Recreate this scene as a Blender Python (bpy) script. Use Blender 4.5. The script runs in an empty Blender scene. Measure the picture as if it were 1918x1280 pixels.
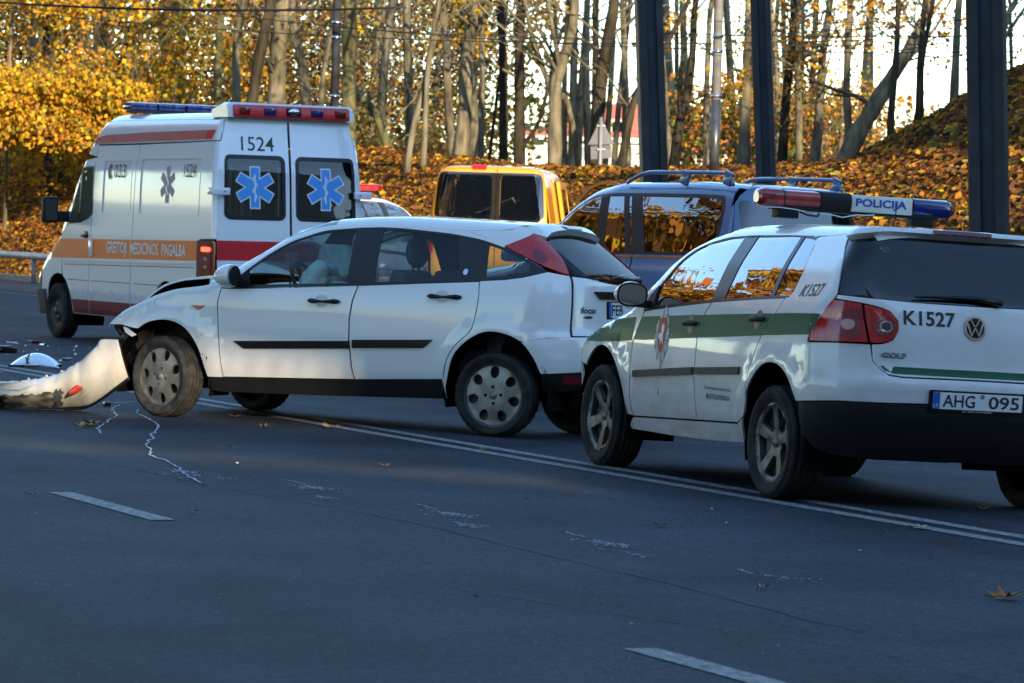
import bpy, bmesh, math, random
import numpy as np
from mathutils import Vector, Matrix
from mathutils.geometry import delaunay_2d_cdt
random.seed(7)
rng = np.random.default_rng(7)
sc = bpy.context.scene
col = sc.collection

# ---------------------------------------------------------------- camera, sky, sun, exposure
cam = bpy.data.objects.new('camera', bpy.data.cameras.new('camera')); col.objects.link(cam)
cam.data.sensor_width = 36; cam.data.lens = 7009 / 1918 * 36
cam.data.clip_start = .5; cam.data.clip_end = 3000
cam.location = (0, 0, 1.4185)
PITCH, ROLL = .0303, .0281
cam.rotation_mode = 'XYZ'
cam.matrix_world = Matrix.Translation((0, 0, 1.4185)) @ Matrix.Rotation(math.pi / 2 - PITCH, 4, 'X') @ Matrix.Rotation(ROLL, 4, 'Z')
cam.data.dof.use_dof = True; cam.data.dof.focus_distance = 24; cam.data.dof.aperture_fstop = 9
sc.camera = cam
SUN_EL = math.radians(12.5)
SUN_H = Vector((.36, -.933, 0)).normalized()          # horizontal direction towards the sun (behind, to the right)
world = bpy.data.worlds.new('World'); sc.world = world; world.use_nodes = True
wn = world.node_tree.nodes; bg = wn['Background']
sky = wn.new('ShaderNodeTexSky'); sky.sky_type = 'NISHITA'; sky.sun_disc = False
sky.sun_elevation = SUN_EL; sky.sun_rotation = math.atan2(SUN_H.x, SUN_H.y)
sky.air_density = 1.0; sky.dust_density = .1; sky.ozone_density = 2.6
world.node_tree.links.new(sky.outputs[0], bg.inputs[0]); bg.inputs[1].default_value = .15
sun = bpy.data.objects.new('sun', bpy.data.lights.new('sun', 'SUN')); col.objects.link(sun)
sun.data.energy = 3.0; sun.data.angle = math.radians(.53); sun.data.color = (1, .80, .56)
dv = Vector((SUN_H.x * math.cos(SUN_EL), SUN_H.y * math.cos(SUN_EL), math.sin(SUN_EL)))
sun.rotation_euler = dv.to_track_quat('Z', 'Y').to_euler()
sc.view_settings.view_transform = 'Standard'; sc.view_settings.look = 'None'
sc.view_settings.gamma = 1; sc.view_settings.use_curve_mapping = False
sc.view_settings.exposure = 1.95
sc.render.engine = 'CYCLES'
sc.cycles.max_bounces = 8; sc.cycles.transparent_max_bounces = 24; sc.cycles.glossy_bounces = 4; sc.cycles.diffuse_bounces = 3
sc.cycles.use_denoising = True; sc.cycles.caustics_reflective = False; sc.cycles.caustics_refractive = False

# ---------------------------------------------------------------- geometry core (pure numpy)
def table(pts, sm=0.05):
    """smooth 1-D profile through the points, as a function"""
    xs = np.array([p[0] for p in pts], float); ys = np.array([p[1] for p in pts], float)
    X = np.linspace(xs[0] - 1, xs[-1] + 1, 1601)
    k = np.arange(-60, 61) * (X[1] - X[0]); w = np.exp(-k * k / (2 * sm * sm)); w /= w.sum()
    def ext(x):
        y = np.interp(x, xs, ys)
        y = np.where(x < xs[0], ys[0] + (x - xs[0]) * (ys[1] - ys[0]) / (xs[1] - xs[0]), y)
        return np.where(x > xs[-1], ys[-1] + (x - xs[-1]) * (ys[-1] - ys[-2]) / (xs[-1] - xs[-2]), y)
    Y = ext(X[:, None] + k[None, :]) @ w
    return lambda x: np.interp(x, X, Y)

class Body:
    """closed rounded hull: side, top, rear and front slabs blended with elliptic edges"""
    def __init__(s, hw, T, XR, XF, xc, yc=.5, L=.45, rs1=.3, rr=.22, rs2=.1, rt=.08, r3=.08, tshift=.22, crown=.1,
                 bulge=.12, taper=(1.3, .012), xcf=3.0, Lf=.5, arches=(), shelf=None, rk=None):
        s.rk = rk or (lambda z: 1.)
        s.hwf, s.T, s.XR, s.XF = hw, T, XR, XF
        s.xc, s.yc, s.L, s.xcf, s.Lf = xc, yc, L, xcf, Lf
        s.rs1, s.rr, s.rs2, s.rt, s.r3 = rs1, rr, rs2, rt, r3
        s.tshift, s.crown, s.bulge, s.taper, s.arches, s.shelf = tshift, crown, bulge, taper, arches, shelf
        s.sc = xc - L; s.s0 = s.sc - yc
    def hw(s, x, z):
        w = s.hwf(z) - s.taper[1] * (x - s.taper[0]) ** 2
        for (ax, az, ar, h, wd) in s.arches:
            d = np.hypot(x - ax, z - az) - ar
            w = w + h * np.clip(1 - np.abs(d) / wd, 0, 1) ** .6 * (z < 1.0)
        return w
    def zt(s, x, y):
        return s.T(x + s.tshift * y * y) - s.crown * y * y
    def g(s, x, y, z):
        y = np.abs(y)
        ds = s.hw(x, z) - y; dt = s.zt(x, y) - z
        dr = x - s.XR(z) - s.bulge * y * y; df = s.XF(z) - s.bulge * y * y - x
        R = lambda p, q: np.hypot(np.clip(1 - p, 0, None), np.clip(1 - q, 0, None)) - 1
        k = s.rk(z)
        return np.maximum.reduce([R(ds / s.rs1 / k, dr / s.rr / k), R(ds / s.rs1, df / s.rr), R(ds / s.rs2, dt / s.rt),
                                  R(dr / s.r3, dt / s.r3), R(df / s.r3, dt / s.r3)])
    def cast(s, o, d, tmax=4.):
        lo = np.zeros(len(o)); hi = np.full(len(o), tmax)
        for i in range(42):
            m = (lo + hi) / 2; p = o + d * m[:, None]
            ins = s.g(p[:, 0], p[:, 1], p[:, 2]) < 0
            lo = np.where(ins, m, lo); hi = np.where(ins, hi, m)
        return o + d * lo[:, None]
    def normal(s, P):
        e = 2e-3; n = np.zeros_like(P)
        for i in range(3):
            q = P.copy(); q[:, i] += e; r = P.copy(); r[:, i] -= e
            n[:, i] = s.g(*q.T) - s.g(*r.T)
        return n / np.maximum(np.linalg.norm(n, axis=1), 1e-12)[:, None]
    def pos(s, view, uv):
        uv = np.asarray(uv, float); u, v = uv[:, 0], uv[:, 1]; n = len(u); O = np.zeros((n, 3)); D = np.zeros((n, 3))
        if view == 'top':
            O[:, 0], O[:, 1], O[:, 2] = u, v, .45; D[:, 2] = 1
        elif view == 'side':
            O[:, 0], O[:, 2] = u, v; D[:, 1] = 1
        else:
            fl = u < s.s0; w = np.where(fl, 2 * s.s0 - u, u)
            a = np.clip((s.xc - w) / s.L, 0, 1) * math.pi / 2; b = np.clip((w - s.xcf) / s.Lf, 0, 1) * math.pi / 2
            O[:, 0] = np.clip(w, s.xc, s.xcf); O[:, 1] = np.where(w < s.xc, s.yc, np.where(w > s.xcf, s.yc, 0.))
            O[:, 1] = np.where(w < s.sc, s.yc - (s.sc - w), O[:, 1])
            O[:, 1] = np.where(w > s.xcf + s.Lf, s.yc - (w - s.xcf - s.Lf), O[:, 1]); O[:, 2] = v
            D[:, 0] = -np.sin(a) + np.sin(b); D[:, 1] = np.cos(a + b)
            # rays start from the plane y = yc only past the corner axis
            O[:, 1] = np.where(fl, -O[:, 1], O[:, 1]); D[:, 1] = np.where(fl, -D[:, 1], D[:, 1])
        return s.cast(O, D)
    def s_of(s, x, y):
        """wrap coordinate of a point of the hull (left half, rear end or side)"""
        if x >= s.xc: return x
        if y > s.yc:
            return s.xc - s.L * (math.atan2(s.xc - x, y - s.yc) / (math.pi / 2))
        return s.sc - (s.yc - y)
    def seam(s, xs, k=.293):
        xs = np.asarray(xs, float); y = np.full(len(xs), .6)
        for i in range(30):
            z = s.zt(xs, y) - k * s.rt; y = s.hw(xs, z) - k * s.rs2
        return np.stack([xs, y, z], 1)

def spl(pts, n=6, closed=False):
    """Catmull-Rom through the points"""
    P = [np.array(p, float) for p in pts]; out = []
    N = len(P)
    for i in range(N if closed else N - 1):
        a = P[(i - 1) % N] if (closed or i > 0) else 2 * P[0] - P[1]
        b, c = P[i], P[(i + 1) % N]
        d = P[(i + 2) % N] if (closed or i + 2 < N) else 2 * P[-1] - P[-2]
        for k in range(n):
            t = k / n
            out.append(tuple(.5 * ((2 * b) + (c - a) * t + (2 * a - 5 * b + 4 * c - d) * t * t + (3 * b - a - 3 * c + d) * t ** 3)))
    if not closed: out.append(tuple(P[-1]))
    return out

def pip(poly, P):
    """which of the points P lie inside the polygon"""
    poly = np.asarray(poly); x, y = P[:, 0], P[:, 1]; c = np.zeros(len(P), bool); j = len(poly) - 1
    for i in range(len(poly)):
        xi, yi = poly[i]; xj, yj = poly[j]
        if yi != yj:
            c ^= ((yi > y) != (yj > y)) & (x < (xj - xi) * (y - yi) / (yj - yi) + xi)
        j = i
    return c

def area2(p):
    p = np.asarray(p); q = np.roll(p, -1, 0); return .5 * np.sum(p[:, 0] * q[:, 1] - q[:, 0] * p[:, 1])

def resample(poly, step):
    out = []
    n = len(poly)
    for i in range(n):
        a = np.array(poly[i], float); b = np.array(poly[(i + 1) % n], float); d = np.linalg.norm(b - a)
        if d < 1e-6: continue
        k = max(1, int(math.ceil(d / step)))
        for j in range(k): out.append(a + (b - a) * j / k)
    return np.array(out)

def inset(poly, d):
    """move each corner inwards by d (counter-clockwise polygon)"""
    p = np.asarray(poly); a = np.roll(p, 1, 0); b = np.roll(p, -1, 0)
    e1 = p - a; e2 = b - p
    n1 = np.stack([-e1[:, 1], e1[:, 0]], 1); n2 = np.stack([-e2[:, 1], e2[:, 0]], 1)
    n1 /= np.maximum(np.linalg.norm(n1, axis=1), 1e-9)[:, None]; n2 /= np.maximum(np.linalg.norm(n2, axis=1), 1e-9)[:, None]
    m = n1 + n2; l = np.maximum((m * m).sum(1), .35)
    return p + m * (2 * d / l)[:, None]

def dist_to(poly, P):
    poly = np.asarray(poly); a = poly; b = np.roll(poly, -1, 0); best = np.full(len(P), 1e9)
    for i in range(len(a)):
        e = b[i] - a[i]; l = max((e * e).sum(), 1e-12)
        t = np.clip(((P - a[i]) @ e) / l, 0, 1); q = a[i] + t[:, None] * e
        best = np.minimum(best, np.hypot(*(P - q).T))
    return best

def gz(x, y):
    """height of the carriageway: cambered beyond the double line, rising towards the verge"""
    x = np.asarray(x, float); y = np.asarray(y, float); s = .919 * x + .394 * y
    z = -.035 * np.clip(s - 9.5, 0, 3.3)
    m = np.clip((x + 8) / 5, 0, 1); m = m * m * (3 - 2 * m)
    return z + .12 * np.clip(s - 16.8, 0, 4.2) * m

def arc(cx, cz, r, a0, a1, n=14, rz=None):
    rz = rz or r
    return [(cx + r * math.cos(math.radians(a0 + (a1 - a0) * i / n)), cz + rz * math.sin(math.radians(a0 + (a1 - a0) * i / n))) for i in range(n + 1)]

# hulls, each in its vehicle's own frame: x forward from the rear axle, y left, z up
GOLF = Body(table([(.15, .76), (.25, .81), (.4, .855), (.6, .875), (.8, .87), (.95, .855), (1.03, .838), (1.09, .812), (1.25, .735), (1.42, .62), (1.5, .56)], .03),
            table([(-.9, 1.46), (-.5, 1.487), (-.1, 1.497), (.5, 1.50), (1.0, 1.492), (1.3, 1.478), (1.55, 1.44), (1.78, 1.375), (1.96, 1.275), (2.10, 1.16), (2.24, 1.06), (2.36, 1.0), (2.5, .97), (2.8, .91), (3.1, .81), (3.3, .7), (3.5, .5)], .035),
            table([(.2, -.60), (.35, -.70), (.5, -.745), (.66, -.75), (.74, -.715), (.95, -.70), (1.08, -.675), (1.12, -.66), (1.4, -.50), (1.5, -.44)], .02),
            table([(.2, 3.2), (.4, 3.30), (.7, 3.30), (1.0, 3.2), (1.5, 3.1)], .03),
            xc=-.28, yc=.52, L=.42, rs1=.34, rr=.27, rs2=.10, rt=.07, r3=.05, crown=.05, rk=lambda z: np.interp(z, [.98, 1.25], [1., .36]), xcf=2.85, taper=(1.0, .014), arches=((2.5, .30, .41, .012, .09), (-.02, .30, .43, .012, .09)))
FOCUS = Body(table([(.15, .745), (.22, .775), (.35, .822), (.6, .845), (.85, .842), (.98, .826), (1.04, .80), (1.1, .775), (1.25, .69), (1.4, .585), (1.5, .51)], .03),
             table([(-.8, 1.40), (-.4, 1.43), (0, 1.452), (.4, 1.468), (.9, 1.482), (1.2, 1.472), (1.5, 1.445), (1.75, 1.365), (2.03, 1.20), (2.27, 1.065), (2.40, 1.03), (2.62, 1.0), (2.77, .955), (2.92, .89), (3.05, .84), (3.18, .77), (3.25, .70), (3.4, .5)], .035),
             table([(.2, -.53), (.35, -.61), (.5, -.645), (.66, -.645), (.70, -.61), (1.0, -.60), (1.07, -.575), (1.12, -.51), (1.36, -.20), (1.5, -.04)], .02),
             table([(.2, 3.25), (.4, 3.36), (.7, 3.36), (1.0, 3.2), (1.5, 3.0)], .03),
             xc=.02, yc=.45, L=.45, rs1=.36, rr=.32, rs2=.10, rt=.07, r3=.05, crown=.08, rk=lambda z: np.interp(z, [1.0, 1.3], [1., .42]), xcf=2.9, arches=((2.55, .29, .40, .014, .1), (-.01, .29, .41, .014, .1)))
AMB = Body(table([(.2, .88), (.35, .94), (.6, .965), (1.3, .965), (1.9, .955), (2.1, .945), (2.45, .895), (2.75, .81), (2.9, .76)], .02),
           table([(-1.3, 2.77), (0, 2.80), (2.3, 2.81), (2.55, 2.80), (2.73, 2.745), (2.86, 2.62), (3.0, 2.42), (3.13, 2.27), (3.36, 1.95), (3.57, 1.68), (3.77, 1.44), (4.15, 1.17), (4.3, 1.08), (4.5, .9), (4.7, .6)], .03),
           table([(.2, -1.1), (.4, -1.14), (1.3, -1.13), (2.1, -1.06), (2.6, -.97)], .03),
           table([(.2, 4.4), (.5, 4.5), (1.0, 4.42), (3, 4.4)], .03),
           xc=-.95, yc=.80, L=.2, rs1=.10, rr=.08, rs2=.16, rt=.14, r3=.12, tshift=.12, crown=.05, bulge=.02, taper=(1.0, .0015), xcf=4.0)
SUV = Body(table([(.3, .80), (.5, .88), (.8, .905), (1.05, .895), (1.18, .87), (1.22, .85), (1.7, .71), (1.95, .62)], .03),
           table([(-1.1, 1.88), (-.6, 1.955), (0, 1.98), (1.1, 1.965), (1.42, 1.90), (1.65, 1.78), (2.1, 1.42), (2.3, 1.27), (2.5, 1.22), (3.3, 1.12), (3.6, .9)], .04),
           table([(.3, -.85), (.5, -.95), (1.2, -.93), (1.8, -.80)], .03),
           table([(.3, 3.5), (.6, 3.62), (1.1, 3.55), (2, 3.4)], .03),
           xc=-.6, yc=.6, L=.3, rs1=.16, rr=.14, rs2=.13, rt=.10, r3=.09, crown=.06, xcf=3.1, arches=((2.73, .38, .5, .03, .12), (0, .38, .5, .03, .12)))
VAN = Body(table([(.2, .86), (.4, .91), (1.0, .92), (1.2, .90), (1.75, .81), (2.05, .72)], .03),
           table([(-1.0, 1.94), (-.6, 1.98), (0, 2.00), (1.8, 1.99), (2.2, 1.96), (2.45, 1.78), (2.9, 1.25), (3.1, 1.12), (3.5, .98), (3.8, .7)], .04),
           table([(.2, -.80), (.4, -.86), (1.1, -.86), (1.8, -.76), (2.0, -.74)], .03),
           table([(.2, 3.6), (.5, 3.72), (1.0, 3.6), (2, 3.5)], .03),
           xc=-.6, yc=.7, L=.25, rs1=.15, rr=.1, rs2=.15, rt=.11, r3=.1, crown=.05, bulge=.05, xcf=3.2)
# pose of each: x, y, yaw, z, pitch, roll
POSE = {'golf': (2.187, 20.395, 1.915, -.018, 0.0, .035), 'focus': (.21, 26.41, 2.730, .008, -.002, .008),
        'amb': (-3.118, 44.2, 2.067, -.115, 0, 0), 'suv': (1.95, 32.3, 2.199, -.115, 0, .02), 'van': (-.30, 53.0, 1.485, .30, 0, 0)}
HULL = {'golf': GOLF, 'focus': FOCUS, 'amb': AMB, 'suv': SUV, 'van': VAN}
# ---------------------------------------------------------------- materials
def mat(name, colr=(.5, .5, .5), rough=.5, metal=0., coat=0., spec=.5, noise=None, bump=None, emit=None, build=None):
    """procedural material. noise = (scale, amount, second colour or None); bump = (scale, strength)"""
    m = bpy.data.materials.new(name); m.use_nodes = True; nt = m.node_tree; n = nt.nodes; L = nt.links
    b = n['Principled BSDF']
    b.inputs['Base Color'].default_value = (*colr, 1); b.inputs['Roughness'].default_value = rough
    b.inputs['Metallic'].default_value = metal; b.inputs['Coat Weight'].default_value = coat
    b.inputs['Coat Roughness'].default_value = .05; b.inputs['Specular IOR Level'].default_value = spec
    tc = n.new('ShaderNodeTexCoord')
    if noise:
        t = n.new('ShaderNodeTexNoise'); t.inputs['Scale'].default_value = noise[0]; t.inputs['Detail'].default_value = 6
        L.new(tc.outputs['Object'], t.inputs['Vector'])
        r = n.new('ShaderNodeValToRGB'); c2 = noise[2] if noise[2] else tuple(c * .55 for c in colr)
        r.color_ramp.elements[0].position = .5 - .5 / max(noise[1], .01) * .18; r.color_ramp.elements[1].position = .5 + .5 / max(noise[1], .01) * .18
        r.color_ramp.elements[0].color = (*colr, 1); r.color_ramp.elements[1].color = (*c2, 1)
        L.new(t.outputs['Fac'], r.inputs[0]); L.new(r.outputs[0], b.inputs['Base Color'])
    if bump:
        t = n.new('ShaderNodeTexNoise'); t.inputs['Scale'].default_value = bump[0]; t.inputs['Detail'].default_value = 5
        L.new(tc.outputs['Object'], t.inputs['Vector'])
        q = n.new('ShaderNodeBump'); q.inputs['Strength'].default_value = bump[1]; q.inputs['Distance'].default_value = .01
        L.new(t.outputs['Fac'], q.inputs['Height']); L.new(q.outputs[0], b.inputs['Normal'])
    if emit:
        b.inputs['Emission Color'].default_value = (*emit[:3], 1); b.inputs['Emission Strength'].default_value = emit[3]
    if build: build(nt, b, tc)
    return m

def paint(name, colr, dirt=(.2, .16, .12), z0=.25, z1=.7, amt=.8, rough=.28, bands=()):
    """car paint with road dirt that thins out upwards; bands = ((axis, lo, hi, colour), ...) printed stripes in the vehicle's frame"""
    def build(nt, b, tc):
        n, L = nt.nodes, nt.links
        sp = n.new('ShaderNodeSeparateXYZ'); L.new(tc.outputs['Object'], sp.inputs[0])
        mr = n.new('ShaderNodeMapRange'); mr.inputs[1].default_value = z0; mr.inputs[2].default_value = z1
        mr.inputs[3].default_value = 1; mr.inputs[4].default_value = 0; L.new(sp.outputs[2], mr.inputs[0])
        t = n.new('ShaderNodeTexNoise'); t.inputs['Scale'].default_value = 5; t.inputs['Detail'].default_value = 8; t.inputs['Roughness'].default_value = .65
        mp = n.new('ShaderNodeMapping'); mp.inputs['Scale'].default_value = (.6, 1, 1.8)
        L.new(tc.outputs['Object'], mp.inputs[0]); L.new(mp.outputs[0], t.inputs['Vector'])
        a = n.new('ShaderNodeMath'); a.operation = 'MULTIPLY_ADD'; a.inputs[1].default_value = 1.2; a.inputs[2].default_value = -.25
        L.new(t.outputs['Fac'], a.inputs[0])
        q = n.new('ShaderNodeMath'); q.operation = 'MULTIPLY'; L.new(a.outputs[0], q.inputs[0]); L.new(mr.outputs[0], q.inputs[1])
        w = n.new('ShaderNodeMath'); w.operation = 'MULTIPLY'; w.use_clamp = True; w.inputs[1].default_value = amt * 1.6; L.new(q.outputs[0], w.inputs[0])
        # thin film of dust everywhere
        w2 = n.new('ShaderNodeMath'); w2.operation = 'MULTIPLY_ADD'; w2.use_clamp = True; w2.inputs[1].default_value = .10 * amt
        L.new(t.outputs['Fac'], w2.inputs[0]); L.new(w.outputs[0], w2.inputs[2])
        mx = n.new('ShaderNodeMix'); mx.data_type = 'RGBA'; mx.inputs[6].default_value = (*colr, 1); mx.inputs[7].default_value = (*dirt, 1)
        L.new(w2.outputs[0], mx.inputs[0]); L.new(mx.outputs[2], b.inputs['Base Color'])
        r = n.new('ShaderNodeMapRange'); r.inputs[3].default_value = rough; r.inputs[4].default_value = .75
        L.new(w2.outputs[0], r.inputs[0]); L.new(r.outputs[0], b.inputs['Roughness'])
        c = n.new('ShaderNodeMapRange'); c.inputs[3].default_value = .9; c.inputs[4].default_value = .15
        L.new(w2.outputs[0], c.inputs[0]); L.new(c.outputs[0], b.inputs['Coat Weight'])
    m = mat(name, colr, rough, 0, .8, build=build)
    m.node_tree.nodes['Principled BSDF'].inputs['Coat Roughness'].default_value = .045
    return m

def glass_mat(name, tint=(.5, .56, .54), gl=1.0, ior=1.5, cracks=0):
    m = bpy.data.materials.new(name); m.use_nodes = True; n = m.node_tree.nodes; L = m.node_tree.links; n.clear()
    o = n.new('ShaderNodeOutputMaterial'); mx = n.new('ShaderNodeMixShader'); t = n.new('ShaderNodeBsdfTransparent'); g = n.new('ShaderNodeBsdfGlossy')
    f = n.new('ShaderNodeFresnel'); f.inputs[0].default_value = ior; t.inputs[0].default_value = (*tint, 1)
    g.inputs['Roughness'].default_value = .015
    g.inputs[0].default_value = (1, 1, 1, 1)
    k = n.new('ShaderNodeMath'); k.operation = 'MULTIPLY'; k.use_clamp = True; k.inputs[1].default_value = gl
    L.new(f.outputs[0], k.inputs[0])
    # faint waviness of toughened glass
    tc = n.new('ShaderNodeTexCoord'); nz = n.new('ShaderNodeTexNoise'); nz.inputs['Scale'].default_value = 6; nz.inputs['Detail'].default_value = 1
    bp = n.new('ShaderNodeBump'); bp.inputs['Strength'].default_value = .06; bp.inputs['Distance'].default_value = .02
    L.new(tc.outputs['Object'], nz.inputs['Vector']); L.new(nz.outputs['Fac'], bp.inputs['Height']); L.new(bp.outputs[0], g.inputs['Normal'])
    L.new(k.outputs[0], mx.inputs[0]); L.new(t.outputs[0], mx.inputs[1]); L.new(g.outputs[0], mx.inputs[2])
    last = mx
    if cracks:
        v = n.new('ShaderNodeTexVoronoi'); v.feature = 'DISTANCE_TO_EDGE'; v.inputs['Scale'].default_value = 26
        w = n.new('ShaderNodeTexNoise'); w.inputs['Scale'].default_value = 9
        L.new(tc.outputs['Object'], w.inputs['Vector']); L.new(w.outputs['Color'], v.inputs['Vector'])
        r = n.new('ShaderNodeMath'); r.operation = 'LESS_THAN'; r.inputs[1].default_value = .035; L.new(v.outputs['Distance'], r.inputs[0])
        d = n.new('ShaderNodeBsdfDiffuse'); d.inputs[0].default_value = (.45, .62, .60, 1)
        kk = n.new('ShaderNodeMath'); kk.operation = 'MULTIPLY_ADD'; kk.inputs[1].default_value = .5; kk.inputs[2].default_value = .18; L.new(r.outputs[0], kk.inputs[0])
        m2 = n.new('ShaderNodeMixShader'); L.new(kk.outputs[0], m2.inputs[0]); L.new(mx.outputs[0], m2.inputs[1]); L.new(d.outputs[0], m2.inputs[2]); last = m2
    L.new(last.outputs[0], o.inputs[0])
    return m

M = {}
M['golf'] = paint('police_paint', (.74, .74, .72), (.20, .16, .13), .2, 1.0, .75)
M['focus'] = paint('white_paint', (.80, .80, .77), (.28, .22, .15), .2, .5, .45)
M['amb'] = paint('ambulance_paint', (.80, .81, .83), (.3, .28, .26), .3, .9, .3, rough=.22)
M['suv'] = paint('blue_paint', (.075, .15, .28), (.12, .11, .10), .3, 1.0, .5)
M['van'] = paint('yellow_paint', (.76, .30, .012), (.25, .18, .1), .3, 1.0, .4)
M['plastic'] = mat('black_plastic', (.012, .012, .013), .5, spec=.22, bump=(300, .05))
M['trim'] = mat('satin_black_trim', (.008, .008, .009), .28, spec=.3)
M['greytrim'] = mat('dark_grey_trim', (.035, .032, .03), .6, noise=(12, 1, (.06, .052, .045)))
M['frame'] = mat('window_frame_black', (.012, .010, .010), .35)
M['rubber'] = mat('tyre_rubber', (.018, .018, .018), .82, spec=.2, noise=(9, 1.5, (.035, .032, .028)))
M['rubberdirty'] = mat('dusty_tyre_rubber', (.030, .029, .026), .9, spec=.2, noise=(14, 1, (.06, .056, .048)))
M['well'] = mat('wheel_well', (.006, .006, .006), .95, spec=.05)
M['under'] = mat('underbody', (.008, .008, .008), .9, spec=.05)
M['hubcap'] = mat('silver_hubcap', (.27, .26, .24), .45, .5, noise=(8, .8, (.15, .14, .12)))
M['alloy'] = mat('alloy_rim', (.20, .195, .19), .42, .7, noise=(10, .8, (.10, .09, .08)))
M['steel'] = mat('steel_rim', (.07, .07, .07), .5, .6)
M['chrome'] = mat('chrome', (.62, .63, .65), .12, 1)
M['seat'] = mat('seat_cloth', (.05, .054, .06), .9, noise=(40, .8, (.075, .08, .085)))
M['dash'] = mat('dashboard', (.014, .015, .016), .7)
M['glass'] = glass_mat('tinted_glass', (.42, .48, .46), 1.25)
M['glassclear'] = glass_mat('clear_glass', (.80, .90, .88), 1.0)
M['glassdark'] = glass_mat('dark_glass', (.16, .19, .21), 2.6)
M['glassrear'] = glass_mat('dark_rear_glass', (.46, .54, .56), 1.1)
M['glasshatch'] = glass_mat('hatch_glass', (.30, .34, .34), .42)
M['glasspriv'] = glass_mat('privacy_glass', (.10, .10, .10), 5.0)
M['glasscrack'] = glass_mat('cracked_windscreen', (.75, .92, .90), .8, cracks=1)
M['redlens'] = mat('red_lens', (.58, .010, .010), .14, 0, .7, noise=(60, .6, (.38, .006, .008)))
M['darkred'] = mat('dark_red_lens', (.16, .004, .006), .12, 0, 1)
M['clearlens'] = mat('clear_lens', (.62, .36, .33), .1, .3, 1)
M['greylens'] = mat('smoked_lens', (.24, .035, .045), .12, .2, .8)
M['orange'] = mat('orange_lens', (.60, .08, .01), .2, 0, 1, noise=(40, .6, (.35, .03, .005)))
M['amber'] = mat('orange_red_lens', (.48, .04, .012), .14, 0, 1)
M['bluelens'] = mat('blue_beacon_lens', (.006, .018, .17), .12, 0, 1, noise=(8, .4, (.008, .012, .09)))
M['redbeacon'] = mat('red_beacon_lens', (.42, .014, .010), .13, 0, 1, noise=(7, .6, (.16, .008, .006)))
M['signwhite'] = mat('sign_white', (.74, .74, .64), .35, noise=(6, .5, (.6, .58, .46)))
M['signblue'] = mat('sign_blue', (.03, .05, .34), .5)
M['green'] = mat('green_band', (.001, .085, .032), .45, 0, .05, .3, noise=(5, .6, (.002, .075, .04)))
M['black'] = mat('black_print', (.012, .012, .012), .45)
M['greyprint'] = mat('grey_print', (.06, .06, .06), .5)
M['white'] = mat('white_print', (.78, .78, .76), .45)
M['platewhite'] = mat('plate_white', (.70, .72, .72), .4)
M['plateblue'] = mat('plate_blue', (.02, .10, .42), .4)
M['redband'] = mat('red_band', (.62, .012, .018), .35, 0, .25)
M['deepred'] = mat('deep_red_band', (.20, .006, .012), .3, 0, .6)
M['orangeband'] = mat('orange_band', (.88, .17, .004), .42, 0, .05, .3)
M['fadedred'] = mat('faded_red_stripe', (.55, .10, .10), .35, 0, .5, noise=(3, .8, (.42, .16, .15)))
M['starblue'] = mat('star_blue', (.05, .30, .74), .4)
M['slate'] = mat('slate_print', (.17, .17, .30), .4)
M['airbag'] = mat('airbag_cloth', (.62, .74, .70), .9, noise=(9, .6, (.40, .52, .49)))
M['litred'] = mat('lit_tail_lamp', (.6, .01, .01), .2, emit=(1, .02, .01, 4))
M['litamber'] = mat('lit_indicator', (.8, .3, .02), .2, emit=(1, .42, .03, 3))
M['rust'] = mat('dirty_metal', (.05, .035, .025), .75, .5, noise=(25, .8, (.02, .018, .016)))

M['bumper'] = mat('worn_white_plastic', (.76, .74, .66), .45, 0, .2, noise=(3.2, 1.1, (.60, .57, .48)), bump=(40, .12))
M['grime'] = mat('grimy_scraped_plastic', (.10, .09, .07), .85, spec=.2, noise=(9, .9, (.42, .40, .34)), bump=(60, .5))
M['suvframe'] = mat('door_edge_brown', (.09, .05, .015), .5, spec=.2)
# ---------------------------------------------------------------- object helpers
def link(o, parent=None):
    col.objects.link(o)
    if parent is not None: o.parent = parent
    return o

def tag(o, label=None, cat=None, group=None, kind=None):
    if label: o['label'] = label
    if cat: o['category'] = cat
    if group: o['group'] = group
    if kind: o['kind'] = kind
    return o

def empty(name, loc=(0, 0, 0), rot=None, parent=None, size=.3):
    o = bpy.data.objects.new(name, None); o.empty_display_size = size; link(o, parent)
    o.location = loc
    if rot is not None: o.rotation_euler = rot
    return o

def mesh(name, V, F, m, parent=None, smooth=False, normals=None, mats=None, midx=None):
    me = bpy.data.meshes.new(name)
    me.from_pydata([tuple(map(float, v)) for v in V], [], [tuple(int(i) for i in f) for f in F])
    for mm in (mats or [m]): me.materials.append(mm)
    if midx is not None: me.polygons.foreach_set('material_index', np.asarray(midx, np.int32))
    if smooth: me.polygons.foreach_set('use_smooth', np.ones(len(me.polygons), bool))
    me.update()
    if normals is not None: me.normals_split_custom_set_from_vertices([tuple(n) for n in normals])
    o = bpy.data.objects.new(name, me); link(o, parent)
    return o

def bmobj(name, bm, m, parent=None, smooth=False, angle=None):
    me = bpy.data.meshes.new(name); bmesh.ops.recalc_face_normals(bm, faces=bm.faces[:]); bm.to_mesh(me); bm.free()
    me.materials.append(m)
    if smooth:
        me.polygons.foreach_set('use_smooth', np.ones(len(me.polygons), bool))
        if angle is not None: me.set_sharp_from_angle(angle=math.radians(angle))
    o = bpy.data.objects.new(name, me); link(o, parent); return o

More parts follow.
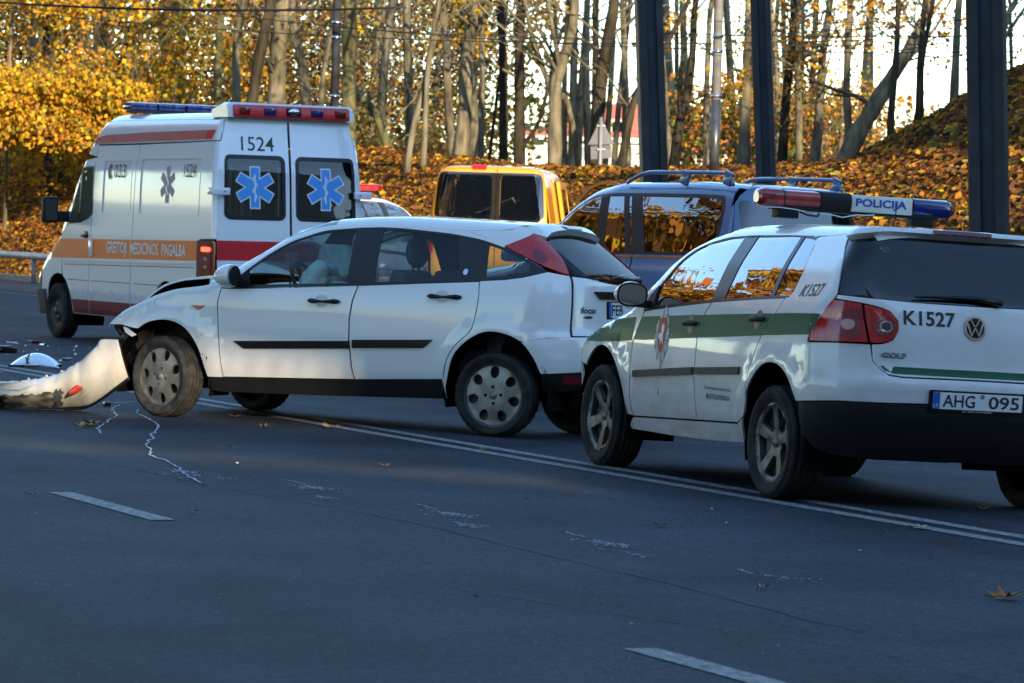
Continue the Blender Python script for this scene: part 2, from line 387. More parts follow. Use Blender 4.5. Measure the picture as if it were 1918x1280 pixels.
def box(bm, c, s, rot=None, bev=0.):
    g = bmesh.ops.create_cube(bm, size=1)['verts']
    T = Matrix.Translation(c) @ (rot.to_4x4() if rot is not None else Matrix()) @ Matrix.Diagonal((*s, 1))
    bmesh.ops.transform(bm, matrix=T, verts=g)
    if bev > 0:
        es = list({e for v in g for e in v.link_edges})
        bmesh.ops.bevel(bm, geom=es, offset=bev, segments=2, affect='EDGES', profile=.6)

def boxobj(name, c, s, m, parent=None, rot=None, bev=0.):
    bm = bmesh.new(); box(bm, c, s, rot, bev); return bmobj(name, bm, m, parent, bev > 0, 40)

def tube(pts, r, seg=8, cap=True):
    """(V, F) of a tube along pts; r a number or one per point"""
    P = np.asarray(pts, float); n = len(P); R = np.full(n, r, float) if np.isscalar(r) else np.asarray(r, float)
    T = np.gradient(P, axis=0); T /= np.maximum(np.linalg.norm(T, axis=1), 1e-9)[:, None]
    ref = np.array([0, 0, 1.]) if abs(T[0][2]) < .9 else np.array([1., 0, 0])
    V = []; u = np.cross(T[0], ref); u /= np.linalg.norm(u)
    a = np.arange(seg) / seg * 2 * math.pi
    for i in range(n):
        u = u - T[i] * (u @ T[i]); u /= max(np.linalg.norm(u), 1e-9); w = np.cross(T[i], u)
        V.append(P[i] + R[i] * (np.cos(a)[:, None] * u + np.sin(a)[:, None] * w))
    V = np.concatenate(V); F = []
    for i in range(n - 1):
        for j in range(seg):
            k = (j + 1) % seg; F.append((i * seg + j, i * seg + k, (i + 1) * seg + k, (i + 1) * seg + j))
    if cap: F.append(tuple(range(seg))[::-1]); F.append(tuple((n - 1) * seg + j for j in range(seg)))
    return V, F

def tubeobj(name, pts, r, m, parent=None, seg=8):
    V, F = tube(pts, r, seg); return mesh(name, V, F, m, parent, True)

def lathe(prof, seg=48, axis='y'):
    """prof = [(radius, along)], revolved about the y axis"""
    n = len(prof); V = []; F = []
    for i in range(seg):
        a = 2 * math.pi * i / seg
        for (r, h) in prof: V.append((r * math.cos(a), h, r * math.sin(a)))
    for i in range(seg):
        k = (i + 1) % seg
        for j in range(n - 1): F.append((i * n + j, i * n + j + 1, k * n + j + 1, k * n + j))
    return V, F

def cdt(outline, holes=(), step=.05, extra=None):
    """triangulate a 2-D region with interior points; returns points, triangles, boundary loops"""
    loops = [np.asarray(outline, float)] + [np.asarray(h, float) for h in holes]
    loops[0] = loops[0] if area2(loops[0]) > 0 else loops[0][::-1]
    for i in range(1, len(loops)): loops[i] = loops[i] if area2(loops[i]) < 0 else loops[i][::-1]
    pts = []; edges = []; L = []
    for lp in loops:
        b = len(pts); n = len(lp); pts += [tuple(p) for p in lp]; edges += [(b + i, b + (i + 1) % n) for i in range(n)]
        L.append(list(range(b, b + n)))
    lo = loops[0].min(0); hi = loops[0].max(0)
    gx, gy = np.meshgrid(np.arange(lo[0] + step / 2, hi[0], step), np.arange(lo[1] + step / 2, hi[1], step)); G = np.stack([gx.ravel(), gy.ravel()], 1)
    if extra is not None: G = np.concatenate([G, extra])
    if len(G):
        k = pip(loops[0], G)
        for h in loops[1:]: k &= ~pip(h, G)
        G = G[k]
        if len(G):
            dd = np.minimum.reduce([dist_to(lp, G) for lp in loops]); G = G[dd > step * .38]
    pts += [tuple(p) for p in G]
    r = delaunay_2d_cdt([Vector(p) for p in pts], edges, [], 0, 1e-6)
    V = np.array([(v.x, v.y) for v in r[0]]); T = [tuple(f) for f in r[2]]
    c = np.array([V[list(t)].mean(0) for t in T]); k = pip(loops[0], c)
    for h in loops[1:]: k &= ~pip(h, c)
    T = [t for t, q in zip(T, k) if q]
    return V, T

def surf(name, parent, B, poly, m, view='wrap', holes=(), gap=.0022, off=0., rim=.012, step=.05, rs=.025, side=1, fn=None, mirror=False):
    """one body panel: outline drawn in the hull's own (s, z) or (x, y) view, laid on the hull, with a turned-in rim"""
    p = resample(poly, rs); p = p if area2(p) > 0 else p[::-1]
    if gap: p = inset(p, gap)
    hs = [resample(h, rs) for h in holes]
    V2, T = cdt(p, hs, step)
    P = B.pos(view, V2); N = B.normal(P)
    if off or fn is not None:
        o = np.full(len(P), float(off))
        if fn is not None: o = o + fn(V2)
        P = P + N * o[:, None]
    T = np.array(T); fn_ = np.cross(P[T[:, 1]] - P[T[:, 0]], P[T[:, 2]] - P[T[:, 0]])
    if (np.einsum('ij,ij->i', fn_, N[T[:, 0]])).sum() < 0: T = T[:, ::-1]
    F = [tuple(t) for t in T]
    if rim:
        cnt = {}
        for t in F:
            for i in range(3):
                a, b = t[i], t[(i + 1) % 3]; cnt[(a, b)] = cnt.get((a, b), 0) + 1
        be = [(a, b) for (a, b) in cnt if (b, a) not in cnt]
        n0 = len(P); idx = {}; PP = []; NN = []
        def add(i, d, nn):
            PP.append(P[i] - N[i] * d); NN.append(nn); return n0 + len(PP) - 1
        for a, b in be:
            e = P[b] - P[a]; nn = np.cross(e, N[a]); nn /= max(np.linalg.norm(nn), 1e-9)
            i0, i1, i2, i3 = add(a, 0, nn), add(b, 0, nn), add(b, rim, nn), add(a, rim, nn)
            F.append((i1, i0, i3, i2))
        P = np.concatenate([P, PP]); N = np.concatenate([N, NN])
    if side < 0:
        P = P * [1, -1, 1]; N = N * [1, -1, 1]; F = [f[::-1] for f in F]
    return mesh(name, P, F, m, parent, True, N)

def hips(B, s0, s1, n=24, nz=.70):
    """highest line of the wrapped side where the hull turns over, between two wrap coordinates"""
    s = np.linspace(s0, s1, n); lo = np.full(n, .5); hi = np.full(n, 3.)
    for i in range(30):
        m = (lo + hi) / 2; P = B.pos('wrap', np.stack([s, m], 1))
        w = np.where(s < B.s0, 2 * B.s0 - s, s); lim = nz + (.94 - nz) * np.clip((B.xc + .25 - w) / B.L, 0, 1)
        cor = (w < B.xc) & (w > B.sc); far = np.hypot(P[:, 0] - B.xc, np.abs(P[:, 1]) - B.yc) > .045
        ok = (B.normal(P)[:, 2] < lim) & (B.g(*P.T) < .01) & (far | ~cor)
        lo = np.where(ok, m, lo); hi = np.where(ok, hi, m)
    lo = lo - .007
    P = B.pos('wrap', np.stack([s, lo], 1))
    return list(zip(s.tolist(), lo.tolist())), P

def letters(name, parent, B, text, p0, height, m, view='wrap', width=None, side=1, off=.0025, italic=0., bold=0., rot=0., flipu=False, extrude=0.):
    """lettering laid on the hull: p0 = lower left of the text, as read from outside"""
    cu = bpy.data.curves.new('lettering', 'FONT'); cu.body = text; cu.size = 1; cu.resolution_u = 3; cu.offset = bold; cu.shear = italic
    to = bpy.data.objects.new('lettering_source', cu); col.objects.link(to)
    dg = bpy.context.evaluated_depsgraph_get(); me = bpy.data.meshes.new_from_object(to.evaluated_get(dg))
    bpy.data.objects.remove(to); V = np.array([v.co[:2] for v in me.vertices]); F = [tuple(p.vertices) for p in me.polygons]
    bpy.data.meshes.remove(me)
    mn = V.min(0); mx = V.max(0); V = V - mn; hgt = mx[1] - mn[1]; wid = mx[0] - mn[0]
    V = V / hgt * height
    if width: V[:, 0] *= width / (wid / hgt * height)
    if rot:
        c, s_ = math.cos(rot), math.sin(rot); V = V @ np.array([[c, s_], [-s_, c]])
    if B is None: return V, F
    uv = np.stack([p0[0] - V[:, 0], p0[1] + V[:, 1]], 1) if not flipu else np.stack([p0[0] + V[:, 0], p0[1] + V[:, 1]], 1)
    P = B.pos(view, uv); N = B.normal(P); P = P + N * off
    a, b, c = F[0][:3]; 
    if np.dot(np.cross(P[b] - P[a], P[c] - P[a]), N[a]) < 0: F = [f[::-1] for f in F]
    if side < 0: P = P * [1, -1, 1]; F = [f[::-1] for f in F]; N = N * [1, -1, 1]
    return mesh(name, P, F, m, parent, True, N)

def flat_letters(name, text, parent, origin, ux, uz, height, m, width=None, bold=0., italic=0., thick=0.):
    V, F = letters(name, None, None, text, None, height, m, width=width, bold=bold, italic=italic)
    o, ux, uz = np.array(origin), np.array(ux), np.array(uz)
    P = o + V[:, :1] * ux + V[:, 1:] * uz
    return mesh(name, P, F, m, parent)

def decal(name, parent, B, poly, m, view='wrap', off=.0018, step=.05, side=1):
    return surf(name, parent, B, poly, m, view, (), 0, off, 0, step, .03, side)

def pose(name, key):
    x, y, yaw, z, pi, ro = POSE[key]
    e = empty(name, size=1)
    c, s = math.cos(yaw), math.sin(yaw); Rz = np.array([[c, -s, 0], [s, c, 0], [0, 0, 1]])
    A = np.array([[1, 0, -pi], [0, 1, -ro], [pi, ro, 1]]); q, r = np.linalg.qr(A); q = q * np.sign(np.diag(r))
    R = Rz @ q
    e.matrix_world = Matrix.Translation((x, y, z)) @ Matrix(R.tolist()).to_4x4()
    return e

def copy_tree(o, parent=None):
    c = o.copy(); link(c)
    c.parent = parent
    for ch in list(o.children):
        copy_tree(ch, c)
    return c

def rrect(x0, z0, x1, z1, r, n=5):
    out = []
    for cx, cz, a in ((x1 - r, z1 - r, 0), (x0 + r, z1 - r, 90), (x0 + r, z0 + r, 180), (x1 - r, z0 + r, 270)):
        out += [(cx + r * math.cos(math.radians(a + 90 * k / n)), cz + r * math.sin(math.radians(a + 90 * k / n))) for k in range(n + 1)]
    return out

# ---------------------------------------------------------------- wheels
def tyre_mesh(r, w, rim_r, seg=72, tread=True):
    h = w / 2
    prof = [(rim_r, -h * .80), (rim_r + .012, -h * .93), ((r + rim_r) / 2, -h * 1.02), (r - .022, -h * .97), (r - .006, -h * .86)]
    rows = 5
    for k in range(rows):
        a = -h * .86 + 2 * h * .86 * k / rows; b = -h * .86 + 2 * h * .86 * (k + 1) / rows
        if k: prof += [(r - .008, a + .001), (r, a + .006)]
        prof += [(r, b - .006)]
        if k < rows - 1: prof += [(r - .008, b - .001)]
    prof += [(r - .006, h * .86), (r - .022, h * .97), ((r + rim_r) / 2 + .02, h * 1.03), ((r + rim_r) / 2, h * 1.0), (rim_r + .012, h * .93), (rim_r, h * .80)]
    V, F = lathe(prof, seg)
    n = len(prof)
    if tread:
        V = [list(v) for v in V]
        for i in range(seg):
            if i % 2:
                for j, (rr, hh) in enumerate(prof):
                    if rr > r - .0225:
                        q = 1 - (.007 if abs(hh) > h * .5 else .004) / r
                        V[i * n + j][0] *= q; V[i * n + j][2] *= q
    return V, F

def wheel(parent, x, y, z, r, w, style, steer=0., spin=0., rubber=None, name='wheel', seg=72):
    """a wheel on the left (y > 0) or right side; > tyre, rim"""
    mw = np.array(parent.matrix_world); wp = mw @ np.array([x, y, z, 1.])
    z = z + float(gz(wp[0], wp[1])) - .004 - (wp[2] - r)      # stands on the road
    e = empty(name, (x, y, z), (0, 0, steer), parent, .2)
    s = 1 if y > 0 else -1
    rim_r = {'hub': .218, 'alloy': .215, 'steel': .20, 'offroad': .21}[style]
    if s < 0: e.rotation_euler = (0, 0, math.pi + steer)
    V, F = tyre_mesh(r, w, rim_r, seg)
    mesh('tyre', V, F, rubber or M['rubber'], e, True)
    h = w / 2
    # inner dark drum and rim barrel
    V, F = lathe([(rim_r + .004, h * .82), (rim_r - .012, h * .80), (rim_r - .018, h * .3), (.07, h * .25), (.0005, h * .25)], 40)
    mesh('rim_barrel', V, F, M['steel'] if style != 'steel' else M['steel'], e, True)
    def face(outline, holes, m, prof, rimd=.02, nm='rim'):
        V2, T = cdt(outline, holes, .02)
        rr = np.hypot(V2[:, 0], V2[:, 1]); Y = prof(rr, V2); n0 = len(V2)
        P = np.stack([V2[:, 0], Y, V2[:, 1]], 1)
        F = [t[::-1] for t in T]; cnt = set()
        for t in F:
            for i in range(3): cnt.add((t[i], t[(i + 1) % 3]))
        PP = []
        for a, b in [q for q in cnt if (q[1], q[0]) not in cnt]:
            k = n0 + len(PP); PP += [P[a], P[b], P[b] - [0, rimd, 0], P[a] - [0, rimd, 0]]; F.append((k + 1, k, k + 3, k + 2))
        P = np.concatenate([P, PP]) if PP else P
        o = mesh(nm, P, F, m, e, True); o.data.set_sharp_from_angle(angle=math.radians(40)); o.rotation_euler = (0, spin, 0); return o
    circ = lambda R, n=48, c=(0, 0): [(c[0] + R * math.cos(2 * math.pi * k / n), c[1] + R * math.sin(2 * math.pi * k / n)) for k in range(n)]
    if style == 'hub':
        holes = []
        for k in range(7):
            a = 2 * math.pi / 7 * k + .2; cx, cy = .155 * math.cos(a), .155 * math.sin(a)
            hl = []
            for q in range(16):
                t = 2 * math.pi * q / 16; u, v = .040 * math.cos(t), (.034 + .004 * math.cos(t)) * math.sin(t)
                hl.append((cx + u * math.cos(a) - v * math.sin(a), cy + u * math.sin(a) + v * math.cos(a)))
            holes.append(hl)
        for k in range(4):
            a = math.pi / 2 * k + .35; holes.append(circ(.012, 10, (.057 * math.cos(a), .057 * math.sin(a))))
        face(circ(.219, 56), holes, M['hubcap'], lambda rr, v: h * .62 + .022 * np.cos(np.clip(rr / .19, 0, 1) * 1.3) + .012 * np.exp(-((rr - .209) / .008) ** 2))
        V, F = lathe([(.0005, h * .62 + .028), (.028, h * .62 + .027), (.03, h * .62 + .018)], 20); mesh('hub_centre', V, F, M['hubcap'], e, True)
    elif style == 'alloy':
        holes = []
        for k in range(5):
            a0 = 2 * math.pi / 5 * k; w0 = .185
            pts = []
            for t in np.linspace(w0, 2 * math.pi / 5 - w0, 9): pts.append((.188 * math.cos(a0 + t), .188 * math.sin(a0 + t)))
            for t in np.linspace(2 * math.pi / 5 - .36, .36, 5): pts.append((.075 * math.cos(a0 + t), .075 * math.sin(a0 + t)))
            holes.append(pts)
        face(circ(.213, 56), holes, M['alloy'], lambda rr, v: h * .55 + .022 * np.clip(rr / .2, 0, 1) ** 2 + .004 * np.cos(5 * np.arctan2(v[:, 1], v[:, 0])) + .012 * np.exp(-((rr - .205) / .010) ** 2), .03)
        V, F = lathe([(.0005, h * .55 + .014), (.026, h * .55 + .013), (.03, h * .55 + .002)], 20); mesh('hub_centre', V, F, M['alloy'], e, True)
    elif style in ('steel', 'offroad'):
        holes = [circ(.016, 10, (.135 * math.cos(2 * math.pi * k / 8), .135 * math.sin(2 * math.pi * k / 8))) for k in range(8)]
        face(circ(rim_r - .004, 48), holes, M['steel'] if style == 'steel' else M['alloy'], lambda rr, v: h * .35 + .045 * np.exp(-((rr - .085) / .05) ** 2) + .03 * np.exp(-((rr - .185) / .02) ** 2))
        V, F = lathe([(.0005, h * .35 + .075), (.045, h * .35 + .07), (.06, h * .35 + .03)], 20); mesh('hub_centre', V, F, M['steel'], e, True)
    return e

def liner(parent, B, zlo, zhi, xmax, wells, m=None):
    """dark inner body: floor, inner sides and wheel housings"""
    s = np.concatenate([np.linspace(B.s0, B.xc, 14), np.linspace(B.xc + .05, B.xcf, 30), np.linspace(B.xcf + .05, B.xcf + B.Lf + B.yc, 14)])
    zs = np.linspace(zlo, zhi, 9); S_, Z = np.meshgrid(s, zs); uv = np.stack([S_.ravel(), Z.ravel()], 1)
    P = B.pos('wrap', uv); N = B.normal(P); P = P - N * .03
    for (wx, wr) in wells:      # clear the wheel openings
        d = np.hypot(P[:, 0] - wx, P[:, 2] - .31); k = (d < wr + .05) & (P[:, 1] > .3)
        P[k, 1] = np.minimum(P[k, 1], .50)
    if xmax: P[:, 0] = np.minimum(P[:, 0], xmax)
    ns = len(s); F = []
    for i in range(len(zs) - 1):
        for j in range(ns - 1): F.append((i * ns + j, i * ns + j + 1, (i + 1) * ns + j + 1, (i + 1) * ns + j))
    Q = P * [1, -1, 1]; n0 = len(P); V = np.concatenate([P, Q]); F2 = [tuple(a + n0 for a in f[::-1]) for f in F]
    bot = [(j, n0 + j, n0 + j + 1, j + 1) for j in range(ns - 1)]
    o = mesh('underbody', V, F + F2 + bot, m or M['under'], parent)
    return o

def housing(parent, x, z, r, y0, y1, n=20):
    V = []; F = []
    for i in range(n + 1):
        a = math.radians(-20 + 220 * i / n); c = (x + r * math.cos(a), z + r * math.sin(a))
        V += [(c[0], y0, c[1]), (c[0], y1, c[1]), (x, y0, z)]
    for i in range(n): F += [(i * 3, i * 3 + 1, i * 3 + 4, i * 3 + 3), (i * 3, i * 3 + 3, i * 3 + 2)]
    return mesh('wheel_housing', V, F, M['well'], parent)

def seat(parent, x, y, z, m, name='front_seat', w=.50):
    e = empty(name, (x, y, z), (0, 0, 0), parent)
    bm = bmesh.new(); box(bm, (.22, 0, .10), (.5, w, .16), None, .05); box(bm, (-.10, 0, .42), (.14, w, .60), Matrix.Rotation(math.radians(-14), 3, 'Y'), .06)
    bmobj('seat_body', bm, m, e, True, 50)
    bm = bmesh.new(); bmesh.ops.create_uvsphere(bm, u_segments=20, v_segments=12, radius=1)
    bmesh.ops.transform(bm, matrix=Matrix.Translation((-.20, 0, .84)) @ Matrix.Diagonal((.065, .145, .115, 1)), verts=bm.verts[:])
    for yy in (-.05, .05):
        box(bm, (-.19, yy, .72), (.012, .012, .12))
    bmobj('headrest', bm, m, e, True, 60)
    return e
# ---------------------------------------------------------------- police hatchback
def mir(B, pts):
    """close a half outline (left part, towards the centre line) with its mirror image"""
    return list(pts) + [(2 * B.s0 - p[0], p[1]) for p in reversed(pts)]

def interp_curve(c, z):
    c = sorted([(p[1], p[0]) for p in c]); return float(np.interp(z, [q[0] for q in c], [q[1] for q in c]))

def top_panels(root, B, pm, x_cowl, x_head, s_rear, roofm=None, glass='glassdark', s_front=None, hood=True, rear_top=None):
    """roof, windscreen, hood bounded by the hip line"""
    out = {}
    sf = s_front or (B.xcf + B.Lf * .8)
    hp, HP = hips(B, s_rear, sf, 90)
    hx = HP[:, 0]; hy = HP[:, 1]
    o = np.argsort(hx); hx, hy = hx[o], hy[o]
    yy = lambda x: float(np.interp(x, hx, hy))
    def strip(xa, xb, ca, cb, n=14, ins=0.):
        """top-view outline between two cross lines curving by ca, cb"""
        left = [(x, yy(x) - ins) for x in np.linspace(xa - ca * yy(xa) ** 2, xb - cb * yy(xb) ** 2, n)]
        front = [(xb - cb * y * y, y) for y in np.linspace(left[-1][1], -left[-1][1], 14)][1:-1]
        back = [(xa - ca * y * y, y) for y in np.linspace(-left[0][1], left[0][1], 14)][1:-1]
        return left + front + [(p[0], -p[1]) for p in reversed(left)] + back
    xr = float(B.pos('wrap', [(B.s0, rear_top or 1.40)])[0][0]) + .03
    out['roof'] = surf('roof', root, B, strip(xr, x_head, -.02, .18), pm, 'top', gap=.001, rim=.01, step=.07)
    out['windscreen'] = surf('windscreen', root, B, strip(x_head, x_cowl, .18, .22, ins=.03), M[glass], 'top', off=-.004, gap=.002, rim=.004, step=.07)
    for s in (1, -1):
        xs = np.linspace(x_cowl - .22 * yy(x_cowl) ** 2 - .02, x_head - .18 * yy(x_head) ** 2 + .02, 12)
        poly = [(x, yy(x) - .001) for x in xs] + [(x, yy(x) - .036) for x in xs[::-1]]
        surf('windscreen_pillar', root, B, poly, pm, 'top', gap=0, rim=.01, step=.1, side=s)
    if hood:
        out['hood'] = surf('hood', root, B, strip(x_cowl + .03, B.xcf + B.Lf * .78, .22, .12), pm, 'top', gap=.003, rim=.02, step=.08)
    return hp, HP

def build_golf():
    B = GOLF; pm = M['golf']; root = pose('police_hatchback', 'golf')
    tag(root, 'white police hatchback with green band, seen from behind at the right', 'car', None)
    pil = {}
    belt = [(1.93, .948), (1.80, .960), (1.35, .995), (.93, 1.027), (.45, 1.055), (-.004, 1.078)]
    fd = [(1.93, .948), (2.03, .80), (2.065, .753), (2.072, .60), (2.072, .45), (2.06, .318)]
    bs = [(.937, 1.025), (.998, .954), (1.05, .806), (1.048, .62), (1.04, .45), (1.03, .352)]
    rd = spl([(-.004, 1.078), (.069, .97), (.183, .855), (.266, .712), (.304, .558), (.34, .44), (.39, .39), (.445, .371)], 4)
    archf = lambda a0, a1, n=18: arc(2.578, .31, .405, a0, a1, n)
    ra = spl([(.40, .262), (.375, .375), (.32, .52), (.215, .642), (.089, .713), (-.068, .720), (-.203, .665), (-.296, .562), (-.336, .456), (-.345, .40)], 4)
    hp, HP = top_panels(root, B, pm, 2.36, 1.36, -.72)
    hip = lambda a, b, n=30: hips(B, a, b, n)[0]
    gap = .006
    # sides
    for s in (1, -1):
        dtop = spl([(1.90, .985), (1.80, 1.135), (1.655, 1.285), (1.40, 1.392), (.986, 1.432), (.563, 1.436), (.235, 1.426), (.06, 1.408), (.02, 1.36), (-.05, 1.227), (-.058, 1.115), (-.034, 1.079)], 5)
        fender = fd + archf(178, 42) + [(2.97, .60), (3.02, .66)] + hip(3.02, 1.96, 24)[0:] + []
        surf('front_fender', root, B, fender, pm, gap=gap, side=s)
        door = surf('front_door', root, B, belt[:4] + bs[1:] + [(2.06, .318)] + fd[::-1][1:-1], pm, gap=gap, side=s)
        door2 = surf('rear_door', root, B, belt[3:] + rd[1:] + [(1.03, .352)] + bs[::-1][1:-1], pm, gap=gap, side=s)
        # frame above the windows and C-pillar with the rear quarter
        up = hip(-.36, 1.96, 56)
        i0 = 0
        frame = [p for p in up if p[0] > .06] + [(1.93, .952)] + [p for p in dtop if p[0] > .06]
        surf('roof_frame', root, B, frame, pm, gap=.0, side=s)
        quarter = [(.40, .262), (.445, .371)] + rd[::-1][1:] + [(-.034, 1.079), (-.058, 1.115), (-.05, 1.227), (.02, 1.36), (.06, 1.408)] + \
                  [p for p in up[::-1] if p[0] < .06] + spl([(-.36, up[0][1] - .012), (-.365, 1.405), (-.465, 1.32), (-.492, 1.22), (-.496, 1.113)], 4)[1:] + \
                  [(-.482, 1.083), (-.431, .996), (-.368, .853), (-.30, .70), (-.25, .68)] + [p for p in ra[::-1] if p[0] > -.25]
        surf('rear_quarter', root, B, quarter, pm, gap=.0015, side=s)
        rocker = [(2.06, .318), (1.55, .335), (1.03, .352), (.445, .371), (.40, .262), (.9, .245), (1.5, .236), (2.14, .236), (2.175, .26)]
        surf('rocker_panel', root, B, rocker, pm, gap=gap, side=s)
        # windows
        bpf = [(.945, 1.027), (1.02, 1.434)]; bpr = [(.80, 1.036), (.86, 1.436)]
        wf = [p for p in dtop if p[0] > 1.0] + [(1.00, 1.432), (.95, 1.03)] + [(1.35, .997), (1.88, .957)]
        inn = lambda x: x
        wr = [(.85, 1.434), (.80, 1.036), (.192, 1.07), (.262, 1.425)] + [p for p in dtop if .262 < p[0] < .85][::-1]
        wr = [(.85, 1.434)] + [p for p in dtop if .262 < p[0] < .85] + [(.262, 1.425), (.192, 1.07), (.80, 1.036)]
        wq = [(.24, 1.425)] + [p for p in dtop if p[0] < .24] + [(.17, 1.071)]
        surf('side_window', root, B, inset(np.array(wf) if area2(wf) > 0 else np.array(wf)[::-1], .014), M['glassdark'], off=-.007, rim=0, gap=0, side=s)
        surf('side_window', root, B, inset(np.array(wr) if area2(wr) > 0 else np.array(wr)[::-1], .010), M['glassdark'], off=-.007, rim=0, gap=0, side=s)
        surf('side_window', root, B, inset(np.array(wq) if area2(wq) > 0 else np.array(wq)[::-1], .010), M['glassdark'], off=-.007, rim=0, gap=0, side=s)
        whole = dtop + [(-.004, 1.075), (.93, 1.022), (1.88, .952)]
        h = [inset(np.array(w) if area2(w) > 0 else np.array(w)[::-1], .012) for w in (wf, wr, wq)]
        surf('window_frame', root, B, whole, M['frame'], holes=h, off=-.003, rim=.006, gap=0, side=s)
        # stripe, rub strips, handles
        zb = lambda x: .764 + (2.087 - x) * .052; zt = lambda x: .943 + (1.148 - x) * .0416
        def band(xa, xb, ca=None, cb=None):
            n = 12; xs = np.linspace(xa, xb, n)
            top = [(x, zt(x)) for x in xs]; bot = [(x, zb(x)) for x in xs[::-1]]
            P = top + bot
            if ca: P[0] = (interp_curve(ca, zt(xa)) , zt(xa)); P[-1] = (interp_curve(ca, zb(xa)), zb(xa))
            if cb: P[n - 1] = (interp_curve(cb, zt(xb)), zt(xb)); P[n] = (interp_curve(cb, zb(xb)), zb(xb))
            return P
        e_ = .007
        fdl = [(p[0] + e_, p[1]) for p in fd]; fdr = [(p[0] - e_, p[1]) for p in fd]
        bl = [(p[0] + e_, p[1]) for p in bs]; br = [(p[0] - e_, p[1]) for p in bs]
        rl = [(p[0] + e_, p[1]) for p in rd]; rr_ = [(p[0] - e_, p[1]) for p in rd]
        decal('green_stripe', root, B, [(2.05, zt(2.05)), (2.4, zt(2.4) - .008), (2.75, .862), (2.98, .80), (3.05, .745), (2.9, .735), (2.6, .738), (2.3, .752), (2.08, zb(2.08))], M['green'], side=s)
        decal('green_stripe', root, B, band(1.96, 1.02, fdr, bl), M['green'], side=s)
        decal('green_stripe', root, B, band(1.0, .10, br, rl), M['green'], side=s)
        decal('green_stripe', root, B, [(interp_curve(rr_, zt(.06)), zt(.06)), (-.15, zt(-.15)), (-.425, 1.004), (-.38, .89), (-.1, zb(-.1)), (interp_curve(rr_, zb(.15)), zb(.15))], M['green'], side=s)
        for (a, za, b, zc) in ((2.005, .572, 1.062, .63), (1.028, .632, .41, .66)):
            pts = [(a, za + .019), (b, zc + .021), (b, zc - .021), (a, za - .019)]
            surf('rub_strip', root, B, pts, M['greytrim'], off=.014, rim=.016, gap=0, side=s, step=.08)
        for (hx, hz) in ((1.165, .892), (.25, .945)):
            o = [(hx + .045 * math.cos(t), hz + .055 * math.sin(t)) for t in np.linspace(0, 2 * math.pi, 20)[:-1]]
            hd = surf('handle_recess', root, B, o, M['alloy'], off=.003, rim=.004, gap=0, side=s)
            P = B.pos('wrap', [(hx + .085, hz - .004), (hx + .04, hz), (hx, hz + .003), (hx - .04, hz + .006), (hx - .085, hz + .008)]); N = B.normal(P)
            Q = P + N * np.array([.01, .03, .034, .03, .01])[:, None]; Q[:, 1] *= s
            tubeobj('door_handle', Q, [.010, .015, .016, .015, .010], M['greytrim'], root, 10)
        # mirror
        mr = empty('door_mirror', (0, 0, 0), None, root)
        bm = bmesh.new(); bmesh.ops.create_uvsphere(bm, u_segments=28, v_segments=16, radius=1)
        for v in bm.verts:
            x, y, z = v.co
            if x < -.15: x = -.15 - (x + .15) * -.05
            q = (abs(y) ** 3 + abs(z) ** 3) ** (1 / 3) if (abs(y) + abs(z)) > 0 else 1; r0 = math.hypot(y, z)
            f = (r0 / q) if q > 0 else 1; f = 1 + (f - 1) * .6
            v.co = (x * .105, y * .098 / f * 1.05, z * .075 / f * 1.05)
        bmesh.ops.transform(bm, matrix=Matrix.Translation((1.88, .955 * s, 1.035)), verts=bm.verts[:])
        bmobj('mirror_shell', bm, pm, mr, True, 50)
        gl = [(.084 * math.copysign(abs(math.cos(t)) ** .7, math.cos(t)), .060 * math.copysign(abs(math.sin(t)) ** .7, math.sin(t))) for t in np.linspace(0, 2 * math.pi, 33)[:-1]]
        V = [(1.859, .955 * s + a, 1.035 + b) for a, b in gl]
        mesh('mirror_glass', V, [tuple(range(32))], M['chrome'], mr)
        V = [(1.861, .955 * s + a * 1.14, 1.035 + b * 1.16) for a, b in gl]; mesh('mirror_rim', V, [tuple(range(32))], M['plastic'], mr)
        boxobj('mirror_arm', (1.89, .86 * s, .985), (.06, .12, .045), M['plastic'], mr, None, .012)
        surf('mirror_base', root, B, [(1.95, .945), (1.90, 1.04), (1.83, 1.10), (1.79, .962)], M['plastic'], off=.004, gap=0, side=s)
    # rear end
    s0 = B.s0
    spf = lambda uv: .040 * np.clip((1.487 - uv[:, 1]) / .035, 0, 1) * np.clip(1 - np.abs(uv[:, 0] - s0) / .98, 0, 1) ** .35
    surf('tailgate', root, B, mir(B, [(-.487, 1.112), (-.482 - .01, 1.085), (-.614, 1.069), (-.665, 1.058), (-.726, 1.033), (-.766, .991), (-.768, .94), (-.739, .893), (-.69, .868), (-.650, .864), (-.656, .775), (-.683, .74), (-.712, .708), (-.80, .700), (-1.0, .702), (s0 + .01, .703)][::1] ), pm, gap=.004) if False else None
    tg = [(s0 + .01, 1.091), (-1.0, 1.092), (-.851, 1.094), (-.65, 1.103), (-.50, 1.112), (-.492, 1.088), (-.614, 1.072), (-.67, 1.060), (-.728, 1.036), (-.770, .991), (-.769, .94), (-.742, .890), (-.69, .868), (-.650, .862), (-.656, .775), (-.683, .735), (-.715, .708), (-.80, .700), (-1.0, .702), (s0 + .01, .703)]
    surf('tailgate', root, B, mir(B, tg), pm, gap=.003, step=.06)
    hh = hips(B, s0 + .01, -.362, 30)[0]
    lowedge = [(p[0], min(1.440, p[1] - .030)) for p in hh[:-1:2]]
    zl = lowedge[-1][1]
    rw = [(p[0], p[1] - .003) for p in lowedge] + spl([(-.37, min(1.405, zl - .006)), (-.470, 1.32), (-.497, 1.22), (-.500, 1.114)], 4) + [(-.65, 1.104), (-.851, 1.095), (s0 + .01, 1.092)]
    surf('rear_window', root, B, mir(B, rw), M['glassrear'], off=-.006, gap=.002, rim=.004, step=.06)
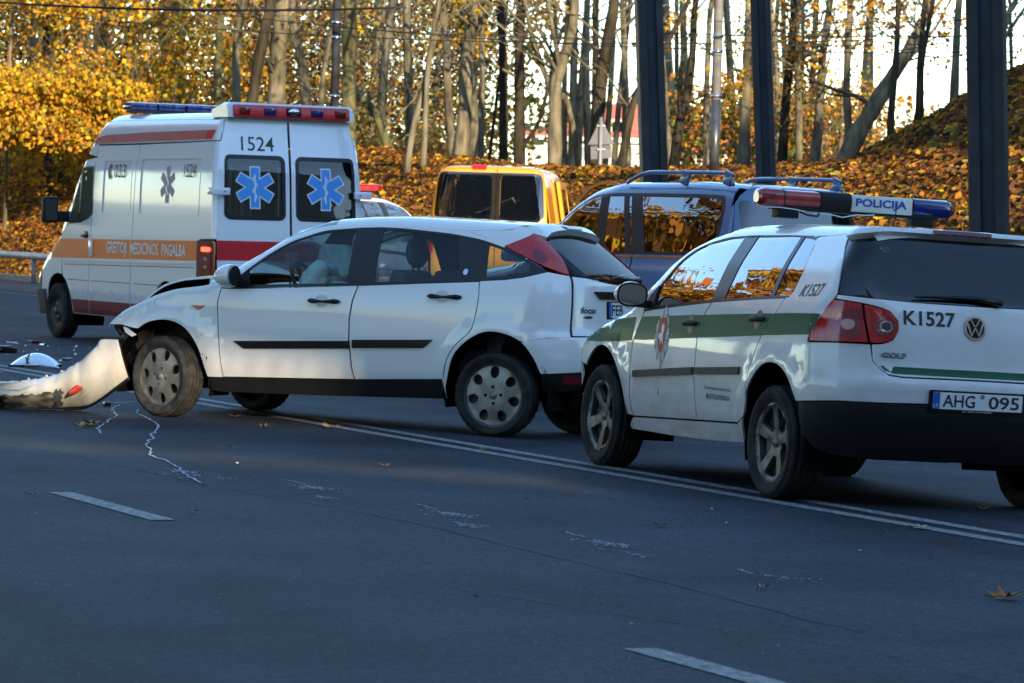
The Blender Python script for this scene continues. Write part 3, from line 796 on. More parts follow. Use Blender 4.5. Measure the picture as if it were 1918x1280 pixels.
    inner = [(p[0], p[1]) for p in spl([(s0 + .01, 1.385), (-.80, 1.38), (-.64, 1.375), (-.575, 1.34), (-.58, 1.20), (-.64, 1.145), (-.80, 1.130), (s0 + .01, 1.128)], 4)]
    surf('window_border', root, B, mir(B, rw), M['trim'], holes=[mir(B, inner)], off=-.009, gap=.003, rim=0, step=.06)
    sp = lowedge
    spoil = sp[::1] + [(p[0], p[1]) for p in hh[::-1]]
    surf('rear_spoiler', root, B, mir(B, [(s0 + .01, 1.441)] + spoil[1:4] + [p for p in hh[::-1]]) if False else (sp + hh[::-1] + [(2 * s0 - p[0], p[1]) for p in hh] + [(2 * s0 - p[0], p[1]) for p in sp[::-1]]),
         pm, gap=.001, step=.04, fn=spf, rim=.06)
    bl = rrect(-1.37, 1.441, -1.03, 1.460, .009)
    surf('high_brake_light', root, B, bl, M['darkred'], off=.003, rim=.02, gap=0, step=.02, fn=spf)
    for s in (1, -1):
        f = (lambda P: P) if s > 0 else (lambda P: [(2 * s0 - p[0], p[1]) for p in P])
        lo = spl([(-.372, .856), (-.431, .998), (-.484, 1.081)], 3) + spl([(-.484, 1.081), (-.55, 1.077), (-.610, 1.068)], 3)[1:] + spl([(-.610, 1.068), (-.622, .98), (-.640, .869)], 3)[1:] + [(-.5, .862)]
        li = spl([(-.616, 1.067), (-.665, 1.057), (-.724, 1.032), (-.764, .991), (-.765, .940), (-.738, .893), (-.688, .871), (-.646, .868)], 3) + [(-.628, .98)]
        t = empty('tail_lamp', parent=root)
        surf('outer_lens', t, B, f(lo), M['redlens'], off=.010, rim=.02, gap=.0015, step=.025, fn=lambda uv: .004 * np.sin(uv[:, 1] * 30))
        surf('inner_lens', t, B, f(li), M['redlens'], off=.010, rim=.02, gap=.0015, step=.025)
        for (cx, cz, rad, mm, of) in ((-.575, .962, .078, 'greylens', .0145), (-.560, .958, .030, 'clearlens', .0185), (-.705, .957, .054, 'greylens', .0145), (-.705, .957, .030, 'clearlens', .0165), (-.705, .957, .022, 'steel', .019)):
            c = [(cx + rad * .92 * math.cos(a), cz + rad * math.sin(a)) for a in np.linspace(0, 2 * math.pi, 25)[:-1]]
            if cx == -.575: c = [p for p in c if p[0] > -.62] 
            surf('lamp_reflector', t, B, f(c), M[mm], off=of, rim=.003, gap=0, step=.02)
    bump = [(-.19, .665), (-.27, .69), (-.33, .78), (-.362, .850), (-.50, .858), (-.648, .861), (-.658, .775), (-.687, .732), (-.720, .703), (-.80, .695), (-1.0, .697), (s0 + .01, .698)] 
    low = [(s0 + .01, .566), (-.922, .566), (-.542, .556), (-.335, .535)]
    arcpart = [p for p in ra if p[1] > .53 and p[0] < -.19][::-1]
    surf('rear_bumper', root, B, bump + [(2 * s0 - p[0], p[1]) for p in bump[::-1]] + [(2 * s0 - p[0], p[1]) for p in (arcpart[::-1])] + [(2 * s0 - p[0], p[1]) for p in low[::-1]] + low + arcpart, pm, gap=.0015, step=.06)
    lowb = [(-.345, .53), (-.542, .551), (-.922, .561), (s0 + .01, .561)]
    bot = [(s0 + .01, .262), (-.749, .260), (-.52, .268), (-.42, .30), (-.365, .36), (-.350, .43)]
    surf('bumper_trim', root, B, lowb + [(2 * s0 - p[0], p[1]) for p in lowb[::-1]] + [(2 * s0 - p[0], p[1]) for p in bot[::-1]] + bot, M['plastic'], off=.004, gap=0, rim=.03, step=.06)
    gs = [(s0 + .01, .752), (-1.0, .751), (-.686, .752), (-.70, .730), (-.745, .714), (-1.0, .713), (s0 + .01, .713)]
    decal('green_stripe', root, B, mir(B, gs[::1]), M['green'], off=.002)
    # plate
    pl = empty('number_plate', parent=root)
    surf('plate_frame', pl, B, rrect(s0 - .280, .528, s0 + .280, .642, .012), M['trim'], off=.012, rim=.02, gap=0, step=.06)
    surf('plate_field', pl, B, rrect(s0 - .262, .545, s0 + .262, .632, .006), M['platewhite'], off=.0145, rim=0, gap=0, step=.06)
    decal('plate_blue', pl, B, [(s0 + .262, .546), (s0 + .262, .631), (s0 + .222, .631), (s0 + .222, .546)], M['plateblue'], off=.016)
    letters('lettering', pl, B, 'AHG', (s0 + .205, .556), .066, M['black'], width=.185, off=.0162, bold=.012)
    letters('lettering', pl, B, '095', (s0 - .060, .556), .066, M['black'], width=.182, off=.0162, bold=.012)
    letters('lettering', pl, B, 'LT', (s0 + .256, .553), .018, M['white'], width=.026, off=.018)
    decal('plate_sticker', pl, B, [(s0 - .022 + .012 * math.cos(a), .617 + .012 * math.sin(a)) for a in np.linspace(0, 6.28, 13)[:-1]], mat('sticker_olive', (.2, .2, .08), .5), off=.0165)
    letters('lettering', pl, B, 'Jei myli automobili', (s0 + .09, .531), .010, M['white'], width=.17, off=.0135)
    # marks
    letters('lettering', root, B, 'K1527', (-.800, .972), .078, M['black'], width=.292, bold=.022)
    letters('lettering', root, B, 'K1527', (-.150, 1.083), .068, M['black'], width=.26, bold=.012, italic=.28, rot=.06)
    letters('lettering', root, B, 'GOLF', (-.688, .794), .030, M['greytrim'], width=.130, bold=.05, off=.002)
    letters('lettering', root, B, 'GOLF', (-.690, .798), .026, M['chrome'], width=.125, bold=.02, off=.006)
    letters('lettering', root, B, 'Pasitikejimo telefonas', (.895, .532), .026, M['greyprint'], width=.37)
    letters('lettering', root, B, '8(37)303050', (.875, .478), .036, M['greyprint'], width=.33, bold=.015)
    decal('paint_chip', root, B, [(1.60, .50), (1.612, .505), (1.606, .468), (1.595, .468)], M['black'])
    em = empty('emblem', parent=root); cx, cz = -1.205, .975
    C = lambda r, n=32: [(cx + r * math.cos(a), cz + r * math.sin(a)) for a in np.linspace(0, 2 * math.pi, n + 1)[:-1]]
    surf('emblem_disc', em, B, C(.062), M['trim'], off=.004, rim=.004, gap=0, step=.02)
    surf('emblem_ring', em, B, C(.062), M['chrome'], holes=[C(.052)], off=.008, rim=.005, gap=0, step=.03)
    def bar(x0, z0, x1, z1, w=.0065):
        d = np.array([x1 - x0, z1 - z0]); d /= np.linalg.norm(d); n = np.array([-d[1], d[0]]) * w
        return [(cx - x0 + n[0], cz + z0 + n[1]), (cx - x1 + n[0], cz + z1 + n[1]), (cx - x1 - n[0], cz + z1 - n[1]), (cx - x0 - n[0], cz + z0 - n[1])]
    for q in ((-.027, .046, -.002, .006), (.027, .046, .002, .006), (-.045, .026, -.022, -.040), (-.022, -.040, -.001, .000), (.001, .000, .022, -.040), (.022, -.040, .045, .026)):
        surf('emblem_bar', em, B, bar(*q), M['chrome'], off=.0085, rim=.004, gap=0, step=.03)
    # crest on the front door: rays, red shield, white rider
    cr = empty('crest', parent=root); cx, cz = 1.585, .805
    ray_ = []
    for k in range(40):
        a = 2 * math.pi * k / 40; r = 1.0 if k % 2 == 0 else .86
        ray_.append((cx + .115 * r * math.cos(a), cz + .155 * r * math.sin(a)))
    decal('crest_rays', cr, B, ray_, mat('crest_grey', (.42, .42, .42), .5), off=.003)
    for k in range(20):
        a = 2 * math.pi * (k + .5) / 20; a1 = a + .05; a0 = a - .05
        decal('crest_ray_line', cr, B, [(cx + .072 * math.cos(a), cz + .097 * math.sin(a)), (cx + .112 * math.cos(a0), cz + .151 * math.sin(a0)), (cx + .112 * math.cos(a1), cz + .151 * math.sin(a1))], M['white'] if k % 2 else M['greyprint'], off=.0038)
    decal('crest_top', cr, B, [(cx - .03, cz + .13), (cx - .045, cz + .165), (cx - .02, cz + .155), (cx, cz + .185), (cx + .02, cz + .155), (cx + .045, cz + .165), (cx + .03, cz + .13)], mat('crest_pale', (.55, .55, .55), .5), off=.0036)
    decal('crest_shield', cr, B, spl([(cx - .06, cz + .10), (cx + .06, cz + .10), (cx + .062, cz + .0), (cx + .04, cz - .06), (cx, cz - .10), (cx - .04, cz - .06), (cx - .062, cz)], 3, True), mat('crest_red', (.42, .05, .035), .5), off=.0044)
    decal('crest_rider', cr, B, spl([(cx - .035, cz - .05), (cx - .02, cz + .0), (cx - .03, cz + .05), (cx - .01, cz + .075), (cx + .015, cz + .06), (cx + .01, cz + .02), (cx + .04, cz + .02), (cx + .045, cz - .01), (cx + .02, cz - .015), (cx + .01, cz - .05), (cx - .005, cz - .02)], 3, True), M['white'], off=.0050)
    decal('crest_tip', cr, B, [(cx - .03, cz - .14), (cx + .03, cz - .14), (cx + .02, cz - .175), (cx, cz - .19), (cx - .02, cz - .175)], mat('crest_pale2', (.5, .5, .5), .5), off=.0036)
    # front end, hidden from the photograph
    fb = [(2.955, .52), (3.0, .62), (3.3, .64), (B.xcf + B.Lf + B.yc - .01, .64), (B.xcf + B.Lf + B.yc - .01, .22), (3.2, .22), (2.99, .26)]
    for s in (1, -1):
        surf('front_bumper', root, B, fb, pm, gap=.002, side=s)
        surf('headlamp', root, B, [(3.03, .66), (3.0, .74), (3.2, .78), (3.5, .74), (3.5, .66)], M['clearlens'], gap=.002, side=s)
    # light bar
    lb = empty('light_bar', (.97, -.01, 1.632), (0, 0, 0), root)
    def lens(name, ya, yb, m, ra=.058, rb=.040, ends=(0, 0)):
        n = 24; V = []; F = []; ys = [ya, ya + (yb - ya) * .04, yb - (yb - ya) * .04, yb] if any(ends) else [ya, yb]
        if ends[0]: ys = [ya, ya - .012, ya - .035] + [yb]; sc_ = [.55, .85, 1, 1]
        elif ends[1]: ys = [ya, yb + .035, yb + .012, yb]; sc_ = [1, 1, .85, .55]
        else: sc_ = [1] * len(ys)
        for y, k in zip(ys, sc_):
            for i in range(n):
                a = 2 * math.pi * i / n; ca, sa = math.cos(a), math.sin(a)
                V.append((ra * k * math.copysign(abs(ca) ** .7, ca) * 1.15, y, rb * k * math.copysign(abs(sa) ** .7, sa) * 1.1))
        for j in range(len(ys) - 1):
            for i in range(n):
                q = (i + 1) % n; F.append((j * n + i, j * n + q, (j + 1) * n + q, (j + 1) * n + i))
        F.append(tuple(range(n))); F.append(tuple((len(ys) - 1) * n + i for i in range(n))[::-1])
        o = mesh(name, V, F, m, lb, True); o.data.set_sharp_from_angle(angle=math.radians(50)); return o
    lens('red_lens', .605, .46, M['redbeacon'], .060, .050, (1, 0)); lens('lens_joint', .46, .453, M['trim'], .061, .051)
    lens('red_lens', .453, .23, M['redbeacon'], .056, .046)
    lens('siren_box', .23, .045, M['plastic'], .066, .052); lens('lens_joint', -.345, -.352, M['trim'], .059, .049)
    lens('blue_lens', -.352, -.605, M['bluelens'], .058, .048, (0, 1))
    boxobj('sign_panel', (0, -.15, 0), (.125, .389, .098), M['signwhite'], lb, None, .012)
    flat_letters('sign_lettering', 'POLICIJA', lb, (-.0645, -.15 + .165, -.030), (0, -1, 0), (0, 0, 1), .060, M['signblue'], width=.320, bold=.03)
    boxobj('bar_base', (0, 0, -.052), (.11, 1.02, .022), M['plastic'], lb, None, .008)
    for y in (.42, -.42): boxobj('bar_foot', (0, y, -.082), (.10, .13, .055), M['plastic'], lb, None, .01)
    tubeobj('cable', [(-.07, .30, -.075), (-.075, .18, -.072), (-.08, .10, -.085), (-.085, .02, -.066), (-.08, -.05, -.064), (-.07, -.1, -.058)], .0035, M['white'], lb, 6)
    tubeobj('cable', [(-.08, .58, -.058), (-.09, .5, -.052), (-.085, .40, -.058), (-.08, .33, -.066)], .003, M['white'], lb, 6)
    tubeobj('cable', [(-.07, .36, -.07), (-.10, .33, -.085), (-.11, .27, -.09), (-.085, .25, -.075)], .006, M['trim'], lb, 6)
    ant = tubeobj('roof_aerial', [(.42, 0, 1.49), (.40, 0, 1.55), (.36, .0, 1.645)], [.004, .003, .0022], M['trim'], root, 6)
    # wiper on the window
    V, F = tube(B.pos('wrap', [(-1.36, 1.115), (-1.22, 1.13), (-1.0, 1.128), (-.86, 1.122)]) + np.array([-.022, 0, 0]), [.022, .014, .009, .005], 8); mesh('rear_wiper', V, F, M['trim'], root, True)
    # interior
    for (x, y) in ((1.15, .36), (1.15, -.36)): seat(root, x, y, .40, M['seat'])
    seat(root, .30, .0, .40, M['seat'], 'rear_seat', 1.25)
    for y in (.36, -.36):
        bm = bmesh.new(); bmesh.ops.create_uvsphere(bm, u_segments=18, v_segments=10, radius=1)
        bmesh.ops.transform(bm, matrix=Matrix.Translation((.10, y, 1.16)) @ Matrix.Diagonal((.06, .14, .09, 1)), verts=bm.verts[:])
        bmobj('rear_headrest', bm, M['seat'], root, True)
    boxobj('dashboard', (1.95, 0, .84), (.42, 1.35, .25), M['dash'], root, None, .05)
    boxobj('parcel_shelf', (-.30, 0, .98), (.55, 1.15, .02), M['seat'], root)
    V = []; 
    liner(root, B, .27, .93, 0, ((2.578, .40), (0, .40)))
    for s in (1, -1):
        for x in (2.578, 0.): housing(root, x, .31, .40, .50 * s, .82 * s)
    boxobj('exhaust_silencer', (-.40, .25, .31), (.28, .5, .12), M['under'], root, None, .03)
    for (x, y, sp_) in ((2.578, .745, .3), (2.578, -.745, .1), (0, .75, .9), (0, -.75, .4)):
        wheel(root, x, y, .318, .308, .205, 'alloy', 0, sp_)
    return root
# ---------------------------------------------------------------- crashed hatchback
def build_focus():
    B = FOCUS; pm = M['focus']; root = pose('crashed_hatchback', 'focus')
    tag(root, 'white crashed hatchback seen from its left side with its front bumper torn off', 'car')
    s0 = B.s0
    fd = [(2.13, .93), (2.154, .819), (2.142, .654), (2.128, .461), (2.105, .293)]
    bs = [(1.050, .978), (1.087, .869), (1.106, .740), (1.105, .588), (1.087, .409), (1.068, .316)]
    rd = spl([(.141, 1.033), (.132, .924), (.150, .785), (.182, .683), (.282, .591), (.351, .488), (.383, .344)], 4)
    belt = [(2.13, .93), (2.052, .926), (1.70, .943), (1.345, .962), (1.05, .978), (.60, 1.006), (.141, 1.033)]
    fa = spl([(2.235, .292), (2.265, .386), (2.309, .510), (2.387, .617), (2.483, .671), (2.594, .686), (2.709, .664), (2.80, .615)], 4)
    ra = spl([(.372, .290), (.355, .349), (.312, .502), (.227, .602), (.119, .670), (.024, .690), (-.066, .671), (-.135, .618), (-.181, .520), (-.212, .408), (-.222, .36)], 4)
    dtop = spl([(2.052, .926), (2.015, .995), (1.854, 1.140), (1.673, 1.268), (1.400, 1.356), (1.10, 1.385), (1.02, 1.388), (.79, 1.381), (.475, 1.357), (.344, 1.341), (.184, 1.314), (.025, 1.270), (-.139, 1.212), (-.255, 1.115)], 5)
    dbot = [(-.235, 1.106), (-.14, 1.070), (-.034, 1.050), (.141, 1.033)]
    hip = lambda a, b, n=30: hips(B, a, b, n)[0]
    top_panels(root, B, pm, 2.40, 1.42, -.55, glass='glasscrack', hood=False, s_front=2.9)
    tailp = [(.027, 1.272), (-.150, 1.368)]
    for s in (1, -1):
        crush = (lambda uv: -.035 * np.clip((uv[:, 0] - 2.75) / .3, 0, 1) + .006 * np.sin(uv[:, 0] * 22 + uv[:, 1] * 9) * np.clip((uv[:, 0] - 2.55) / .4, 0, 1)) if s > 0 else None
        hp = [p for p in hip(3.02, 2.06, 30)]
        nose = [(2.84, .620), (2.95, .640), (3.08, .636), (3.10, .660), (3.05, .71)]
        surf('front_fender', root, B, fd + fa + nose + hp, pm, gap=.002, side=s, fn=crush)
        surf('front_door', root, B, belt[:5] + bs[1:] + [(2.105, .293)] + fd[::-1][1:-1], pm, gap=.006, side=s)
        surf('rear_door', root, B, belt[4:] + rd[1:] + [(1.068, .316)] + bs[::-1][1:-1], pm, gap=.006, side=s)
        up = hip(-.31, 2.10, 66)
        dt = [p for p in dtop if p[0] > 1.02] 
        surf('door_frame', root, B, [(2.13, .93)] + dt + [(1.05, 1.416)] + spl([(1.05, 1.418), (1.40, 1.392), (1.66, 1.312), (1.86, 1.185), (2.06, 1.02), (2.13, .93)], 4)[:-1], pm, gap=.0015, side=s, step=.03)
        surf('door_frame', root, B, [p for p in dtop if .18 < p[0] < 1.04] + [(.17, 1.330), (.20, 1.345)] + spl([(.20, 1.345), (.42, 1.390), (.79, 1.415), (1.04, 1.419)], 4), pm, gap=.0015, side=s, step=.03)
        outer = spl([(1.05, 1.418), (1.40, 1.392), (1.66, 1.312), (1.86, 1.185), (2.06, 1.02), (2.13, .95)], 4)
        inner2 = spl([(.20, 1.345), (.42, 1.390), (.79, 1.415), (1.05, 1.418)], 4)
        surf('roof_frame', root, B, [p for p in up if p[0] > .20] + outer[::-1] + inner2[::-1][1:], pm, gap=.0, side=s, step=.03)
        # quarter: from the rear door back to the lamp and tailgate
        q = [(.372, .21), (.39, .344)] + rd[::-1][1:] + [(-.034, 1.047), (-.14, 1.067), (-.249, 1.110), (-.312, 1.092), (-.333, 1.087), (-.326, .965), (-.314, .668), (-.231, .658), (-.135, .628)] + [p for p in ra[::-1] if p[0] > -.132 and p[1] > .25]
        surf('rear_quarter', root, B, q, pm, gap=.0015, side=s)
        cp = [p for p in up if -.32 <= p[0] <= .21][::-1] + [(-.310, 1.372), (-.16, 1.330), (.02, 1.279)] + [p for p in dtop if .02 < p[0] < .185][::-1] + [(.17, 1.33), (.20, 1.345)]
        surf('rear_pillar', root, B, cp, pm, gap=.0, side=s, step=.03)
        surf('rocker_panel', root, B, [(2.105, .293), (1.068, .316), (.383, .344), (.372, .207), (1.35, .190), (2.15, .185), (2.25, .20), (2.235, .292)], M['plastic'], gap=.003, off=-.004, side=s)
        # glass and black pillars
        wf = [p for p in dtop if p[0] > 1.17] + [(1.165, 1.382), (1.125, .976), (1.345, .966), (1.90, .940)]
        wr = [(.985, 1.386)] + [p for p in dtop if .375 < p[0] < .985] + [(.375, 1.345), (.262, 1.030), (.95, .988)]
        wq = [(.155, 1.298)] + [p for p in dtop if -.19 < p[0] < .15] + [(-.195, 1.160), (-.178, 1.092), (-.02, 1.058), (.115, 1.045)]
        hs = []
        for w, gm in ((wf, 'glassclear'), (wr, 'glassclear'), (wq, 'glass')):
            w = np.array(w); w = w if area2(w) > 0 else w[::-1]; w = inset(w, .016)
            hs.append(w)
            surf('side_window', root, B, w, M[gm], off=-.006, rim=0, gap=0, side=s)
        whole = dtop + [(-.249, 1.111)] + dbot[1:] + belt[::-1][1:-1]
        surf('window_frame', root, B, whole, M['frame'], holes=hs, off=-.003, rim=.006, gap=0, side=s, step=.04)
        surf('mirror_base', root, B, [(2.05, .93), (2.01, .99), (1.93, 1.07), (1.90, .942)], M['plastic'], off=.004, gap=0, side=s)
        # lamp in the pillar
        lens = spl([(.020, 1.279), (-.16, 1.330), (-.310, 1.370)], 3) + [(-.350, 1.350), (-.378, 1.318), (-.365, 1.20), (-.333, 1.090), (-.312, 1.095)] + spl([(-.312, 1.095), (-.256, 1.137), (-.139, 1.218), (.020, 1.279)], 4)[1:-1]
        tl = empty('tail_lamp', parent=root)
        surf('lens', tl, B, lens, M['redlens'], off=.008, rim=.02, gap=.001, side=s, step=.03)
        surf('lamp_reflector', tl, B, [(-.240 + .038 * math.cos(a), 1.215 + .045 * math.sin(a)) for a in np.linspace(0, 6.28, 17)[:-1]], M['darkred'], off=.0095, rim=.002, gap=0, side=s, step=.03)
        surf('indicator_lens', tl, B, [(-.236, 1.150), (-.312, 1.098), (-.328, 1.096), (-.345, 1.165), (-.28, 1.185)], M['amber'], off=.010, rim=.002, gap=0, side=s, step=.03)
        # strips and handles
        for q in ([(2.013, .556), (1.099, .588), (1.097, .536), (1.93, .505)], [(1.076, .597), (.463, .619), (.535, .560), (1.076, .541)]):
            surf('rub_strip', root, B, spl(q[:1], 1) + q[1:] if False else q, M['trim'], off=.012, rim=.014, gap=0, side=s, step=.1)
        for (x0, z0, x1, z1) in ((1.428, .862, 1.185, .858), (.512, .921, .262, .917)):
            cx, cz = (x0 + x1) / 2, (z0 + z1) / 2
            surf('handle_recess', root, B, [(cx + .02 + .055 * math.cos(t), cz + .045 * math.sin(t)) for t in np.linspace(0, 2 * math.pi, 22)[:-1]], mat('recess_grey_paint', (.62, .62, .6), .4), off=.001, rim=0, gap=0, side=s)  # flat ellipse of greyer paint behind each handle
            xs = np.linspace(x0, x1, 9); P = B.pos('wrap', np.stack([xs, np.full(9, cz) - .006 * np.sin(np.linspace(0, math.pi, 9))], 1)); N = B.normal(P)
            k = np.linspace(0, 1, 9); Q = P + N * (.006 + .03 * np.sin(k * math.pi) ** .6)[:, None]; Q[:, 1] *= s
            tubeobj('door_handle', Q, .008 + .012 * np.abs(np.cos(k * math.pi)) ** 1.5 * np.clip(np.minimum(k, 1 - k) * 9, .15, 1), M['trim'], root, 10)
        surf('side_indicator', root, B, [(2.362, .796), (2.250, .798), (2.305, .765)], M['orange'], off=.006, rim=.008, gap=0, side=s)
        mr = empty('door_mirror', parent=root)
        bm = bmesh.new(); bmesh.ops.create_uvsphere(bm, u_segments=28, v_segments=16, radius=1)
        for v in bm.verts:
            x, y, z = v.co; x = max(x, -.25); v.co = (x * .115, y * .095, z * .082)
        bmesh.ops.transform(bm, matrix=Matrix.Translation((2.00, .945 * s, 1.015)) @ Matrix.Rotation(.12, 4, 'Y'), verts=bm.verts[:]); bmobj('mirror_shell', bm, pm, mr, True, 50)
        V = [(1.958, .945 * s + .088 * math.cos(a), 1.015 + .072 * math.sin(a)) for a in np.linspace(0, 6.28, 25)[:-1]]
        mesh('mirror_glass', V, [tuple(range(24))], M['plastic'], mr); boxobj('mirror_arm', (2.01, .86 * s, .975), (.07, .10, .05), M['plastic'], mr, None, .015)
        # rear bumper
        bump = [(-.185, .629), (-.319, .658), (-.412, .668), (-.55, .670), (s0 + .01, .670)]
        low = [(s0 + .01, .436), (-.48, .432), (-.30, .412)]
        surf('rear_bumper_side', root, B, [(-.132, .628), (-.231, .657), (-.314, .667), (-.50, .669), (-.50, .434), (-.37, .431), (-.213, .413)] + [p for p in ra if p[1] > .42 and p[0] < -.132][::-1], pm, gap=.001, side=s, off=.004)
        surf('bumper_trim_side', root, B, [(-.213, .409), (-.37, .427), (-.50, .430), (-.50, .305), (-.39, .300), (-.235, .285)], M['plastic'], gap=.001, side=s, off=.0)
        surf('bumper_reflector', root, B, rrect(-.45, .345, -.295, .40, .01), M['darkred'], gap=0, side=s, off=.006, rim=.008)
    surf('rear_bumper', root, B, mir(B, [(-.60, .669), (s0 + .01, .670)][::-1] + [(-.60, .434), (s0 + .01, .436)][:1] + [(s0 + .01, .436)]) if False else [(s0 * 2 + .50, .669), (-.50, .669), (-.50, .434), (s0 * 2 + .50, .434)], pm, gap=0, off=.004)
    surf('bumper_trim', root, B, [(s0 * 2 + .50, .430), (-.50, .430), (-.50, .305), (s0 * 2 + .50, .305)], M['plastic'], gap=0)
    tg = [(s0 + .01, 1.028), (-.70, 1.038), (-.52, 1.057), (-.340, 1.085), (-.331, .965), (-.319, .676), (s0 + .01, .676)]
    surf('tailgate', root, B, mir(B, tg), pm, gap=.003, step=.06)
    hh = hips(B, s0 + .01, -.312, 30)[0]
    q_ = lambda s: float(np.interp(s, [p[0] for p in hh], [p[1] for p in hh]))
    sp = [(s, min(zz, q_(s) - .012)) for s, zz in ((s0 + .01, 1.378), (-.80, 1.376), (-.70, 1.371), (-.60, 1.364), (-.50, 1.352), (-.395, 1.330), (-.350, 1.355), (-.312, 1.374))]
    gl = [(a, b - .003) for a, b in sp[:5]] + [(-.388, 1.320), (-.374, 1.22), (-.342, 1.091), (-.52, 1.062), (-.70, 1.043), (s0 + .01, 1.033)]
    surf('rear_window', root, B, mir(B, gl), M['glasshatch'], off=-.002, gap=.002, rim=.005, step=.05)
    surf('window_border', root, B, mir(B, gl), M['trim'], holes=[mir(B, [(s0 + .01, 1.355), (-.70, 1.35), (-.53, 1.335), (-.44, 1.28), (-.43, 1.14), (-.56, 1.105), (s0 + .01, 1.075)])], off=-.005, gap=.003, rim=0, step=.05)
    # spoiler above the rear glass
    spf = lambda uv: .040 * np.clip((1.440 - uv[:, 1]) / .05, 0, 1) * np.clip((-.32 - np.maximum(uv[:, 0], 2 * s0 - uv[:, 0])) / .16, 0, 1) ** .7
    surf('rear_spoiler', root, B, sp + hh[::-1] + [(2 * s0 - p[0], p[1]) for p in hh] + [(2 * s0 - p[0], p[1]) for p in sp[::-1]], pm, gap=.001, step=.03, rim=.05, fn=spf)
    surf('high_brake_light', root, B, rrect(-1.09, 1.380, -.80, 1.412, .010), M['darkred'], off=.006, rim=.02, gap=0, step=.03, fn=spf)
    surf('tailgate_handle', root, B, mir(B, [(s0 + .01, .982), (-.428, .982), (-.50, .932), (s0 + .01, .928)]), M['trim'], off=.018, rim=.02, gap=0)
    letters('lettering', root, B, 'focus', (-.361, .832), .044, M['black'], width=.080, bold=.02, off=.003, italic=.15)
    decal('badge', root, B, [(-.395 + .022 * math.cos(a), .806 + .010 * math.sin(a) ) for a in np.linspace(0, 6.28, 13)[:-1]], M['black'], off=.003)
    pl = empty('number_plate', parent=root)
    surf('plate_frame', pl, B, rrect(s0 - .27, .795, s0 + .27, .915, .01), M['trim'], off=.008, rim=.012, gap=0)
    surf('plate_field', pl, B, rrect(s0 - .255, .803, s0 + .255, .907, .004), M['platewhite'], off=.0105, rim=0, gap=0)
    decal('plate_blue', pl, B, [(s0 + .255, .804), (s0 + .255, .906), (s0 + .215, .906), (s0 + .215, .804)], M['plateblue'], off=.012)
    letters('lettering', pl, B, 'FEB', (s0 + .205, .818), .074, M['black'], width=.19, off=.0122, bold=.012)
    V, F = tube(B.pos('wrap', [(-.82, 1.075), (-1.0, 1.070), (-1.20, 1.062)]) + np.array([-.03, 0, 0]), [.008, .014, .030], 8); mesh('rear_wiper', V, F, M['trim'], root, True)
    V = []; oe = B.pos('wrap', [(.235, 1.10)])[0]
    surf('window_sticker', root, B, [(.262 + .018 * math.cos(a), 1.095 + .022 * math.sin(a)) for a in np.linspace(0, 6.28, 13)[:-1]], M['chrome'], off=-.001, rim=0, gap=0)
    # dirt scuffs on the fender
    rs_ = np.random.default_rng(3)
    for k in range(9):
        x = 2.20 + .10 * rs_.random() ** 1; z = .33 + .33 * rs_.random(); x = 2.245 + (z - .33) * .25 + .05 * rs_.random() - .04; r = .002 + .006 * rs_.random() ** 2
        decal('scuff', root, B, [(x + r * (.6 + .6 * rs_.random()) * math.cos(a), z + 1.6 * r * (.6 + .6 * rs_.random()) * math.sin(a)) for a in np.linspace(0, 6.28, 8)[:-1]], M['rust'] if k % 3 else M['greyprint'], off=.0016)
    # interior
    for y in (.36, -.36): seat(root, 1.02, y, .38, M['seat'])
    seat(root, .15, 0, .38, M['seat'], 'rear_seat', 1.2)
    boxobj('dashboard', (2.00, 0, .82), (.46, 1.32, .22), M['dash'], root, None, .06)
    st = empty('steering_wheel', (1.68, .36, .955), (0, math.radians(-62), 0), root)
    V, F = [], []
    for i in range(32):
        a = 2 * math.pi * i / 32
        for j in range(8):
            b = 2 * math.pi * j / 8; V.append(((.185 + .015 * math.cos(b)) * math.cos(a), (.185 + .015 * math.cos(b)) * math.sin(a), .015 * math.sin(b)))
    for i in range(32):
        for j in range(8): F.append((i * 8 + j, i * 8 + (j + 1) % 8, ((i + 1) % 32) * 8 + (j + 1) % 8, ((i + 1) % 32) * 8 + j))
    mesh('steering_rim', V, F, M['dash'], st, True); boxobj('steering_spoke', (0, 0, -.01), (.34, .05, .02), M['dash'], st, None, .008)
    def cloth(name, c, r, seed, sq=(1, 1, 1)):
        bm = bmesh.new(); bmesh.ops.create_icosphere(bm, subdivisions=4, radius=1); rg = np.random.default_rng(seed); ph = rg.random(12) * 6
        for v in bm.verts:
            d = v.co.copy(); w = 1 + .14 * math.sin(5 * d.x + ph[0]) * math.sin(4 * d.z + ph[1]) + .10 * math.sin(9 * d.y + 6 * d.z + ph[2]) + .06 * abs(math.sin(13 * d.x + 7 * d.z + ph[3]))
            v.co = Vector((d.x * sq[0], d.y * sq[1], d.z * sq[2])) * r * w
        bmesh.ops.transform(bm, matrix=Matrix.Translation(c), verts=bm.verts[:]); return bmobj(name, bm, M['airbag'], root, True)
    cloth('airbag', (1.58, .34, .93), .20, 1, (.6, 1, .95)); cloth('airbag', (1.72, -.36, 1.02), .25, 2, (.8, 1, 1.15)); cloth('airbag', (1.36, .40, .90), .13, 5, (1.2, .6, .7))
    boxobj('sun_visor', (1.43, .33, 1.325), (.16, .36, .015), M['seat'], root, Matrix.Rotation(.9, 3, 'Y'), .006)
    boxobj('rear_view_mirror', (1.52, 0, 1.29), (.04, .20, .065), M['trim'], root, None, .012)
    # flap of the laminated windscreen hanging inside
    V = [(1.78, -.10, 1.24), (1.42, .02, 1.40), (1.36, .12, 1.12), (1.52, .10, 1.02), (1.66, .02, 1.08)]
    mesh('windscreen_flap', V, [(0, 1, 2, 3, 4)], M['airbag'], root)
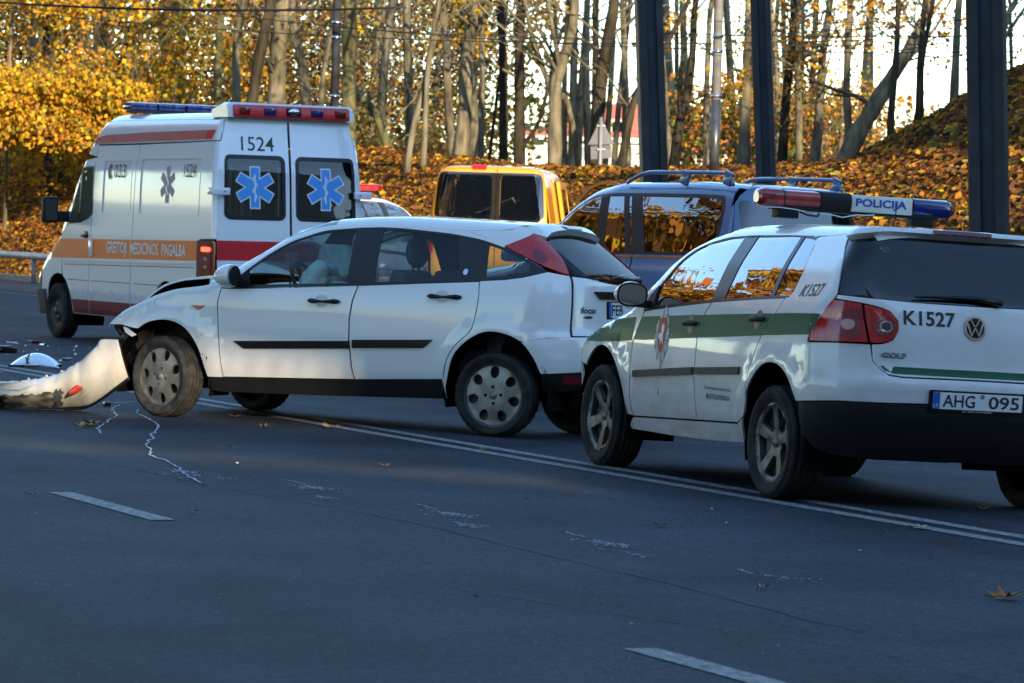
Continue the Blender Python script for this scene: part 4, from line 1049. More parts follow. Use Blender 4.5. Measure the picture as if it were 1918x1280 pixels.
    liner(root, B, .22, .90, 2.86, ((2.60, .40), (0, .40)))
    for s in (1, -1):
        for x in (2.60, 0.): housing(root, x, .29, .395, .48 * s, .79 * s)
    boxobj('exhaust_silencer', (-.34, .1, .30), (.22, .5, .12), M['under'], root, None, .03)
    wheel(root, 2.60, .715, .297, .292, .19, 'hub', math.radians(-17.5), .1, M['rubberdirty'], seg=96); wheel(root, 2.60, -.72, .297, .292, .19, 'hub', math.radians(-17.5), .1)
    wheel(root, 0, .745, .290, .292, .19, 'hub', 0, .4); wheel(root, 0, -.745, .265, .292, .19, 'hub', 0, .4)
    # crumpled front: buckled hood, bare lamp opening, bent metal
    rg = np.random.default_rng(11)
    nx, ny = 30, 24; V = []; F = []
    for i in range(nx):
        for j in range(ny):
            u = i / (nx - 1); v = j / (ny - 1) * 2 - 1
            x = 2.24 + .70 * u; y = v * (.70 - .06 * u); z = float(B.zt(np.array(x), np.array(.70)))
            z += .006 + .022 * math.sin(min(1, u * 1.15) * math.pi * .8) + .025 * (1 - v * v) + .008 * math.sin(7 * u + 3 * v) * u - .10 * u ** 8
            x -= .03 * abs(math.sin(4 * v)) * u
            V.append((x, y, z))
    for i in range(nx - 1):
        for j in range(ny - 1): F.append((i * ny + j, (i + 1) * ny + j, (i + 1) * ny + j + 1, i * ny + j + 1))
    hd = empty('buckled_hood', parent=root)
    mesh('hood_skin', V, [q[::-1] for q in F], pm, hd, True)
    V2 = [(x - .004, y * .992, z - .014 - .012 * (abs(y) > .6)) for x, y, z in V]; mesh('hood_underside', V2, F, M['well'], hd, True)
    for k in range(ny - 1):      # folded front lip
        pass
    ed = [((nx - 1) * ny + j) for j in range(ny)]; VV = [V[i] for i in ed] + [(V[i][0] - .01, V[i][1], V[i][2] - .07 - .02 * math.sin(i * .9)) for i in ed]
    mesh('hood_lip', VV, [(i, i + 1, ny + i + 1, ny + i) for i in range(ny - 1)], M['well'], hd, True)
    ed = [i * ny + (ny - 1) for i in range(nx)]; VV = [(V[i][0], V[i][1] + .004, V[i][2] + .002) for i in ed] + [(V[i][0], V[i][1] + .006, V[i][2] - .014) for i in ed]
    mesh('hood_side_lip', VV, [(i, i + 1, nx + i + 1, nx + i) for i in range(nx - 1)], pm, hd, True)
    boxobj('engine_block', (2.55, 0, .60), (.50, 1.10, .34), M['rust'], root, None, .05)
    for k in range(60):
        c = (2.82 + .24 * rg.random(), .38 + .30 * rg.random() if k % 3 else -.6 + 1.2 * rg.random(), .36 + .26 * rg.random())
        boxobj('bent_metal', c, tuple(.02 + .10 * rg.random(3) ** 2), (M['rust'], M['trim'], M['well'], M['greytrim'])[k % 4], root, Matrix.Rotation(rg.random() * 3, 3, Vector(rg.normal(size=3)).normalized()), 0.003)
    for k in range(7):
        p = np.array([2.78 + .2 * rg.random(), .45 + .22 * rg.random(), .60]); q = p + np.array([.14 * rg.random(), .05 * rg.random() - .02, -.12 - .2 * rg.random()]); mdp = (p + q) / 2 + rg.normal(size=3) * .03
        tubeobj('dangling_hose', spl([p, mdp, q], 5), .007 + .006 * rg.random(), M['trim'], root, 6)
    mesh('fender_liner', [(2.88, .76, .60), (2.86, .74, .50), (2.93, .66, .33), (3.02, .60, .42), (3.0, .66, .60), (2.93, .72, .62), (2.80, .5, .3), (2.78, .5, .62)], [(0, 1, 2, 3, 4, 5), (1, 6, 2), (0, 7, 6, 1)], M['greytrim'], root)
    mesh('torn_lamp_corner', [(2.93, .80, .625), (2.91, .80, .585), (2.86, .795, .555), (2.82, .79, .570), (2.90, .80, .62), (2.86, .76, .57)], [(0, 1, 2, 3, 4), (1, 5, 3)], pm, root)
    build_bumper(root)
    return root

BUMP_U = [(-2.814, 26.8, .54), (-2.941, 26.82, .536), (-2.976, 26.84, .492), (-3.036, 26.86, .431), (-3.089, 26.9, .378), (-3.161, 26.95, .332), (-3.25, 27.0, .277), (-3.34, 27.05, .247), (-3.448, 27.1, .221), (-3.556, 27.15, .203), (-3.694, 27.2, .192), (-3.885, 27.3, .177)]
BUMP_L = [(-2.737, 26.85, .263), (-2.832, 26.9, .191), (-2.942, 27.0, .108), (-3.037, 27.1, .051), (-3.115, 27.2, .022), (-3.217, 27.25, .011), (-3.303, 27.25, .008), (-3.419, 27.25, .006), (-3.516, 27.25, .006), (-3.614, 27.25, .006), (-3.777, 27.3, .006), (-3.968, 27.4, .006)]

def build_bumper(root):
    """front bumper cover torn off: one end still hangs at the wheel, the rest lies on the road"""
    inv = np.array(root.matrix_world.inverted())
    U = np.array(spl(BUMP_U, 5)); L = np.array(spl(BUMP_L, 5)); n = len(U); m = 16
    def at(a, v):                       # a in 0..n-1 along, v 0 top .. 1 bottom
        i = min(int(a), n - 2); t = a - i; p = U[i] * (1 - t) + U[i + 1] * t; q = L[i] * (1 - t) + L[i + 1] * t
        r = p * (1 - v) + q * v; k = a / (n - 1)
        r[1] -= (.10 + .05 * math.sin(k * 3)) * math.sin(v * math.pi) ** .8 * min(1, .35 + k * 2) + .003 * math.sin(a * .5 + v * 5) + .003 * math.sin(a * 1.1 + 2 * v) * (k > .35)
        r[2] += (.008 * abs(math.sin(a * .9)) + .003 * math.sin(a * 5.1)) * max(0, 1 - v * 4) * (k > .4)
        return r
    def put(name, P, F, mm, parent=root, smooth=True):
        P = np.asarray(P); Q = np.c_[P, np.ones(len(P))] @ inv.T
        o = mesh(name, Q[:, :3], F, mm, parent, smooth); return o
    e = empty('torn_bumper', parent=root); e['label'] = 'torn front bumper cover hanging from the fender onto the road'
    P = [at(i * (n - 1) / 79, j / (m - 1)) for i in range(80) for j in range(m)]
    F = [(i * m + j, i * m + j + 1, (i + 1) * m + j + 1, (i + 1) * m + j) for i in range(79) for j in range(m - 1)]
    o = put('bumper_skin', P, F, M['bumper'], e); md = o.modifiers.new('thickness', 'SOLIDIFY'); md.thickness = .006; md.offset = 0
    # folded-under lower lip and the grimy, scraped middle section
    def patch(name, a0, a1, v0, v1, mm, lift, jag=0., nu=24, nv=6, seed=1):
        rg = np.random.default_rng(seed); P = []
        for i in range(nu):
            for j in range(nv):
                a = a0 + (a1 - a0) * i / (nu - 1); v = v0 + (v1 - v0) * j / (nv - 1)
                if jag and j in (0, nv - 1): v += (rg.random() - .5) * jag
                if jag and i in (0, nu - 1): a += (rg.random() - .5) * 2.5
                r = at(min(max(a, 0), n - 1), min(max(v, 0), 1)); r[1] -= lift; P.append(r)
        F = [(i * nv + j, i * nv + j + 1, (i + 1) * nv + j + 1, (i + 1) * nv + j) for i in range(nu - 1) for j in range(nv - 1)]
        return put(name, P, F, mm, e)
    patch('scraped_section', 29.5, 49.5, .48, .97, M['grime'], .012, .12)
    patch('scraped_section', 47.5, 49.8, .52, 1.0, M['rust'], .015, .08, 6)
    patch('scrape_mark', 27.5, 31, .42, .90, mat('scraped_primer', (.16, .19, .22), .7, noise=(60, .5, (.05, .06, .07))), .016, .10, 8, 8, 4)
    Pe = np.array([at(a, 1.0) - [0, .006, -.002] for a in np.linspace(0, 27, 30)]); Ve, Fe = tube(Pe, .013, 8); put('lower_edge', Ve, Fe, M['plastic'], e)
    Pe = np.array([at(0.05, v) - [0, .003, 0] for v in np.linspace(0, 1, 14)]); Ve, Fe = tube(Pe, .006, 6); put('end_edge', Ve, Fe, M['plastic'], e)
    patch('scuff', 17, 18.2, .15, .40, M['greyprint'], .003, .3, 4, 4, 7); patch('scuff', 19.5, 22, .05, .12, M['grime'], .003, .1, 5, 3, 8)
    # split at the end of the corner section
    for k in range(3):
        a = 29 + 6.3 * k
        P = [at(a, 0), at(a + 1.2, 0), at(a + .9, 0) + [0, -.01, .012 + .006 * ((k * 7) % 3)], at(a + .2, 0) + [0, 0, .012]]; put('torn_tab', P, [(0, 1, 2, 3)], M['bumper'], e, False)
    R = spl([(-3.180, 0, .126), (-3.172, 0, .161), (-3.125, 0, .208), (-3.087, 0, .232), (-3.071, 0, .212), (-3.078, 0, .175), (-3.115, 0, .148), (-3.157, 0, .131)], 4, True)
    def yb(x, z):
        best = None
        for i in range(0, n * 2):
            a = i / 2
            for v in np.linspace(0, 1, 25):
                r = at(min(a, n - 1), v); d = (r[0] - x) ** 2 + (r[2] - z) ** 2
                if best is None or d < best[0]: best = (d, r[1])
        return best[1]
    c = yb(-3.125, .178)
    P = [(x, c - .012, z) for x, _, z in R] + [(-3.125 + (x + 3.125) * .80, c - .026, .178 + (z - .178) * .80) for x, _, z in R]; k = len(R)
    P += [(x, c + .03, z) for x, _, z in R]
    F = [(i, (i + 1) % k, k + (i + 1) % k, k + i) for i in range(k)] + [tuple(range(k, 2 * k))] + [(2 * k + i, 2 * k + (i + 1) % k, (i + 1) % k, i) for i in range(k)]
    o = put('indicator_lens', P, F, M['amber'], e)
    o['label'] = 'orange indicator lens in the torn bumper'
    P = [(-3.09, c - .010, .125), (-3.03, c - .010, .165), (-3.045, c - .02, .150), (-3.10, c - .02, .112)]; put('lens_shelf', P, [(0, 1, 2, 3)], M['bumper'], e)
    P = [(-3.70, 27.1, .19), (-3.72, 27.15, .165), (-3.68, 27.1, .145), (-3.55, 27.02, .15), (-3.44, 27.0, .195), (-3.50, 27.05, .215)]; put('broken_strip', P, [(0, 1, 2, 3, 4, 5)], M['bumper'], e)
# ---------------------------------------------------------------- ambulance
def star_poly(r, w, cx=0, cz=0, sx=1.):
    """six-armed star: arm length r, half width w"""
    pts = []
    for k in range(6):
        a = math.pi / 2 + k * math.pi / 3; d = np.array([math.cos(a), math.sin(a)]); n = np.array([-d[1], d[0]])
        pts += [d * r - n * w, d * r + n * w]
        b = a + math.pi / 6; pts.append(np.array([math.cos(b), math.sin(b)]) * (w / math.sin(math.pi / 6)))
    return [(cx + p[0] * sx, cz + p[1]) for p in pts]

def build_ambulance():
    B = AMB; pm = M['amb']; root = pose('ambulance_van', 'amb')
    tag(root, 'white high-roof ambulance van with orange side band and blue stars on its rear windows', 'ambulance')
    s0 = B.s0; Y = lambda y: y + s0
    top_panels(root, B, pm, 3.80, 3.02, -.90, glass='glassdark', rear_top=2.6)
    hip = lambda a, b, n=30: hips(B, a, b, n)[0]
    fa = arc(3.72, .33, .48, 200, -20, 22); ra_ = arc(.24, .34, .46, 190, -10, 22)
    for s in (1, -1):
        fdoor = [(2.60, 2.235), (2.62, 1.80), (2.64, 1.40), (2.685, .986), (2.68, .33)] + [p for p in arc(3.72, .33, .48, 182, 160, 4)] + [(3.26, .55), (3.50, .90), (3.60, 1.0), (3.62, 1.36)]
        hp = [p for p in hip(2.62, 3.62, 24)]
        fpoly = [(2.60, 2.26), (2.62, 1.80), (2.64, 1.40), (2.685, .986), (2.68, .315), (3.235, .315)] + [p for p in arc(3.72, .33, .48, 170, 110, 8)] + [(3.60, 1.0), (3.60, hp[-1][1] - .03)] + [(p[0], p[1] - .035) for p in hp[::-1] if p[1] < 2.28]
        surf('cab_door', root, B, fpoly, pm, gap=.005, side=s, step=.09)
        pil_ = [(p[0], p[1]) for p in hp if p[1] < 2.26] + [(p[0], p[1] - .037) for p in hp[::-1] if p[1] < 2.26]
        surf('cab_pillar', root, B, pil_, pm, gap=0, side=s)
        fend = [(3.61, 1.0)] + arc(3.72, .33, .48, 104, -6, 16)[0:] + [(4.30, .30), (4.34, .6), (4.34, .95)] + [p for p in hip(3.62, 4.34, 16)][::-1]
        surf('front_fender', root, B, fend, pm, gap=.003, side=s, step=.09)
        win = spl([(2.985, 2.135), (2.80, 2.150), (2.63, 2.150)], 2) + [(2.605, 2.0), (2.60, 1.56)] + [(2.75, 1.50), (3.0, 1.455), (3.40, 1.425)] + spl([(3.40, 1.425), (3.30, 1.62), (3.12, 1.90), (2.985, 2.135)], 4)[1:-1]
        w = np.array(win); w = w if area2(w) > 0 else w[::-1]
        surf('side_window', root, B, inset(w, .018), M['glass'], off=.001, gap=0, rim=0, side=s); surf('window_frame', root, B, w, M['trim'], holes=[inset(w, .018)], off=.003, rim=.004, gap=0, side=s)
        surf('quarter_divider', root, B, [(3.03, 2.08), (3.0, 2.08), (3.02, 1.45), (3.05, 1.45)], M['trim'], off=.003, gap=0, rim=0, side=s)
        # body side in two panels with pressed recesses
        hole1 = rrect(1.40, 1.56, 2.32, 2.235, .05); hole2 = rrect(-.64, 1.56, 1.14, 2.255, .05)
        pressf = lambda H_: (lambda uv: -.009 * np.clip(dist_to(np.array(H_), uv) / .03, 0, 1) * pip(np.array(H_), uv))
        def panel(nm, x1, x0, hole, bottom):
            o = [(x1, 2.405), (x0, 2.415 if x0 > 0 else 2.43)] + bottom
            ex = np.array([p for k in (0, .012, .024, .04) for p in resample(inset(np.array(hole), k + .001), .03)])
            p = resample(o, .03); p = p if area2(p) > 0 else p[::-1]
            return surf(nm, root, B, o, pm, gap=.004, side=s, step=.07, fn=pressf(hole)), hole
        surf('side_panel', root, B, [(2.60, 2.405), (1.275, 2.41), (1.345, .735), (1.345, .315), (2.675, .315), (2.68, .986), (2.63, 1.40), (2.61, 1.80), (2.59, 2.26)], pm, gap=.004, side=s, step=.022 if s > 0 else .08, fn=pressf(hole1))
        rear_edge = [(-1.052, 2.44), (-1.052, 1.7), (-1.062, 1.31), (-.667, 1.30), (-.69, .845), (-1.062, .845), (-1.062, .30)]
        surf('side_panel', root, B, [(1.265, 2.41), (-.98, 2.438)] + rear_edge[0:] + [(-.60, .30)] + [p for p in ra_[::-1] if p[1] > .30] + [(1.335, .315), (1.335, .735)], pm, gap=.004, side=s, step=.03 if s > 0 else .08, fn=pressf(hole2))
        # pressed frame lines, raised
        for hl in (hole1, hole2):
            H_ = np.array(hl); surf('panel_moulding', root, B, H_, pm, holes=[inset(H_, .022)], off=.004, gap=0, rim=.006, side=s, step=.5)
        # high roof flank above the seam
        up = hip(-.985, 3.06, 50)
        surf('roof_flank', root, B, [(2.60, 2.417), (1.27, 2.422), (-.985, 2.443)] + up + [(3.04, up[-1][1] - .03), (2.62, 2.268)], pm, gap=.003, side=s, step=.09)
        decal('red_stripe', root, B, [(2.72, 2.415), (2.60, 2.425), (1.0, 2.445), (-.60, 2.458), (-.60, 2.565), (1.0, 2.555), (2.40, 2.532), (2.68, 2.505), (2.76, 2.45)], M['fadedred'], off=.004, side=s)
        decal('red_stripe', root, B, [(-.61, 2.458), (-.80, 2.458), (-.86, 2.566), (-.61, 2.566)], M['redband'], off=.004, side=s)
        # bands
        z1 = lambda x: 1.245 + (3.6 - x) * .009; z0 = lambda x: 1.005 + (3.6 - x) * .011
        for (a, b, mm) in ((3.95, 2.70, 'orangeband'), (2.67, 1.345, 'orangeband'), (1.33, -.585, 'orangeband'), (-.590, -.665, 'redband')):
            decal('orange_band' if mm == 'orangeband' else 'red_band', root, B, [(a, z1(a)), (b, z1(b)), (b, z0(b)), (a, z0(a))], M[mm], off=.003, side=s)
        for (a, b) in ((3.50, 2.69), (2.67, 1.35), (1.33, -.58)):
            surf('side_moulding', root, B, [(a, z0(a) - .02), (b, z0(b) - .02), (b, z0(b) - .04), (a, z0(a) - .04)], pm, off=.012, rim=.014, gap=0, side=s, step=.3)
            surf('panel_line', root, B, [(a, z0(a) - .075), (b, z0(b) - .075), (b, z0(b) - .085), (a, z0(a) - .085)], M['greyprint'], off=.001, rim=0, gap=0, side=s, step=.3)
            surf('panel_line', root, B, [(a - .1, .735), (b, .735), (b, .745), (a - .1, .745)], M['greyprint'], off=.001, rim=0, gap=0, side=s, step=.3)
        decal('deep_red_band', root, B, [(3.245, .50), (2.69, .50), (2.69, .33), (3.20, .33)], M['deepred'], off=.003, side=s)
        decal('deep_red_band', root, B, [(2.67, .50), (1.355, .50), (1.355, .33), (2.67, .33)], M['deepred'], off=.003, side=s)
        decal('deep_red_band', root, B, [(1.325, .50), (.78, .50), (.78, .33), (1.325, .33)], M['deepred'], off=.003, side=s)
        boxobj('door_handle', (2.82, (B.hw(np.array(2.82), np.array(1.30)) + .012) * s, 1.295), (.20, .04, .04), M['trim'], root, None, .012)
        boxobj('handle_recess', (2.80, (B.hw(np.array(2.82), np.array(1.30)) + .004) * s, 1.305), (.11, .016, .085), M['trim'], root, None, .006)
        boxobj('door_catch', (2.60, (B.hw(np.array(2.6), np.array(1.14)) + .012) * s, 1.14), (.085, .03, .20), pm, root, None, .01)
        bm = bmesh.new(); yy = float(B.hw(np.array(3.4), np.array(1.5)))
        box(bm, (3.44, (yy + .24) * s, 1.60), (.12, .20, .33), None, .035); bmobj('door_mirror', bm, M['plastic'], root, True, 40)
        boxobj('mirror_glass', (3.378, (yy + .24) * s, 1.60), (.004, .15, .26), M['steel'], root)
        boxobj('mirror_arm', (3.42, (yy + .06) * s, 1.52), (.08, .20, .14), M['plastic'], root, None, .02)
        # tail lamp
        f = (lambda P: P) if s > 0 else (lambda P: [(2 * s0 - p[0], p[1]) for p in P])
        tl = empty('tail_lamp', parent=root)
        surf('lens', tl, B, f(rrect(-1.055, .850, -.672, 1.292, .03)), M['darkred'], off=.022, rim=.03, gap=0, step=.03)
        lit = surf('brake_bulb', tl, B, f(rrect(-1.02, 1.165, -.80, 1.215, .02)), M['litred'] if s > 0 else M['redlens'], off=.025, rim=.004, gap=0, step=.02)
        surf('reflector', tl, B, f(rrect(-1.03, .955, -.74, 1.12, .02)), M['greylens'], off=.0245, rim=.004, gap=0, step=.03)
        for z in (.99, 1.08): surf('bulb', tl, B, f([(-.92 + .05 * math.cos(a), z + .022 * math.sin(a)) for a in np.linspace(0, 6.28, 13)[:-1]]), M['clearlens'], off=.027, rim=.003, gap=0, step=.02)
        # rear door of this side
        dz = [(Y(.012), .36), (-1.068, .36), (-1.068, .87), (-1.06, 1.3), (-1.046, 1.7), (-1.03, 2.2), (-1.01, 2.48)] + spl([(-1.01, 2.48), (-.995, 2.60), (-1.03, 2.68), (-1.12, 2.705)], 4)[1:] + [(Y(.012), 2.712)]
        wn_ = rrect(-1.872, 1.555, -1.130, 2.272, .07); wn2 = rrect(-1.885, 1.54, -1.117, 2.287, .08)
        surf('rear_door', root, B, f(dz), pm, gap=.003, step=.07, holes=[f(wn_)])
        surf('window_seal', root, B, f(wn2), M['trim'], holes=[f(inset(np.array(rrect(-1.872, 1.555, -1.130, 2.272, .07)), .030))], off=.006, gap=0, rim=.02, step=.1)
        surf('rear_window', root, B, f(rrect(-1.865, 1.565, -1.137, 2.265, .06)), M['glass'], off=-.004, gap=0, rim=0, step=.1)
        surf('rear_corner', root, B, f([(-.985, 2.443), (-1.052, 2.44), (-1.052, 1.7), (-1.062, 1.31), (-1.062, 1.295), (-1.066, 1.295), (-1.06, 1.3), (-1.046, 1.7), (-1.03, 2.2), (-1.01, 2.48)] + spl([(-1.01, 2.48), (-.995, 2.60), (-1.03, 2.68), (-1.12, 2.705)], 4)[1:] + [(Y(.002), 2.714)] + [p for p in hip(s0 + .002, -.985, 24)]), pm, gap=0, step=.05)
        bz = [(Y(.02), 1.298), (-1.066, 1.298), (-1.068, 1.075), (Y(.02), 1.075)]
        surf('red_band', root, B, f(bz), M['redband'], off=.008, rim=.006, gap=0, step=.05)
        c = (Y(.45), 1.915)
        st = empty('star_of_life', parent=root)
        surf('star_edge', st, B, f(star_poly(.245, .066, c[0], c[1])), M['white'], off=.002, rim=0, gap=0, step=.1)
        surf('star_field', st, B, f(star_poly(.232, .053, c[0], c[1])), M['starblue'], off=.003, rim=0, gap=0, step=.1)
        stf = [(c[0] - .010, c[1] + .15), (c[0] + .010, c[1] + .15), (c[0] + .006, c[1] - .17), (c[0] - .006, c[1] - .17)]
        surf('star_staff', st, B, f(stf), M['white'], off=.0036, rim=0, gap=0, step=.1)
        zz = np.linspace(.13, -.15, 26); xs = .034 * np.sin(np.linspace(0, 4.2 * math.pi, 26)) * np.linspace(1, .5, 26)
        sn = [(c[0] + x - .008, c[1] + z) for x, z in zip(xs, zz)] + [(c[0] + x + .008, c[1] + z) for x, z in list(zip(xs, zz))[::-1]]
        surf('star_snake', st, B, f(sn), M['white'], off=.004, rim=0, gap=0, step=.1)
        for z in (1.86, .75):
            boxobj('door_hinge', (-1.135, .90 * s, z), (.035, .22, .085), pm, root, None, .012); boxobj('hinge_screw', (-1.158, .86 * s, z), (.006, .014, .014), M['trim'], root)
            boxobj('hinge_end', (-1.06, 1.0 * s, z), (.10, .03, .08), pm, root, None, .012)
        boxobj('rear_step_trim', (-1.16, .62 * s, .96), (.02, .44, .16), pm, root, None, .02)
        boxobj('lower_lamp', (-1.175, .62 * s, .96), (.01, .36, .08), pm, root, None, .01)
    # lettering
    letters('lettering', root, B, '1524', (-1.345, 2.335), .165, M['black'], width=.41, bold=.004)
    letters('lettering', root, B, 'GREITOJI  MEDICINOS  PAGALBA', (2.10, 1.05), .185, M['white'], width=2.42, bold=.018, off=.007)
    letters('lettering', root, B, '033', (1.97, 2.01), .165, M['greyprint'], width=.36)
    letters('lettering', root, B, '1524', (-.16, 2.015), .160, M['greyprint'], width=.34)
    decal('phone_mark', root, B, spl([(2.13, 2.17), (2.07, 2.17), (2.06, 2.13), (2.09, 2.12), (2.10, 2.06), (2.07, 2.04), (2.06, 2.00), (2.12, 2.0), (2.16, 2.08)], 3, True), M['greyprint'], off=.004)
    decal('star_mark', root, B, star_poly(.215, .047, .315, 1.93, 1.0), M['slate'], off=-.004 + .0)
    zz = np.linspace(.12, -.12, 20); xs = .03 * np.sin(np.linspace(0, 3.6 * math.pi, 20))
    decal('star_mark_snake', root, B, [(.315 + x - .008, 1.93 + z) for x, z in zip(xs, zz)] + [(.315 + x + .008, 1.93 + z) for x, z in list(zip(xs, zz))[::-1]], M['amb'], off=-.002)
    # roof: rear beacon box and front light bar
    rb = empty('rear_beacon_bar', (-.93, 0, 2.80), parent=root)
    V = []; prof = [(-.115, -.085), (-.10, .055), (-.06, .088), (.10, .088), (.35, .03), (.35, -.085)]
    for y, k in ((.80, .80), (.75, 1), (-.75, 1), (-.80, .80)): V += [(p[0], y, -.085 + (p[1] + .085) * k) for p in prof]
    n = 6; F = [(j * n + i, j * n + (i + 1) % n, (j + 1) * n + (i + 1) % n, (j + 1) * n + i) for j in range(3) for i in range(n)] + [tuple(range(n))[::-1], tuple(18 + i for i in range(n))]
    mesh('beacon_housing', V, F, pm, rb, False)
    boxobj('red_panel', (-.118, 0, -.008), (.025, 1.47, .140), M['redband'], rb, Matrix.Rotation(math.radians(6), 3, 'Y'), .02)
    for y, mm, w in ((.60, 'darkred', .13), (.28, 'bluelens', .15), (-.02, 'trim', .18), (-.32, 'bluelens', .15), (-.62, 'darkred', .13)):
        boxobj('beacon', (-.135, y, -.005), (.03, w, .095), M[mm], rb, None, .012)
    bm = bmesh.new(); bmesh.ops.create_uvsphere(bm, u_segments=18, v_segments=10, radius=1); bmesh.ops.transform(bm, matrix=Matrix.Translation((-.15, -.02, 0)) @ Matrix.Diagonal((.02, .075, .042, 1)), verts=bm.verts[:]); bmobj('work_lamp', bm, M['chrome'], rb, True)
    fb = empty('front_light_bar', (2.12, 0, 2.885), parent=root)
    boxobj('bar_base', (0, 0, -.055), (.20, 1.40, .04), M['greytrim'], fb, None, .01)
    for y in (-.56, -.19, .19, .56): boxobj('blue_lens', (0, y, .005), (.26, .365, .095), M['bluelens'], fb, None, .03)
    # bumpers, underbody, inside
    surf('rear_step', root, B, [(2 * s0 + 1.0, .34), (-1.0, .34), (-1.0, .26), (2 * s0 + 1.0, .26)], M['plastic'], off=.05, rim=.06, gap=0)
    for s in (1, -1):
        surf('front_bumper', root, B, [(4.20, .30), (4.21, .60), (B.xcf + B.Lf + B.yc, .60), (B.xcf + B.Lf + B.yc, .28)], M['greytrim'], off=.03, rim=.03, gap=0, side=s)
        surf('headlamp', root, B, [(4.36, .66), (4.36, .92), (4.6, .94), (4.75, .66)], M['clearlens'], gap=.002, side=s)
        for x in (3.72, .24): housing(root, x, .33, .47, .5 * s, .90 * s)
    liner(root, B, .30, 1.35, 0, ((3.72, .5), (.24, .47)))
    boxobj('bulkhead', (2.45, 0, 1.5), (.04, 1.7, 1.6), M['seat'], root)
    boxobj('inner_cabinet', (.6, .55, 1.6), (2.6, .5, 1.3), mat('cabinet_grey', (.34, .35, .33), .6), root, None, .03)
    for k in range(5): boxobj('curtain_fold', (-.80, .42 + .075 * k, 1.85), (.04, .05, .66), mat('curtain_%s' % 'abcde'[k], (.50, .50, .44), .9), root, None, .02)
    boxobj('ceiling_rail', (-.6, -.4, 2.20), (.3, .7, .06), mat('wood_brown', (.22, .10, .03), .6), root, None, .01)
    seat(root, 2.9, .45, .75, M['seat']); seat(root, 2.9, -.45, .75, M['seat'])
    for (x, y) in ((3.74, .86), (3.74, -.86), (.24, .84), (.24, -.84)): wheel(root, x, y, .345, .345, .215, 'steel', 0, .3)
    return root
